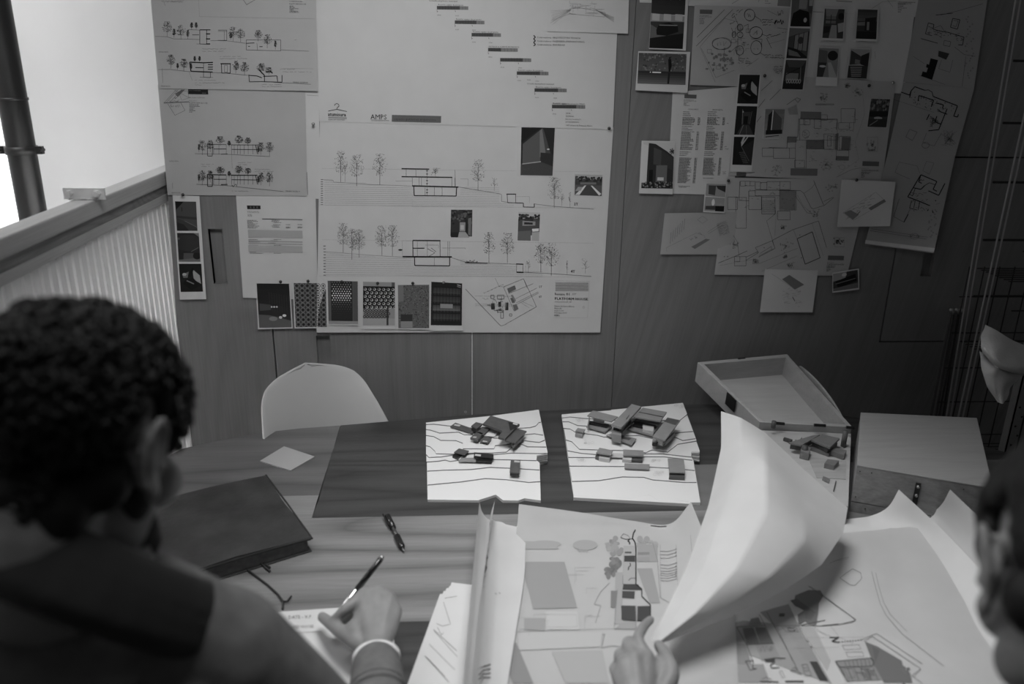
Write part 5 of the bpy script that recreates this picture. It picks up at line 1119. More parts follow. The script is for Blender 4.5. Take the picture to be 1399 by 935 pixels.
e1 = [(1010, 62), (437, 118), (437, 122)]; tl = [(42, 155)]
nt_ = [(1095, 520), (1075, 492), (1145, 470), (1145, 445)]
ext = [nt_ + e1, nt_ + e1, [(1078, 480), (1145, 450)] + e1, [(1078, 480), (1145, 450)] + e1, e1, e1, e1, e1]
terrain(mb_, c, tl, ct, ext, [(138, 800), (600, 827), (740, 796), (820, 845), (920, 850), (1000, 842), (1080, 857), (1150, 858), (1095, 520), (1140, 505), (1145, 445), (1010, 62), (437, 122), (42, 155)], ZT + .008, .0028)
zt = ZT + .008 + 8 * .0028
MB().prism([T(*c(*p), ZT + .0078) for p in [(138, 818), (1060, 868), (1080, 858), (1000, 843), (820, 845), (740, 797), (600, 827), (138, 800)]], (0, 0, -.008)).obj('base_board', m_card, mb_)
for k in range(5): slab('wall_strip', [(1080 + k * 3, 450 + k * 12), (1145, 452 + k * 16), (1140, 462 + k * 16), (1076 + k * 3, 460 + k * 12)], ZT + .030 - k * .004, .003, m_mid if k % 2 else m_lt, mb_, c)
B = [('floor_slab', [(300, 205), (445, 245), (390, 292), (240, 250)], .004, .004, m_mid), ('wall', [(262, 165), (268, 167), (258, 232), (250, 230)], .022, .018, m_mid), ('inner_wall', [(300, 175), (385, 198), (380, 205), (296, 185)], .020, .016, m_lt), ('block', [(265, 205), (420, 235), (400, 250), (262, 222)], .010, .005, m_dk2),
     ('roof', [(292, 122), (492, 172), (440, 212), (248, 163)], .030, .003, m_mid), 
     ('floor_slab', [(400, 318), (460, 300), (640, 348), (600, 396)], .001, .003, m_mid), ('pool', [(440, 325), (470, 312), (600, 345), (580, 360)], .0014, .0004, m_dk),
     ('floor_slab', [(560, 265), (620, 225), (800, 270), (770, 322)], .004, .004, m_mid), ('floor_slab', [(440, 285), (520, 302), (640, 190), (600, 180)], .014, .004, m_mid), ('wall', [(445, 250), (520, 268), (520, 325), (445, 310)], .024, .022, m_mid), ('inner_wall', [(455, 262), (505, 272), (600, 175), (590, 165)], .030, .014, m_dk2),
     ('roof', [(602, 70), (678, 92), (520, 258), (440, 234)], .044, .006, m_mid), ('dark_slot', [(582, 155), (586, 158), (562, 194), (556, 193)], .0443, .0003, m_dk2),
     ('block', [(640, 180), (820, 222), (800, 240), (620, 210)], .016, .010, m_dk2), ('inner_wall', [(690, 235), (780, 250), (775, 292), (690, 275)], .012, .010, m_lt), ('block', [(620, 222), (700, 240), (690, 256), (610, 240)], .010, .005, m_dk2),
     ('floor_slab', [(672, 180), (840, 215), (815, 238), (640, 200)], .018, .004, m_mid), ('roof', [(690, 100), (882, 135), (830, 208), (618, 172)], .036, .004, m_mid), ('roof_joint', [(655, 136), (660, 133), (856, 172), (852, 177)], .0364, .0004, m_dk2),
     ('floor_slab', [(765, 375), (860, 400), (940, 300), (800, 300)], .004, .004, m_mid), ('inner_wall', [(800, 350), (850, 372), (920, 290), (850, 290)], .018, .013, m_lt), ('block', [(770, 345), (800, 350), (800, 380), (765, 372)], .012, .010, m_mid), ('block', [(880, 355), (945, 290), (940, 305), (872, 375)], .016, .012, m_dk2), ('block', [(772, 362), (812, 372), (805, 392), (768, 384)], .011, .008, m_dk2),
     ('roof', [(888, 178), (990, 200), (868, 362), (770, 330)], .034, .004, m_mid), ('roof_patch', [(886, 182), (984, 203), (952, 240), (862, 212)], .0343, .0004, m_dk),
     ('block', [(165, 272), (222, 282), (208, 325), (150, 312)], .001, .008, m_mid), ('roof', [(172, 262), (232, 274), (212, 298), (152, 286)], .006, .003, m_mid),
     ('block', [(350, 440), (440, 455), (425, 512), (340, 498)], -.006, .012, m_lt), ('block', [(330, 450), (365, 458), (350, 500), (312, 486)], -.007, .010, m_dk), ('roof', [(345, 420), (452, 442), (435, 478), (318, 460)], .004, .003, m_mid),
     ('pool', [(440, 462), (530, 466), (530, 500), (435, 496)], -.010, .001, m_lt), ('roof', [(535, 434), (695, 442), (697, 486), (535, 480)], -.001, .004, m_mid), ('block', [(530, 482), (605, 485), (600, 520), (528, 514)], -.008, .008, m_lt), ('block', [(605, 500), (690, 500), (688, 524), (600, 520)], -.009, .005, m_dk),
     ('roof', [(545, 545), (745, 552), (743, 592), (545, 583)], -.013, .003, m_mid), ('roof', [(890, 505), (1018, 512), (1030, 620), (905, 615)], -.002, .003, m_mid), ('block', [(905, 590), (1022, 600), (1026, 655), (900, 650)], -.010, .008, m_dk)]
for nm, q, dz, th, mt in B: slab(nm, q, zt + dz, th, mt, mb_, c)
for p0 in ((190, 520), (790, 520), (820, 625), (265, 375), (195, 195), (820, 215), (980, 90)):
    i = Ink(lambda x, y, up=0: T(x, y, ZT + .008 + (.0028 * (8 if p0[1] < 230 else 5 if p0[1] < 400 else 2 if p0[1] < 560 else 1)) + .0004))
    for q in range(7): i.ell(*c(p0[0] + rn.uniform(-35, 35), p0[1] + rn.uniform(-12, 12)), rn.uniform(1, 3), rn.uniform(.8, 1.6), .2, 175)
    i.obj('pencil_marks', mb_)

# ================================================================ LOOSE THINGS ON THE TABLE
cd = MB().prism([T(*p, ZT + .003) for p in ((355, 630), (388, 610), (430, 624), (397, 643))], (0, 0, -.0029)).obj('square_card', base_mat('pale_grey_card', .36, .7))
tag(cd, 'square pale grey card lying in front of the white chair', 'card')

m_leather = base_mat('black_leather', 0.035, .45, spec=.35, var=.3, vscale=20, bump=.3, bscale=90)
m_pages = base_mat('page_edges', 0.12, .8, var=.25, vscale=90)
nb = thing('leather_notebook', 'thick dark leather notebook with a loose cord marker on the table', 'notebook', T(340, 720))
P1 = T(362, 650, .772)[:2]; P2 = T(425, 736, .772)[:2]; vv = (P2 - P1); ln = np.linalg.norm(vv); vv = vv / ln; pw = np.array([vv[1], -vv[0]]) 
if pw[0] > 0: pw = -pw
def nbp(a, b, z): q = P1 + vv * a * ln + pw * b * .30; return (q[0], q[1], z)
def nbq(a0, a1, b0, b1, z): return [nbp(a0, b0, z), nbp(a1, b0, z), nbp(a1, b1, z), nbp(a0, b1, z)]
MB().prism(nbq(0, 1, 0, 1, ZT + .0002), (0, 0, .003)).obj('back_cover', m_leather, nb, bevel=.001)
MB().prism(nbq(.02, .98, .02, .97, ZT + .0033), (0, 0, .0245)).obj('page_block', m_pages, nb)
g_ = MB(); n_ = 12; vs = []; 
for a in range(n_ + 1):
    for b in range(n_ + 1):
        z = .772 + .006 * math.sin(math.pi * b / n_) * (1 - .3 * a / n_) + .003 * math.sin(a * .9 + b * .4) * math.sin(math.pi * a / n_)
        vs.append(nbp(a / n_, b / n_, z))
fs = [(a * (n_ + 1) + b, a * (n_ + 1) + b + 1, (a + 1) * (n_ + 1) + b + 1, (a + 1) * (n_ + 1) + b) for a in range(n_) for b in range(n_)]
vs, fs = thick(vs, fs, n_, n_, (0, 0, -.004))
mesh_obj('front_cover', vs, fs, m_leather, nb, smooth=True)
MB().tube([nbp(.985, -.008, .7715), nbp(.985, .5, .779), nbp(.985, 1.0, .772)], .0018, 8).obj('cover_cord', base_mat('black_cord', .02, .6), nb)
MB().tube([nbp(.0, -.008, .7725), nbp(.5, -.01, .7725), nbp(1.0, -.008, .771)], .002, 8).obj('cover_edge', base_mat('black_cord', .02, .6), nb)
cp = [T(x, y, ZT + .0025) for x, y in ((334, 768), (338, 779), (350, 788), (366, 800), (380, 813), (387, 823), (386, 833))]
MB().tube(cp, .0022, 8).tube([T(387, 822, ZT + .003), T(392, 822, ZT + .004), T(398, 815, ZT + .003)], .0018, 6).tube([T(337, 768, ZT + .003), T(350, 766, ZT + .006), T(360, 773, ZT + .004), T(369, 781, ZT + .003)], .002, 8).tube([T(350, 767, ZT + .005), T(362, 770, ZT + .004), T(369, 776, ZT + .003)], .002, 8).obj('cord_marker', base_mat('black_cord', .02, .6), nb, smooth=True)

# pen lying on the table
m_blk = base_mat('black_plastic', 0.012, .25, spec=.6)
pn = thing('pen', 'black pen lying alone on the light table veneer', 'pen', T(540, 728), 'pens')
a, b = T(529, 705, ZT + .007), T(551, 752, ZT + .006)
L_ = lambda t: a + (b - a) * t
MB().tube([L_(0), L_(.02), L_(.38)], [.005, .007, .007], 14).obj('cap', m_blk, pn, smooth=True)
MB().tube([L_(.38), L_(.64)], .0045, 12).obj('barrel', base_mat('smoky_plastic', .06, .2, spec=.8), pn, smooth=True)
MB().tube([L_(.62), L_(.90), L_(.96)], [.0072, .0072, .004], 14).obj('grip', m_blk, pn, smooth=True)
MB().tube([L_(.96), L_(1.03)], [.003, .001], 8).obj('tip', m_pinl, pn, smooth=True)
MB().tube([L_(.0) + (-.009, 0, .004), L_(.33) + (-.008, 0, .003)], .0018, 6).obj('clip', m_blk, pn)

# pen held in the writing hand
ph = thing('pen', 'black and silver pen held upright in the writing hand', 'pen', T(447, 858, .742), 'pens')
a, b = T(521, 763, .855), T(447, 858, .743)
MB().tube([L_(0), L_(.45)], [.0052, .0056], 16).obj('barrel', m_blk, ph, smooth=True)
MB().tube([L_(-.03), L_(.012)], [.004, .0056], 16).obj('end_button', m_pinl, ph, smooth=True)
MB().tube([L_(.45), L_(.9), L_(.97)], [.0054, .005, .003], 16).obj('metal_grip', base_mat('chrome', .55, .2, metal=.9), ph, smooth=True)
MB().tube([L_(.97), L_(1)], [.002, .0006], 8).obj('tip', m_pinl, ph, smooth=True)

# ---- flat papers
def flat_sheet(name, label, cat, q, z, group=None, mat=None):
    t = thing(name, label, cat, T(*q[3], ZT), group)
    MB().prism([T(*p, z) for p in q], (0, 0, -.0004)).obj('paper', mat or m_paper, t)
    return t, Ink(lambda x, y, up=.0004: T(x, y, z + up))
m_page = paper_mat('note_page', 0.62, .05)
t, i = flat_sheet('note_sheet', 'white note sheet with handwritten lines under the writing hand', 'paper', [(370, 837), (533, 826), (548, 960), (330, 975)], ZT + .0008, None, m_page)
i.text(394, 846, 'DATE - X.P.', 6.5, 95, (1, -.03)); i.text(392, 859, 'NOTES HOUSE', 5.5, 110, (1, -.03))
i.line([(386, 866), (440, 863)], .5, 130); i.obj('handwriting', t)
labs = ['bottom sheet of the white sketch stack left of the tracing roll', 'second sheet from the bottom of the white sketch stack, corner showing', 'middle sheet of the white sketch stack, upper left corner showing', 'fourth sheet from the bottom of the white sketch stack, corner showing', 'top sheet of the white sketch stack with slanted pencil lines']
qs = [[(601, 812), (665, 806), (668, 960), (546, 965)], [(606, 808), (668, 803), (670, 960), (548, 965)], [(610, 804), (668, 801), (672, 960), (550, 965)], [(614, 801), (672, 800), (676, 962), (553, 966)], [(617, 796), (672, 803), (676, 965), (557, 968)]]
for k in range(5):
    t, i = flat_sheet('sketch_sheet', labs[k], 'paper', qs[k], ZT + .0008 + k * .0009, 'stack of white sketch sheets')
    if k == 4:
        c = lambda x, y: (550 + x / 3.668, 680 + y / 3.668); L = lambda pts, w=.5, t_=95: i.line([c(*p) for p in pts], w, t_)
        L([(205, 525), (240, 635), (200, 645), (170, 632)]); L([(210, 505), (272, 495)]); L([(155, 662), (270, 768)], .7, 80); L([(160, 672), (275, 800)]); L([(133, 735), (262, 865)]); L([(112, 795), (232, 925)], .7, 80); L([(120, 800), (215, 900)]); i.scribble(rn, *c(185, 680), 6, 4, 95, .2, .5); L([(175, 650), (185, 675)]); i.obj('pencil_lines', t)

# ---- curved tracing sheets: grids of (photo x, photo y, height)
def catmull(P, t):
    n = len(P) - 1; t = min(max(t, 0), n - 1e-9); i = int(t); f = t - i
    p1, p2 = P[i], P[i + 1]; p0 = P[i - 1] if i > 0 else 2 * p1 - p2; p3 = P[i + 2] if i + 2 <= n else 2 * p2 - p1
    return .5 * ((2 * p1) + (p2 - p0) * f + (2 * p0 - 5 * p1 + 4 * p2 - p3) * f * f + (3 * p1 - p0 - 3 * p2 + p3) * f ** 3)
class Patch:
    def __init__(s, name, label, rows, mat, nx=28, ny=28, cat='tracing paper', group=None, part='paper', parent=None, crease=0.0):
        G = np.array([[T(x, y, ZT + h) for x, y, h in r] for r in rows])
        s.nx, s.ny = nx, ny; s.P = np.zeros((ny + 1, nx + 1, 3))
        R_, K = G.shape[0], G.shape[1]
        for j in range(ny + 1):
            row = [catmull(list(G[:, k]), j / ny * (R_ - 1)) for k in range(K)]
            for i in range(nx + 1): s.P[j, i] = catmull(row, i / nx * (K - 1))
        if crease:
            for j in range(ny + 1):
                for i in range(nx + 1):
                    a_, b_ = j / ny * (R_ - 1), i / nx * (K - 1); j0, i0 = min(int(a_), R_ - 2), min(int(b_), K - 2); fa, fb = a_ - j0, b_ - i0
                    s.P[j, i] = s.P[j, i] * (1 - crease) + crease * ((G[j0, i0] * (1 - fb) + G[j0, i0 + 1] * fb) * (1 - fa) + (G[j0 + 1, i0] * (1 - fb) + G[j0 + 1, i0 + 1] * fb) * fa)
        s.P[:, :, 2] = np.maximum(s.P[:, :, 2], ZT + min(h for r in rows for _, _, h in r))
        vs = [tuple(s.P[j, i]) for j in range(ny + 1) for i in range(nx + 1)]
        fs = [(j * (nx + 1) + i, (j + 1) * (nx + 1) + i, (j + 1) * (nx + 1) + i + 1, j * (nx + 1) + i + 1) for j in range(ny) for i in range(nx)]
        vs, fs = thick(vs, fs, nx, ny, (0, 0, -.0003))
        s.t = thing(name, label, cat, (float(s.P[ny // 2, nx // 2, 0]), float(s.P[ny // 2, nx // 2, 1]), ZT), group) if parent is None else parent
        mesh_obj(part, vs, fs, mat, s.t, smooth=True)
        V = R.T @ (s.P.reshape(-1, 3) - CAM).T; s.px = np.stack([CX + F * V[0] / -V[2], CY - F * V[1] / -V[2]], 1).reshape(ny + 1, nx + 1, 2)
    def surf(s, x, y, up=.0004):
        d = ((s.px - np.array((x, y))) ** 2).sum(2); j, i = np.unravel_index(d.argmin(), d.shape)
        j = min(max(j, 1), s.ny - 1); i = min(max(i, 1), s.nx - 1)
        # stay on the sheet: step from the nearest grid point towards its neighbours
        a, b, c_ = s.P[j, i], (s.P[j, i + 1] - s.P[j, i - 1]) / 2, (s.P[j + 1, i] - s.P[j - 1, i]) / 2
        pb, pc = (s.px[j, i + 1] - s.px[j, i - 1]) / 2, (s.px[j + 1, i] - s.px[j - 1, i]) / 2
        d0 = np.array((x, y)) - s.px[j, i]; det = pb[0] * pc[1] - pb[1] * pc[0]
        u = (d0[0] * pc[1] - d0[1] * pc[0]) / det if abs(det) > 1e-6 else 0; w_ = (pb[0] * d0[1] - pb[1] * d0[0]) / det if abs(det) > 1e-6 else 0
        u = min(1, max(-1, u)); w_ = min(1, max(-1, w_))
        n = np.cross(b, c_); n /= np.linalg.norm(n); n = n if n @ (a - CAM) < 0 else -n
        return a + b * u + c_ * w_ + n * (up + .0003)
    def ink(s): return Ink(s.surf)
m_tr = paper_mat('tracing_film', 0.80, .42, .04, wavy=.15)
m_tr2 = paper_mat('clear_tracing_film', 0.66, .3, .30, wavy=.1)
m_trw = paper_mat('white_sheet', 0.86, .2, 0, wavy=.1)
GT = 'tracing sheets spread over the table'
# right hand pile
g0 = Patch('tracing_sheet', 'whitest curled sheet at the far right, its corner standing up before the closed box', [
    [(1190, 722, .001), (1240, 714, .002), (1268, 704, .022), (1286, 690, .065), (1298, 669, .125)],
    [(1210, 780, .001), (1262, 768, .001), (1300, 752, .014), (1322, 735, .05), (1342, 712, .105)],
    [(1220, 850, .001), (1290, 840, .001), (1340, 822, .006), (1372, 805, .03), (1400, 775, .07)],
    [(1220, 960, .001), (1320, 955, .001), (1400, 940, .003), (1450, 925, .012), (1490, 900, .03)]], m_trw, group=GT)
g1 = Patch('tracing_sheet', 'long curled tracing sheet whose corner stands up before the box hasp', [
    [(1040, 722, .003), (1163, 709, .004), (1193, 704, .018), (1214, 692, .05), (1228, 669, .095)],
    [(1000, 780, .003), (1150, 765, .003), (1222, 752, .006), (1262, 738, .022), (1285, 722, .055)],
    [(960, 860, .003), (1110, 860, .003), (1250, 845, .004), (1315, 825, .014), (1350, 790, .045)],
    [(900, 965, .003), (1100, 965, .003), (1300, 965, .003), (1420, 960, .010), (1480, 930, .03)]], m_trw, group=GT)
g2 = Patch('tracing_sheet', 'top right tracing sheet carrying the watercolour floor plan', [
    [(1040, 742, .006), (1110, 732, .007), (1170, 727, .009), (1215, 722, .016), (1245, 710, .034)],
    [(1005, 790, .005), (1090, 785, .005), (1170, 782, .006), (1235, 775, .011), (1285, 766, .025)],
    [(965, 850, .005), (1060, 850, .005), (1160, 850, .005), (1260, 850, .006), (1335, 848, .013)],
    [(915, 965, .005), (1040, 965, .005), (1180, 965, .005), (1320, 965, .006), (1430, 965, .010)]], m_tr, 40, 40, group=GT)
i = g2.ink(); i.k = (42, .82); c = lambda x, y: (940 + x / 4.372, 780 + y / 4.372); L = lambda pts, w=.5, t_=55: i.line([c(*p) for p in pts], w, t_)
for q, t_ in (([(0, 380), (330, 300), (660, 330), (860, 680), (0, 680)], 132), ([(20, 450), (175, 445), (215, 560), (0, 575)], 72), ([(175, 370), (400, 300), (470, 430), (225, 430)], 120), ([(0, 570), (30, 620), (60, 678), (0, 678)], 60), ([(225, 430), (340, 440), (390, 590), (290, 560)], 112), ([(430, 250), (600, 200), (660, 330), (510, 330)], 122),
              ([(325, 345), (388, 342), (430, 440), (350, 440)], 62), ([(400, 340), (460, 340), (510, 438), (430, 440)], 66), ([(375, 290), (420, 280), (440, 325), (360, 330)], 95), ([(400, 445), (510, 440), (560, 540), (440, 540)], 118),
              ([(665, 330), (750, 330), (850, 540), (830, 600), (720, 540), (560, 560)], 158), ([(220, 440), (215, 425), (250, 540), (280, 560), (230, 555)], 165),
              ([(30, 565), (130, 565), (170, 672), (75, 672)], 150), ([(145, 570), (450, 560), (490, 672), (180, 672)], 128), ([(725, 545), (770, 545), (838, 662), (785, 660)], 30), ([(880, 545), (1095, 525), (1160, 655), (950, 665)], 120)): i.fillq([c(*p) for p in q[:4]], t_, 3)
WASH = [[(640, 150), (720, 118), (790, 120), (808, 150), (780, 200), (778, 250), (765, 330), (720, 325), (700, 305), (660, 328), (655, 265), (690, 240), (630, 205)], [(1055, 425), (1130, 455), (1275, 540), (1290, 590), (1325, 610), (1340, 672), (1170, 672), (1100, 545)]]
for q in WASH: i.poly([c(*p) for p in q], 88)
i.poly([c(*p) for p in [(610, 180), (650, 170), (770, 260), (700, 240), (640, 215)]], 62); i.poly([c(*p) for p in [(700, 250), (730, 230), (755, 265), (735, 300), (700, 290)]], 74); i.poly([c(*p) for p in [(1100, 455), (1200, 510), (1260, 560), (1180, 640), (1120, 560)]], 76)
for q in range(8): i.ell(*c(1300 + rn.uniform(-30, 20), 620 + rn.uniform(-40, 50)), rn.uniform(2, 5), rn.uniform(2, 5), fill=True, tone=92, n=8)
L([(670, 330), (820, 298)], 1.0, 30); L([(515, 332), (665, 332), (800, 332), (900, 325), (1000, 300), (980, 280), (720, 95)], .7, 60); L([(735, 98), (1003, 295), (985, 312), (900, 326)], .4, 85); L([(800, 332), (900, 322)], 1.4, 25)
L([(425, 265), (460, 330), (510, 440)], .6, 50); L([(470, 250), (630, 545), (660, 610)], .8, 30); L([(290, 340), (460, 330)], .9, 30); L([(290, 340), (350, 445), (515, 438)], .9, 30); L([(350, 445), (385, 540)], .8, 30); L([(530, 335), (625, 545)], .5, 60)
for q in range(9): L([(585 + q * 11, 335 + q), (700 + q * 11, 540)], .22, 110)
L([(65, 395), (85, 445)], .8, 35); L([(145, 375), (165, 440)], .8, 40); L([(20, 452), (170, 446)], .8, 35); L([(40, 565), (220, 568)], 1.6, 25); L([(135, 570), (175, 670)], .9, 30)
for q in range(2): L([(190 - q * 3, 610 - q * 3), (220, 598 - q * 6), (280, 605 - q * 3), (297 + q * 3, 622), (270, 640 + q * 3), (205, 640 + q * 3), (188 - q * 3, 625), (190 - q * 3, 610 - q * 3)], .5, 45)
L([(340, 545), (390, 540), (385, 585), (410, 590), (370, 598), (345, 545)], 1.0, 25); L([(455, 535), (520, 525), (580, 528)], 1.4, 20); L([(460, 545), (520, 548), (490, 570), (500, 585), (545, 583)], 1.3, 22); i.poly([c(455, 530), c(520, 528), c(515, 550), c(465, 550)], 30)
L([(560, 340), (640, 342), (660, 370), (585, 368), (560, 340)], .4, 60); L([(595, 345), (630, 348), (640, 362), (600, 362), (595, 345)], .6, 45); i.poly([c(545, 258), c(578, 258), c(575, 278), c(543, 278)], 30)
L([(620, 590), (640, 580), (650, 600), (610, 600), (680, 625), (660, 610)], .6, 45); L([(680, 565), (710, 562), (738, 630), (700, 634), (680, 565)], .6, 40); L([(688, 585), (715, 582)], .5, 40); L([(693, 603), (722, 600)], .5, 40); L([(545, 605), (560, 600), (578, 640), (562, 645), (545, 605)], .4, 50)
L([(580, 665), (690, 665)], 2.2, 25); L([(430, 665), (540, 668)], 1.6, 25); L([(440, 650), (470, 640), (500, 655)], .6, 40)
L([(845, 402), (900, 402), (858, 425), (900, 432)], 1.6, 15); 
for q in range(9): L([(900 + q * 16, 430 - q * 1.5), (908 + q * 16, 429 - q * 1.5)], 1.2, 30)
L([(1035, 415), (1125, 378), (1399, 560)], .5, 70); L([(1050, 425), (1100, 395), (1390, 590), (1335, 630), (1399, 678)], .5, 75); L([(1390, 590), (1345, 640)], .4, 80)
L([(920, 450), (1020, 445), (1032, 470), (935, 476), (920, 450)], .4, 75); L([(940, 490), (1040, 488), (1050, 515), (955, 520), (940, 490)], .4, 75)
L([(880, 545), (1090, 525), (1110, 548), (1100, 575), (905, 580), (880, 545), (950, 665), (965, 660)], 1.1, 25)
for q in range(8): L([(935 + q * 24, 545 - q * 2), (945 + q * 24, 578)], .6, 40)
for q in range(6): L([(915 + q * 38, 585), (945 + q * 38, 660)], .7, 35); L([(1005 + rn.uniform(0, 90), 590 + q * 12), (1060 + rn.uniform(0, 70), 592 + q * 12)], .9, 30)
L([(930, 590), (980, 588), (1000, 640), (955, 645), (930, 590)], .4, 60)
L([(705, 420), (720, 428)], 1.2, 80); L([(730, 455), (742, 462)], 1.2, 80); L([(620, 405), (1050, 400)], .2, 120); L([(560, 470), (900, 460)], .2, 120)
L([(750, 335), (790, 370), (850, 395)], .3, 80); L([(850, 330), (900, 400), (990, 440)], .25, 110); i.scribble(rn, *c(430, 470), 18, 10, 80, 0, .5)
# road lines and a loop farther back
k8 = 3.169; c = lambda x, y: (1100 + x / k8, 640 + y / k8)
L([(288, 450), (305, 520), (325, 590), (350, 640), (420, 720), (600, 860)], .5, 105); L([(305, 455), (320, 520), (340, 585), (368, 635), (440, 710)], .4, 105); L([(150, 478), (175, 458), (205, 438), (240, 455), (245, 480), (215, 510), (195, 508), (150, 478)], .5, 95); L([(105, 415), (150, 395), (190, 388)], .4, 110); L([(120, 405), (185, 395)], .3, 115)
i.obj('printed_drawing', g2.t)

# middle pile
m0 = Patch('drawing_sheet', 'white sheet lying flat under the main tracing, centre of the table', [
    [(706, 719, .004), (870, 722, .004), (1010, 726, .004)], [(680, 800, .004), (850, 800, .004), (1010, 800, .004)], [(640, 960, .0065), (830, 960, .0065), (1000, 960, .0065)]], m_trw, 12, 12, 'drawing')
m1 = Patch('tracing_sheet', 'main clear tracing with a washed site section in heavy black outline', [
    [(709, 689, .022), (790, 700, .016), (865, 712, .012), (915, 716, .022), (944, 686, .060)],
    [(706, 722, .010), (785, 726, .009), (862, 730, .009), (922, 742, .014), (968, 742, .042)],
    [(695, 790, .008), (780, 790, .008), (870, 790, .008), (940, 792, .009), (1000, 795, .016)],
    [(680, 865, .008), (770, 865, .008), (865, 865, .008), (940, 865, .008), (1005, 862, .008)],
    [(650, 960, .009), (755, 960, .009), (860, 960, .009), (945, 960, .009), (1010, 960, .009)]], m_tr2, 36, 36, group=GT)
i = m1.ink(); i.k = (30, .80); c = lambda x, y: (800 + x / 5.5, 690 + y / 5.5); L = lambda pts, w=.5, t_=40: i.line([c(*p) for p in pts], w, t_)
def blob(cx, cy, n, r, tones):
    for q in range(n): i.ell(*c(cx + rn.uniform(-r, r), cy + rn.uniform(-r, r)), rn.uniform(2, 5), rn.uniform(2, 5), fill=True, tone=rn.choice(tones), n=9)
blob(-10, 305, 10, 40, (160, 165)); blob(215, 290, 14, 38, (125, 140, 150)); blob(240, 340, 8, 35, (135, 145)); blob(190, 330, 6, 36, (150, 156)); blob(225, 440, 16, 38, (95, 108, 120)); blob(200, 510, 14, 40, (88, 100, 112)); blob(430, 290, 10, 38, (150, 158)); blob(500, 300, 5, 25, (160,))
for q, t_ in (([(285, 310), (370, 310), (372, 600), (275, 600)], 165), ([(390, 300), (540, 300), (540, 430), (390, 430)], 152), ([(385, 480), (500, 480), (560, 740), (480, 740)], 148), ([(225, 510), (280, 510), (275, 900), (215, 900)], 158), ([(280, 880), (380, 880), (380, 935), (215, 940)], 152), ([(190, 648), (238, 648), (225, 780), (188, 775)], 112)): i.fillq([c(*p) for p in q], t_, 2)
for q, t_ in (([(290, 385), (372, 385), (372, 432), (290, 430)], 48), ([(283, 598), (395, 600), (420, 645), (278, 640)], 46), ([(276, 650), (370, 652), (366, 708), (274, 702)], 52), ([(270, 760), (375, 762), (378, 872), (270, 866)], 50), ([(390, 765), (485, 762), (485, 876), (388, 872)], 46), ([(295, 355), (345, 355), (345, 368), (295, 367)], 70), ([(390, 360), (480, 358), (480, 378), (390, 380)], 125), ([(385, 400), (480, 395), (480, 430), (386, 430)], 145)): i.fillq([c(*p) for p in q], t_, 2)
L([(375, 190), (360, 215), (352, 255), (372, 285), (378, 330), (378, 600), (422, 635), (422, 690), (487, 755), (487, 872), (388, 876)], 1.5, 10); L([(352, 258), (300, 262), (262, 248)], .8, 25); L([(262, 248), (285, 220), (320, 235), (335, 255)], .5, 70); L([(330, 260), (318, 275), (332, 285), (330, 300)], 1.5, 18); L([(335, 440), (338, 460), (325, 470), (320, 495)], 1.3, 22)
L([(375, 555), (340, 555), (322, 572)], .8, 45); L([(505, 290), (540, 420), (560, 700), (640, 745)], .5, 110); L([(270, 760), (275, 868), (378, 876)], .8, 20); L([(380, 765), (380, 935)], .5, 80); L([(240, 640), (215, 935), (370, 940)], .5, 105); L([(280, 530), (280, 600)], .5, 80)
L([(560, 300), (565, 700)], .35, 120); L([(680, 300), (695, 700)], .35, 120); L([(790, 230), (810, 500)], .35, 110)
for q, y in enumerate((350, 375, 402, 455, 480, 500, 520, 535, 552, 572)): L([(563, y + rn.uniform(-3, 3)), (620, y + 4), (685, y - 14 + rn.uniform(-3, 3))], .5, 85); L([(680, y - 20), (678, y - 12)], .8, 50)
L([(180, 590), (110, 660), (65, 750), (115, 760), (75, 890)], .5, 115); L([(490, 158), (560, 166), (610, 163)], 1.1, 55); L([(620, 735), (650, 750)], .4, 120)
k5 = 3.18; c = lambda x, y: (540 + x / k5, 660 + y / k5)
L([(885, 665), (910, 660), (900, 700), (895, 720), (940, 710), (975, 714)], .6, 110)
for q, t_ in (([(545, 345), (735, 345), (790, 545), (600, 550)], 146), ([(545, 255), (700, 258), (710, 290), (560, 290)], 160), ([(650, 560), (790, 560), (800, 640), (660, 640)], 190), ([(560, 590), (650, 590), (650, 645), (560, 640)], 150), ([(460, 730), (525, 695), (600, 874), (510, 874), (435, 840)], 128), ([(680, 735), (900, 730), (930, 874), (740, 874)], 166), ([(530, 655), (900, 650), (890, 715), (540, 730)], 184)): i.fillq([c(*p) for p in q[:4]], t_, 3)
i.ell(*c(825, 272), 17, 7, fill=True, tone=160); i.ell(*c(650, 268), 22, 5, fill=True, tone=160)
for q in range(14): x, y = rn.uniform(500, 850), rn.uniform(350, 640); L([(x, y), (x + rn.uniform(20, 90), y)], .3, 150); L([(x, y), (x, y + rn.uniform(20, 70))], .3, 150)
L([(470, 650), (975, 635)], .4, 140); L([(655, 575), (785, 575), (790, 628), (665, 630), (655, 575)], .3, 150)
i.obj('watercolour_drawing', m1.t)
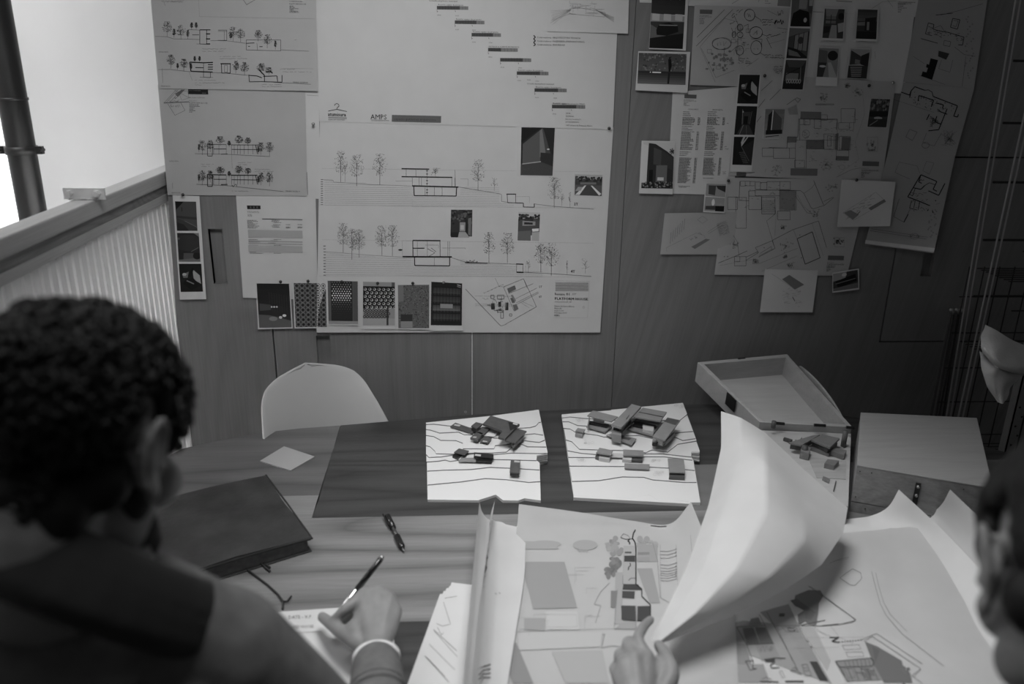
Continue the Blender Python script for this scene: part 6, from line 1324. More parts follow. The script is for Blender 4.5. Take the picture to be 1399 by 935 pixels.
# curled left edges
l1 = Patch('tracing_sheet', 'outer rolled-up tracing edge standing left of the main tracing', [
    [(655, 686, .085), (659, 700, .06), (668, 710, .03), (684, 715, .016), (706, 720, .014)],
    [(648, 760, .085), (655, 766, .06), (668, 770, .03), (686, 772, .016), (703, 775, .014)],
    [(640, 850, .085), (649, 855, .06), (664, 857, .03), (680, 858, .016), (694, 860, .014)],
    [(630, 965, .085), (642, 970, .06), (658, 970, .03), (672, 970, .016), (684, 972, .014)]], m_tr, 24, 16, group=GT)
l2 = Patch('tracing_sheet', 'inner rolled-up tracing edge with ink hatching beside the outer roll', [
    [(676, 684, .070), (670, 706, .045), (676, 712, .026), (690, 716, .020), (718, 742, .018)],
    [(664, 765, .070), (667, 775, .045), (678, 780, .026), (692, 782, .020), (716, 790, .018)],
    [(653, 850, .070), (660, 860, .045), (672, 862, .026), (684, 864, .020), (704, 868, .018)],
    [(642, 965, .070), (652, 972, .045), (664, 975, .026), (676, 976, .020), (686, 980, .018)]], m_tr, 24, 16, group=GT)
i = l2.ink(); c = lambda x, y: (550 + x / 3.668, 680 + y / 3.668)
for q in range(26): y = 160 + q * 11; x = 435 - q * 1.3; i.line([c(x, y), c(x - 6 + rn.uniform(-4, 4), y + 8), c(x - 20, y + 16 + rn.uniform(-3, 3))], .8 if q < 8 else .5, 55)
for q in range(4): i.line([c(380, 890 + q * 22 - 20), c(405, 868 + q * 18 - 20), c(440, 838 + q * 22)], 1.2, 45)
i.scribble(rn, *c(462, 482), 9, 2, 90, 0, .5); i.obj('ink_hatching', l2.t)
# raised flap
fl_ = Patch('tracing_sheet', 'large tracing sheet lifted up by the hand, folded into a tall cone', [
    [(985, 562, .20), (1012, 571, .21), (1046, 592, .185), (1100, 643, .145), (1158, 694, .105)],
    [(985, 612, .175), (1012, 618, .205), (1046, 634, .215), (1100, 690, .150), (1152, 728, .100)],
    [(968, 690, .125), (992, 690, .165), (1045, 700, .190), (1100, 738, .150), (1122, 772, .095)],
    [(938, 775, .095), (962, 775, .130), (1005, 778, .145), (1050, 790, .125), (1072, 806, .080)],
    [(908, 838, .08), (925, 838, .095), (950, 838, .105), (980, 838, .09), (1000, 842, .062)],
    [(890, 874, .070), (895, 876, .074), (900, 878, .076), (906, 878, .072), (914, 876, .064)]], m_tr, 40, 50, group=GT, crease=.75)

# ================================================================ WOODEN CASES
m_pine = wood_mat('pale_pine', 0.42, .16, rot=(0, math.radians(90), 0), fine=(60, 60, 4), broad=8, stretch=.15, rough=.5)
m_pine2 = wood_mat('pine_plywood', 0.50, .10, rot=(0, math.radians(90), math.radians(38)), fine=(60, 60, 4), broad=8, stretch=.15, rough=.5)
m_pined = wood_mat('pine_side', 0.26, .30, rot=(0, math.radians(90), math.radians(-8)), fine=(60, 60, 6), broad=12, stretch=.2, rough=.55)
m_brass = base_mat('dark_metal_fitting', 0.05, .3, metal=.8)
case = thing('open_model_case', 'open pale wooden case with a deep lid, holding a wooden site model', 'case', T(1110, 650))
rimz = .070
RA, RB = tz(1164, 584, .812), tz(1038, 577, .812)            # hinge end of the rim, right and left
RC = wy(953, 495, 2.20); RD = wy(1075.5, 484, 2.235)
nv_ = np.cross(RA - RB, RC - RB); nv_ /= np.linalg.norm(nv_); nv_ = nv_ if nv_[2] > 0 else -nv_
B0, A0, Cb, Db = RB - nv_ * rimz, RA - nv_ * rimz, RC - nv_ * rimz, RD - nv_ * rimz
def lidp(a, b, h):       # a along the hinge 0..1, b towards the back 0..1, h above the lid floor
    return B0 * (1 - a) * (1 - b) + A0 * a * (1 - b) + Cb * (1 - a) * b + Db * a * b + nv_ * h
def lidbox(a0, a1, b0, b1, h0, h1, name, mat, **k):
    return MB().prism([lidp(a0, b0, h0), lidp(a1, b0, h0), lidp(a1, b1, h0), lidp(a0, b1, h0)], nv_ * (h1 - h0)).obj(name, mat, case, **k)
e = .045
lidbox(e, 1 - e, e, 1 - e, 0, .006, 'lid_floor', m_pine2)
lidbox(0, 1, 1 - e, 1, 0, rimz, 'lid_back_board', m_pine, bevel=.001)
lidbox(0, e, 0, 1 - e, 0, rimz, 'lid_side_board', m_pine, bevel=.001)
lidbox(e, 1 - e, 0, e * .8, 0, rimz, 'lid_front_board', m_pine, bevel=.001)
# the right side slopes down to the hinge in a curved line
pr = []
for q in range(17):
    b = (1 - e) * q / 16; h = rimz; pr.append((b, h))
v1 = [lidp(1 - e, b, h) for b, h in pr] + [lidp(1 - e, 1 - e, 0), lidp(1 - e, 0, 0)]
off = lidp(1, .5, 0) - lidp(1 - e, .5, 0)
MB().prism(v1, off).obj('lid_side_board', m_pine, case)
v2 = [lidp(1.03, b, h * (.55 + .55 * math.sin(math.pi * (b - .1) / .9) ** .6)) for b, h in pr[3:15]] + [lidp(1.03, pr[14][0], 0), lidp(1.03, pr[3][0], 0)]
MB().prism(v2, off * .5).obj('curved_stay', m_pine, case)
# base with the model
zb_ = .79; HA, HB = tz(1163, 592, zb_), tz(1040, 588, zb_); FR_ = tz(1159, 692, zb_); fr2 = HB + (FR_ - HA)
bq = [HB, HA, FR_, fr2]
MB().prism([(p[0], p[1], zb_) for p in bq], (0, 0, -.0495)).obj('case_base', m_pine2, case, bevel=.001)
for x0, y0, x1_, y1_ in ((1060, 578.5, 1072, 579.5), (1112, 581, 1128, 582), (1156, 584, 1167, 585)):
    MB().tube([tz(x0, y0, .818), tz(x1_, y1_, .818)], .0042, 8).obj('hinge', m_brass, case)
c = lambda x, y: (1020 + x / 6.678, 560 + y / 6.678)
def cs(name, q, z, th, mat): slab(name, q, zb_ + z, th, mat, case, c)
m_wd = wood_mat('model_wood', 0.20, .2, fine=(60, 60, 20)); m_wd2 = wood_mat('model_wood_dark', .08, .4, fine=(90, 90, 20)); 
cs('roof', [(385, 300), (600, 235), (670, 228), (500, 325)], .030, .004, m_wd); cs('block', [(400, 318), (500, 335), (640, 250), (600, 245)], .022, .012, m_wd2); cs('roof', [(690, 225), (850, 260), (760, 345), (590, 275)], .030, .005, m_wd); cs('block', [(600, 290), (740, 360), (830, 300), (760, 280)], .022, .010, m_wd2); cs('block', [(570, 335), (750, 400), (770, 375), (600, 320)], .010, .009, m_wd)
cs('block', [(345, 250), (420, 272), (400, 285), (335, 262)], .008, .007, m_wd2); cs('block', [(450, 245), (505, 250), (480, 275), (440, 270)], .010, .009, m_lt); cs('block', [(800, 345), (915, 370), (890, 415), (768, 375)], .014, .013, m_wd); cs('block', [(740, 450), (845, 465), (800, 510), (710, 490)], .014, .013, m_wd); cs('block', [(500, 325), (585, 345), (570, 400), (490, 380)], .020, .019, m_wd)
cs('block', [(700, 605), (760, 630), (750, 660), (690, 630)], .005, .0045, m_wd); cs('edge_strip', [(812, 648), (820, 652), (798, 742), (790, 735)], .003, .0028, m_wd2); cs('terrain_plate', [(560, 430), (910, 470), (905, 635), (640, 620)], .0012, .001, m_pine); cs('terrain_plate', [(800, 300), (860, 300), (915, 318), (880, 345), (800, 335)], .003, .0025, m_lt)
for (x, yb, yt, w_) in ((880, 340, 195, 26), (520, 425, 330, 30), (243, 165, 105, 22)):
    b = tz(*c(x, yb), zb_ + (.001 if x != 243 else .02)); v = ray(*c(x, yt)); hh = CAM + v * (b[1] / v[1]); rr = w_ / 6.678 / F * b[1] * 1.05
    MB().tube([b, (b[0], b[1], max(hh[2], b[2] + .01))], rr, 10).obj('wooden_peg', wood_mat('peg_wood', .11, .6, fine=(40, 40, 8)), case, smooth=True)
# clasp on the lid's left side
q = [lidp(-.015, .33, .03), lidp(-.015, .47, .03), lidp(-.015, .47, .072), lidp(-.015, .33, .072)]
MB().prism(q, -off * .25).obj('clasp', m_brass, case, bevel=.002)
q = tz(966, 487.5, float(lidp(.1, 1, rimz)[2]))
MB().prism([lidp(.44, .985, rimz), lidp(.52, .985, rimz), lidp(.52, 1, rimz), lidp(.44, 1, rimz)], (0, 0, .0015)).obj('hinge', m_brass, case)

box = thing('closed_wooden_box', 'closed pale wooden box with a dark metal hasp, right end of the table', 'box', T(1163, 697))
zx = .86
tp = [T(1176, 563.5, zx), T(1335, 571, zx), T(1357, 667, zx), T(1171, 635.5, zx)]

def inset(q, d):
    c_ = np.mean(q, axis=0); return [p + (c_ - p) * d for p in q]
MB().prism([p - (0, 0, .004) for p in tp], (0, 0, .004)).obj('lid_panel', wood_mat('box_lid_ply', 0.34, .10, rot=(0, math.radians(90), math.radians(80)), fine=(60, 60, 4), broad=8, stretch=.15, rough=.5, axis='Y'), box, bevel=.0015)
MB().prism([p - (0, 0, .0041) for p in inset(tp, .004)], (0, 0, -.088)).obj('box_body', m_pined, box)
MB().prism([p - (0, 0, .0945) for p in inset(tp, .004)], (0, 0, -.0250)).obj('base_tray', m_pined, box)
f0, f1 = tp[3], tp[2]; fd = (f1 - f0) / np.linalg.norm(f1 - f0); nr = np.array([fd[1], -fd[0], 0])
def fp(t, z, out=.0): p = f0 + (f1 - f0) * t; return np.array([p[0], p[1], 0]) + nr * out + np.array([0, 0, z])
# hasp where the photo shows it
ht = .455
MB().prism([fp(ht, .842), fp(ht + .04, .842), fp(ht + .04, .772), fp(ht, .772)], nr * .003).obj('hasp', m_brass, box, bevel=.0006)
for z in (.834, .812, .786): 
    MB().ball(fp(ht + .02, z, .004), .0042, 8).obj('hasp_screw', m_pinl, box, smooth=True)
for t_, z in ((.03, .845), (.03, .78), (.12, .846), (.8, .845), (.12, .755), (.5, .756)): MB().ball(fp(t_, z, 0), .0016, 6).obj('nail', m_brass, box)

# ================================================================ RIGHT SIDE RACK
m_wire = base_mat('grey_wire', 0.38, .35, metal=.6); m_wired = base_mat('dark_wire', .012, .5)
rk = thing('wire_rack', 'tall dark wire rack with paired upright rods at the right edge', 'rack', (1.7, 2.12, 0))
def post(x0, z0, x1_, z1, y, nm='upright_rod'):
    for d in (-.0065, .0065):
        k = (x1_ - x0) / (z1 - z0); MB().tube([(x0 - k * z0 + d, y, 0), (x0 + k * (2.5 - z0) + d, y, 2.5)], .0024, 6).obj(nm, m_wire, rk)
pA1, pA0 = wy(1391, 0, 2.16), wy(1296, 567, 2.16); post(pA0[0], pA0[2], pA1[0], pA1[2], 2.16)
pB1, pB0 = wy(1399, 175, 2.02), wy(1313, 567, 2.02); post(pB0[0], pB0[2], pB1[0], pB1[2], 2.02)
xr = 2.2
src = None
for y in (83, 168, 249, 328, 405):
    z = float(wy(1385 - (y - 83) * .17, y, 2.16)[2]); xx = float(wy(1385 - (y - 83) * .17, y, 2.16)[0])
    MB().tube([(xx - .0, 2.16, z), (xr, 2.16, z)], .0035, 6).obj('rung', m_wired, rk)
    MB().tube([(xx + .02, 2.02, z - .0), (xr, 2.02, z)], .002, 6).obj('rung', m_wired, rk)
for z in (.62, .95, 1.17):
    sh_ = MB()
    for q_ in range(8): sh_.tube([(1.46, 2.02 + q_ * .02, z), (xr, 2.02 + q_ * .02, z)], .0016, 5)
    sh_.obj('wire_shelf', m_wired, rk)
for k in range(16):
    x = 1.45 + k * .045; MB().tube([(x, 2.18, .1), (x, 2.18, 1.17)], .0018, 5).obj('grid_wire', m_wired, rk)
for k in range(9):
    z = .2 + k * .11; MB().tube([(1.44, 2.183, z), (xr, 2.183, z)], .0018, 5).obj('grid_wire', m_wired, rk)
MB().tube([(xr, 2.16, 0), (xr, 2.16, 2.5)], .004, 6).obj('upright_rod', m_wire, rk)
MB().tube([(xr, 2.02, 0), (xr, 2.02, 2.5)], .004, 6).obj('upright_rod', m_wire, rk)

fb = thing('folded_rod_bundle', 'bundle of folded dark metal rods leaning on the cupboard beside the rack', 'rods', (1.42, 2.24, 0))
for k, (xt, xb) in enumerate(((1300, 1272), (1303, 1279), (1307, 1284), (1310, 1289), (1313, 1292))):
    yy = 2.235 + (k % 2) * .02; a, b = wy(xt, 424 + 3 * (k % 2), yy), wy(xb, 567, yy); d = (b - a) / (a[2] - b[2])
    MB().tube([tuple(a), tuple(a + d * (a[2] - .0))], .0042, 8).obj('rod', base_mat('dull_metal_rod', .09, .4, metal=.4), fb)
    MB().ball(a, .007, 8).obj('rod_end', m_wire, fb)
for k in range(1): pass

# perforated steel upright at the right edge
su = thing('slotted_steel_post', 'pale slotted steel post at the right edge below the canvas cloth', 'post', (1.47, 1.93, 0))
yS = 1.93
pa, pb_ = wy(1399, 505, yS), wy(1372, 622, yS)
xs = float(pb_[0]); m_gal = base_mat('galvanised_steel', .30, .4, metal=.5)
q = MB().box(xs, xs + .028, yS, yS + .003, 0, 1.02).box(xs, xs + .003, yS, yS + .028, 0, 1.02); q.obj('angle_profile', m_gal, su)
MB().box(xs + .034, xs + .075, yS + .004, yS + .007, 0, 1.02).obj('angle_profile', m_gal, su)
MB().box(xs + .0281, xs + .0339, yS + .001, yS + .01, 0, 1.02).obj('seam_channel', m_wired, su)
for k in range(14):
    z = .62 + k * .028; MB().tube([(xs + .012 + .012 * (k % 2), yS - .0005, z), (xs + .012 + .012 * (k % 2), yS + .0005, z)], .003, 8).obj('slot_hole', m_wired, su)

# canvas cloth hanging from the rack
def cloth_grid(rows, d, n=26):
    G = np.array([[dp(x, y, dd) for x, y, dd in r] for r in rows]); R_, K = G.shape[:2]; P = []
    for j in range(n + 1):
        row = [catmull(list(G[:, k]), j / n * (R_ - 1)) for k in range(K)]
        for i_ in range(n + 1):
            p = catmull(row, i_ / n * (K - 1)); w_ = .0016 * math.sin(i_ * .55 + j * .25) + .0012 * math.sin(j * .6 + i_ * .3); P.append((p[0], p[1] - w_, p[2]))
    fs = [(j * (n + 1) + i_, (j + 1) * (n + 1) + i_, (j + 1) * (n + 1) + i_ + 1, j * (n + 1) + i_ + 1) for j in range(n) for i_ in range(n)]
    return thick(P, fs, n, n, (.001, .002, 0))
m_cloth = base_mat('canvas', .48, .9, bump=.4, bscale=250, var=.1, vscale=15)
cl = thing('canvas_cloth', 'pale canvas cloth draped over the rack at the right edge', 'cloth', dp(1365, 548, 2.12), None)
D = 2.12
vs, fs = cloth_grid([[(1346, 444, D), (1362, 452, D - .02), (1385, 466, D - .02), (1420, 480, D)], [(1340, 460, D - .02), (1358, 472, D - .05), (1385, 488, D - .05), (1420, 500, D - .02)], [(1341, 474, D - .03), (1360, 492, D - .06), (1385, 506, D - .05), (1420, 510, D - .02)], [(1342, 482, D - .02), (1362, 502, D - .03), (1388, 510, D - .03), (1420, 514, D)]], D)
mesh_obj('upper_fold', vs, fs, m_cloth, cl, smooth=True)
vs, fs = cloth_grid([[(1338, 480, D), (1352, 488, D), (1375, 503, D), (1398, 512, D)], [(1341, 505, D), (1355, 505, D - .03), (1374, 510, D - .03), (1390, 520, D)], [(1349, 528, D), (1358, 525, D - .02), (1371, 528, D - .02), (1380, 532, D)], [(1362, 549, D), (1366, 551, D - .01), (1371, 551, D - .01), (1376, 545, D)]], D)
mesh_obj('hanging_corner', vs, fs, m_cloth, cl, smooth=True)
# ================================================================ PEOPLE
m_skin = base_mat('skin', 0.24, .5, spec=.35, var=.10, vscale=30, bump=.15, bscale=220)
m_skin2 = base_mat('skin_darker', 0.05, .6, spec=.2, var=.10, vscale=30)
m_hair = base_mat('dark_hair', 0.010, .55, spec=.3)
m_beard = base_mat('short_beard', 0.03, .85, bump=.9, bscale=500)
m_sweater = base_mat('dark_grey_knit', 0.15, .95, spec=.1, bump=.7, bscale=600, var=.15, vscale=40)
m_collar = base_mat('black_knit_collar', 0.03, .95, bump=.6, bscale=500)
m_sweater2 = base_mat('black_jumper', 0.02, .95, bump=.6, bscale=500)
m_trouser = base_mat('dark_trousers', 0.02, .9)
class Body(MB):
    def ell(s, c, r, Rm=None, n=20):
        """ellipsoid with its own axes (columns of Rm)"""
        c = np.array(c, float); vs = []; fs = []
        Rm = np.eye(3) if Rm is None else Rm
        for i in range(n // 2 + 1):
            th = math.pi * i / (n // 2)
            for k in range(n):
                a = 2 * math.pi * k / n
                vs.append(c + Rm @ (np.array([math.sin(th) * math.cos(a), math.sin(th) * math.sin(a), math.cos(th)]) * np.array(r)))
        for i in range(n // 2):
            for k in range(n): fs.append((i * n + k, (i + 1) * n + k, (i + 1) * n + (k + 1) % n, i * n + (k + 1) % n))
        return s.add(vs, fs)
    def limb(s, pts, rs, n=16):
        """tapering tube with round joints"""
        pts = [np.array(p, float) for p in pts]
        P = []; Q = []
        m = len(pts) - 1
        for k in range(m * 6 + 1):
            t = k / 6; P.append(catmull(pts, t)); i = min(int(t), m - 1); f = t - i; Q.append(rs[i] * (1 - f) + rs[i + 1] * f)
        s.tube([tuple(p) for p in P], Q, n)
        for p, r in ((P[0], Q[0]), (P[-1], Q[-1])): s.ball(tuple(p), r * .99, 14)
        return s
    def solid(s, name, mat, parent, voxel, smooth=6, factor=.5, **kw):
        o = mesh_obj(name, s.v, s.f, mat, parent, True, **kw)
        bm = bmesh.new(); bm.from_mesh(o.data); bmesh.ops.remove_doubles(bm, verts=bm.verts, dist=1e-6); bmesh.ops.recalc_face_normals(bm, faces=bm.faces); bm.to_mesh(o.data); bm.free()
        r = o.modifiers.new('skin_over', 'REMESH'); r.mode = 'VOXEL'; r.voxel_size = voxel; r.use_smooth_shade = True
        sm = o.modifiers.new('soften', 'SMOOTH'); sm.factor = factor; sm.iterations = smooth
        return o
def frame(az, pitch, roll=0):
    """columns right, forward, up of a head looking along az (from +y towards +x) and pitched down"""
    a, p = math.radians(az), math.radians(pitch)
    f = np.array([math.sin(a) * math.cos(p), math.cos(a) * math.cos(p), -math.sin(p)])
    r = np.array([math.cos(a), -math.sin(a), 0]); u = np.cross(r, f)
    q = math.radians(roll); r2 = r * math.cos(q) + u * math.sin(q); u2 = -r * math.sin(q) + u * math.cos(q)
    return np.stack([r2, f, u2], 1)
def add_head(b, c, Fm, sc=1.0):
    def L(x, y, z): return c + Fm @ (np.array([x, y, z]) * sc)
    E = lambda x, y, z, rx, ry, rz, Rm=None, n=20: b.ell(L(x, y, z), np.array([rx, ry, rz]) * sc, Fm if Rm is None else Fm @ Rm, n)
    E(0, -.012, .028, .074, .092, .082)            # cranium
    E(0, .030, .020, .064, .066, .070)             # forehead
    E(0, .038, -.038, .056, .058, .062)            # face
    E(0, .050, -.078, .040, .044, .036)            # jaw
    E(0, .080, -.094, .022, .018, .018)            # chin
    for s_ in (-1, 1):
        E(s_ * .046, .050, -.030, .024, .034, .026)    # cheekbones
        E(s_ * .048, .018, -.070, .018, .040, .026)    # jaw corners
        E(s_ * .026, .084, .022, .024, .012, .009)     # brows
    b.limb([L(0, .090, .014), L(0, .104, -.012), L(0, .112, -.028)], [.009 * sc, .011 * sc, .014 * sc], 10)   # nose
    E(.010, .100, -.033, .008, .010, .007); E(-.010, .100, -.033, .008, .010, .007)
    E(0, .096, -.056, .022, .010, .006); E(0, .094, -.066, .019, .010, .007)                        # lips
    for s_ in (-1, 1):                              # ears: rim, inner fold, bowl and lobe
        ex, ey, ez = s_ * .076, -.006, -.010
        rim = []
        for k in range(13):
            a = math.radians(-70 + 300 * k / 12)
            rim.append(L(ex + s_ * (.010 + .006 * math.cos(a - .6)), ey - .004 - .019 * math.cos(a), ez + .006 + .031 * math.sin(a)))
        b.limb(rim, [.0042 * sc] * 13, 8)
        b.limb([L(ex + s_ * .008, ey - .006, ez + .024), L(ex + s_ * .010, ey - .008, ez + .005), L(ex + s_ * .008, ey + .0, ez - .014)], [.0036 * sc] * 3, 8)
        E(ex + s_ * .004, ey - .004, ez + .006, .005, .017, .028)
        E(ex + s_ * .008, ey + .006, ez - .026, .006, .009, .011)
        E(ex + s_ * .006, ey + .014, ez - .004, .006, .005, .008)
    return L
def add_face(L, Fm, sc, par, hairmat, brow=True):
    for s_ in (-1, 1):
        e = Body().ell(L(s_ * .029, .083, .002), np.array([.011, .010, .009]) * sc, Fm, 14).obj('eye', base_mat('eye_white', .5, .2), par, smooth=True)
        Body().ell(L(s_ * .029, .0905, .001), np.array([.005, .004, .005]) * sc, Fm, 10).obj('iris', base_mat('dark_iris', .01, .15), e, smooth=True)
        MB().tube([tuple(L(s_ * .012, .097, .020)), tuple(L(s_ * .030, .096, .027)), tuple(L(s_ * .046, .084, .021))], [.002, .0036, .0016], 8).obj('eyebrow', hairmat, par)
    return
def hair_piece(L, Fm, sc, par, mat, seed, curly=True, low=-.05):
    r_ = random.Random(seed); b = Body()
    def inside(u):
        x, y, z = u
        if y > .62 and z < .50: return False
        if y > .12 and z < .16 + y * .25: return abs(x) > .75 and z > -.30 and y < .40 and y > .18
        if z < -.62 + .25 * (y + 1): return False
        if abs(x) > .72 and -.30 < y < .14 and z < .28: return False
        return True
    cr = np.array([.076, .098, .087]) * sc; c0 = np.array([0, -.010, .030])
    pts = []
    N_ = 2600
    for k in range(N_):
        z = 1 - 2 * (k + .5) / N_; a = k * 2.399963; q = math.sqrt(1 - z * z); u = np.array([q * math.cos(a), q * math.sin(a), z])
        if inside(u): pts.append(u)
    thin = {}
    base = Body()
    for k, u in enumerate(pts):
        if k % 2 == 0:
            lump = 1 + .05 * noise.noise(Vector(u * 3.0)) + .035 * noise.noise(Vector(u * 8))
            p = np.array(L(*(c0 + u * cr / sc * lump * (1.0 + .03 * max(0, u[2])))))
            base.ball(tuple(p), (.0125 if u[2] > -.4 else .009) * sc, 8)
    for x, y, z, r1 in ((0, -.066, -.050, .046), (.030, -.056, -.058, .040), (-.030, -.056, -.058, .040), (0, -.058, -.085, .040), (.025, -.05, -.092, .034), (-.025, -.05, -.092, .034), (.058, -.035, -.03, .03), (-.058, -.035, -.03, .03)): base.ell(L(x, y, z), (r1 * .9, r1 * .8, r1), Fm, 12)
    o = base.solid('hair', mat, par, .0045, 1, .5)
    if curly:
        cb = MB()
        nape = [np.array((x, y, z)) / np.linalg.norm((x, y, z)) for x, y, z in [(r_.uniform(-.6, .6), -.8, r_.uniform(-1.0, -.5)) for _ in range(170)]]
        for k, u in enumerate(pts + nape):
            if r_.random() > .62 and k < len(pts): continue
            lump = 1 + .05 * noise.noise(Vector(u * 3.0)) + .035 * noise.noise(Vector(u * 8))
            n = Fm @ u; p = np.array(L(*(c0 + u * cr / sc * lump))) + n * .009
            if k >= len(pts): p = np.array(L(u[0] * .085, -.088 + .02 * abs(u[0]), -.02 + (u[2] + .4) * .14))
            t = np.cross(n, [r_.uniform(-1, 1), r_.uniform(-1, 1), r_.uniform(-1, 1)]); t /= np.linalg.norm(t); w_ = np.cross(n, t)
            rad = r_.uniform(.004, .0085); turns = r_.uniform(.7, 1.3); q = []
            for j in range(7):
                a = j / 6 * turns * 6.283; q.append(tuple(p + t * (rad * math.cos(a)) + w_ * (rad * math.sin(a)) + n * (.002 + .007 * math.sin(j / 6 * 3.14) * r_.uniform(.6, 1))))
            cb.tube(q, [.0022, .003, .003, .003, .0026, .002, .001], 4)
        cb.obj('hair_curls', mat, o, smooth=True)
    return o
def stool(label, x, y, z):
    t = thing('stool', label, 'stool', (x, y, 0))
    MB().tube([(x, y, z - .03), (x, y, z)], .17, 28).obj('seat', base_mat('stool_seat', .1, .6), t, bevel=.006)
    for a in range(4):
        q = math.radians(45 + 90 * a); MB().tube([(x + .11 * math.cos(q), y + .11 * math.sin(q), z - .031), (x + .19 * math.cos(q), y + .19 * math.sin(q), 0)], .011, 8).obj('leg', m_leg, t)
    return t
def lower(b, x, y, seat, az=0):
    """pelvis, thighs under the table, shins and feet"""
    for s_ in (-1, 1):
        hip = (x + s_ * .09, y, seat + .10); knee = (x + s_ * .13, y + .40, seat + .07); ank = (x + s_ * .14, y + .36, .09)
        b.limb([hip, knee], [.088, .062]).limb([knee, ank], [.058, .042]).limb([ank, (ank[0], ank[1] + .13, .045)], [.045, .038])
    b.ell((x, y, seat + .11), (.17, .13, .115))

# ---------------------------------------------------------------- the man writing, left
hc = dp(112, 606, .77); Fm = frame(19, 30, 3)
man = thing('person', 'person with dark curly hair and a grey jumper bending over the notes and writing', 'person', (-.42, .52, 0))
b = Body(); L = add_head(b, hc, Fm, 1.0)
neck = hc + Fm @ np.array([0, -.040, -.105]); sh_c = dp(110, 820, .80)
b.limb([L(0, -.035, -.04), neck, sh_c + (0, .0, .03)], [.058, .060, .075])
SR, SL = dp(292, 898, .87), np.array([-.60, .60, 1.10])
b.ell((-.42, .54, .90), (.16, .11, .26)); b.limb([SL, SR], [.065, .065])
lower(b, -.42, .42, .50)
EL = np.array([-.105, .84, .80]); WR = T(514, 893, .800)
b.limb([SR, EL], [.052, .042]); b.limb([EL, WR], [.042, .027])
ELL = np.array([-.655, .70, .84]); WL = np.array([-.52, .80, .68]); b.limb([SL, ELL], [.052, .042]).limb([ELL, WL], [.042, .027])
def hand(b, wr, palm, mcps, fingers, thumb, pr=.017):
    pc = np.mean([np.array(m) for m in mcps], axis=0)
    for m in mcps: b.limb([wr, wr * .45 + np.array(m) * .55, m], [.018, .0175, .0120], 10)
    for a, c_ in zip(mcps[:-1], mcps[1:]): b.limb([a, c_], [.0115, .0115], 8); b.limb([wr * .5 + np.array(a) * .5, wr * .5 + np.array(c_) * .5], [.0155, .0155], 8)
    for m, f in zip(mcps, fingers): b.limb([m] + f, [.0110, .0096, .0086, .0074][:len(f) + 1], 10)
    b.limb(thumb, [.0165, .0135, .0112, .0092][:len(thumb)], 10)
# writing hand (right): knuckles, then finger joints, all in space
mc = [T(497, 812, .830), T(517, 808, .834), T(533, 818, .829), T(541, 835, .818)]
fg = [[T(473, 833, .822), T(456, 848, .795), T(449, 853, .770)],
      [T(497, 828, .815), T(474, 846, .790), T(462, 856, .768)],
      [T(516, 838, .800), T(495, 850, .776), T(481, 862, .765)],
      [T(528, 850, .788), T(510, 862, .766), T(497, 870, .762)]]
th = [T(495, 882, .798), T(472, 868, .798), T(453, 853, .790), T(440, 843, .772)]
hand(b, WR, None, mc, fg, th)
ml = [WL + np.array(v) for v in ((.07, .05, .0), (.06, .07, .0), (.04, .08, .0), (.02, .085, -.002))]
hand(b, WL, None, ml, [[m + np.array((.02, .03, -.003)), m + np.array((.035, .045, -.012))] for m in ml], [WL, WL + np.array((.05, .01, -.004)), WL + np.array((.08, .03, -.01))])
b.ell(tuple(T(510, 846, .812)), (.036, .034, .018)); b.ell(tuple(T(488, 862, .803)), (.022, .026, .018))
b.solid('body', m_skin, man, .0034, 5, .5)
add_face(L, Fm, 1.0, man, m_hair)
hair_piece(L, Fm, 1.0, man, m_hair, 3)
bd = Body()
for x, y, z, r1 in ((0, .082, -.097, .024), (.03, .066, -.088, .022), (-.03, .066, -.088, .022), (.046, .038, -.074, .021), (-.046, .038, -.074, .021), (.055, .012, -.052, .018), (-.055, .012, -.052, .018), (.030, .048, -.104, .02), (-.03, .048, -.104, .02), (0, .060, -.108, .024), (.016, .098, -.049, .008), (-.016, .098, -.049, .008)): bd.ell(L(x, y, z), np.array([r1, r1, r1]) * 1.0, Fm, 12)
bd.solid('beard', m_beard, man, .004, 3)
# jumper
s_ = Body(); s_.ell((-.42, .53, .92), (.20, .145, .24)); s_.ell((-.42, .50, .76), (.20, .145, .20)); s_.ell((-.40, .60, 1.08), (.20, .115, .11))
s_.limb([SL, sh_c + (-.02, -.02, -.02), SR], [.078, .085, .075]); s_.limb([SR, SR * .5 + EL * .5 + (0.01, 0, 0), EL, EL * .45 + WR * .55, EL * .12 + WR * .88], [.078, .060, .050, .046, .0405]); s_.limb([SL, ELL, WL], [.080, .060, .042])
s_.ell((-.44, .52, .62), (.20, .15, .10))
s_.solid('jumper', m_sweater, man, .006, 8, .5)
cuff = Body(); e0, e1 = EL * .30 + WR * .70, EL * .26 + WR * .74
for t0 in (.60, .66, .72): 
    p0, p1 = EL * (1 - t0) + WR * t0, EL * (.985 - t0) + WR * (t0 + .015); cuff.tube([tuple(p0), tuple(p1)], .049 - (t0 - .6) * .06, 18)
cuff.obj('sleeve_crease', m_sweater, man, smooth=True)
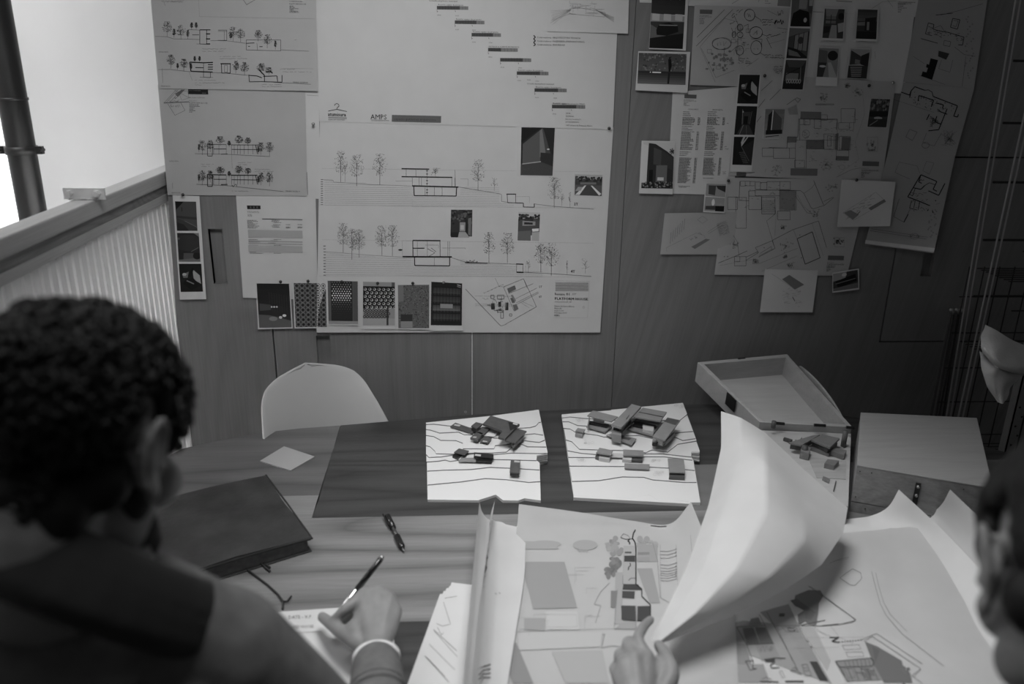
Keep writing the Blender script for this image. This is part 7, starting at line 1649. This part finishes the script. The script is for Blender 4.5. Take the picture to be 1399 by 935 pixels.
# collar ring
cl_ = Body(); ring = []
Pb, Pf = dp(25, 694, .70), dp(262, 790, .88); cc = (Pb + Pf) / 2; Bv = (Pf - Pb) / 2; Av = np.cross(Bv, (0, 0, 1)); Av = Av / np.linalg.norm(Av) * .084; dn = np.cross(Av, Bv); dn = dn / np.linalg.norm(dn); dn = dn if dn[2] < 0 else -dn
for k in range(25):
    a = 2 * math.pi * k / 24; ring.append((Av * math.cos(a) - Bv * math.sin(a), a))
for dz, rr, gr in ((0, .008, .97), (.010, .012, .99), (.022, .015, 1.02), (.036, .017, 1.05), (.050, .018, 1.08)): cl_.tube([tuple(cc + v * gr + dn * dz) for v, _ in ring], rr, 10)
cl_.solid('collar', m_collar, man, .005, 4)
sm_ = MB().tube([tuple(SR + v) for v in ((-.17, -.055, .105), (-.09, -.085, .06), (-.02, -.088, .0), (.02, -.07, -.05))], .0025, 6); sm_.obj('shoulder_seam', m_sweater, man)
tr_ = Body(); lower(tr_, -.42, .42, .495); 
for k in range(len(tr_.v)): pass
tr_.solid('trousers', m_trouser, man, .010, 3)
# wristband
wb_c = EL * .055 + WR * .945; ax = (WR - EL) / np.linalg.norm(WR - EL); u1 = np.cross(ax, (0, 0, 1)); u1 /= np.linalg.norm(u1); u2 = np.cross(u1, ax)
vs = []; fs = []; nb_ = 40
for k in range(nb_):
    a = 2 * math.pi * k / nb_
    for (dr, da) in ((.0385, -.006), (.0385, .006), (.0365, .006), (.0365, -.006)): vs.append(wb_c + (u1 * math.cos(a) + u2 * math.sin(a) * .86) * dr + ax * da)
for k in range(nb_):
    for j in range(4): fs.append((k * 4 + j, k * 4 + (j + 1) % 4, ((k + 1) % nb_) * 4 + (j + 1) % 4, ((k + 1) % nb_) * 4 + j))
mesh_obj('wristband', vs, fs, base_mat('white_band', .75, .4), man, smooth=False, label='white wristband')
stool('round stool under the person writing at the left', -.42, .42, .49)

# ---------------------------------------------------------------- the person at the right edge
hc2 = dp(1498, 795, .70); F2 = frame(16, 40, -3)
p2 = thing('person', 'person at the right edge with short dark hair, holding up the tracing sheet', 'person', (.62, .36, 0))
b = Body(); L = add_head(b, hc2, F2, 1.05)
neck = hc2 + F2 @ np.array([0, -.045, -.115]); sc2 = np.array([.62, .40, 1.12])
SL2, SR2 = np.array([.44, .44, 1.07]), np.array([.84, .40, 1.07])
b.limb([L(0, -.035, -.04), neck, sc2 + (0, 0, .03)], [.058, .060, .075]); b.limb([SL2, SR2], [.065, .065]); b.ell((.63, .32, .86), (.17, .11, .26)); lower(b, .63, .26, .50)
EL2 = np.array([.30, .68, .80]); WL2 = T(876, 985, .805)
b.limb([SL2, EL2], [.052, .042]).limb([EL2, WL2], [.042, .028])
ER2, WR2 = np.array([.92, .48, .80]), np.array([.80, .62, .68]); b.limb([SR2, ER2], [.052, .042]).limb([ER2, WR2], [.042, .027])
mc = [T(884, 897, .834), T(867, 899, .838), T(853, 908, .832), T(845, 924, .820)]
fg = [[T(872, 874, .842), T(880, 856, .834), T(889, 847, .824)],
      [T(857, 881, .832), T(862, 876, .812), T(874, 882, .800)],
      [T(846, 896, .818), T(852, 892, .798), T(866, 897, .790)],
      [T(840, 914, .804), T(848, 907, .786), T(862, 912, .782)]]
th = [T(905, 948, .812), T(917, 922, .824), T(912, 900, .828), T(900, 882, .822)]
b.ell(tuple(T(876, 922, .818)), (.034, .030, .018)); b.ell(tuple(T(898, 920, .815)), (.022, .030, .018))
hand(b, WL2, None, mc, fg, th)
ml = [WR2 + np.array(v) for v in ((-.05, .06, .0), (-.03, .075, .0), (-.01, .08, .0), (.01, .08, -.002))]
hand(b, WR2, None, ml, [[m + np.array((-.01, .035, -.003)), m + np.array((-.015, .055, -.012))] for m in ml], [WR2, WR2 + np.array((-.05, .02, -.004)), WR2 + np.array((-.07, .05, -.01))])
b.solid('body', m_skin, p2, .0034, 5, .5)
add_face(L, F2, 1.05, p2, m_hair)
hair_piece(L, F2, 1.05, p2, m_hair, 8, curly=False)
s_ = Body(); s_.ell((.63, .30, .90), (.205, .150, .22)); s_.ell((.63, .28, .74), (.20, .145, .20)); s_.limb([SL2, sc2 + (0, -.03, 0), SR2], [.080, .096, .080]); s_.limb([SL2, EL2, WL2 * .8 + EL2 * .2], [.078, .058, .043]); s_.limb([SR2, ER2, WR2], [.078, .058, .042])
s_.solid('jumper', m_sweater2, p2, .007, 8, .5)
tr_ = Body(); lower(tr_, .63, .26, .495); tr_.solid('trousers', m_trouser, p2, .010, 3)
stool('round stool under the person at the right edge', .63, .26, .49)
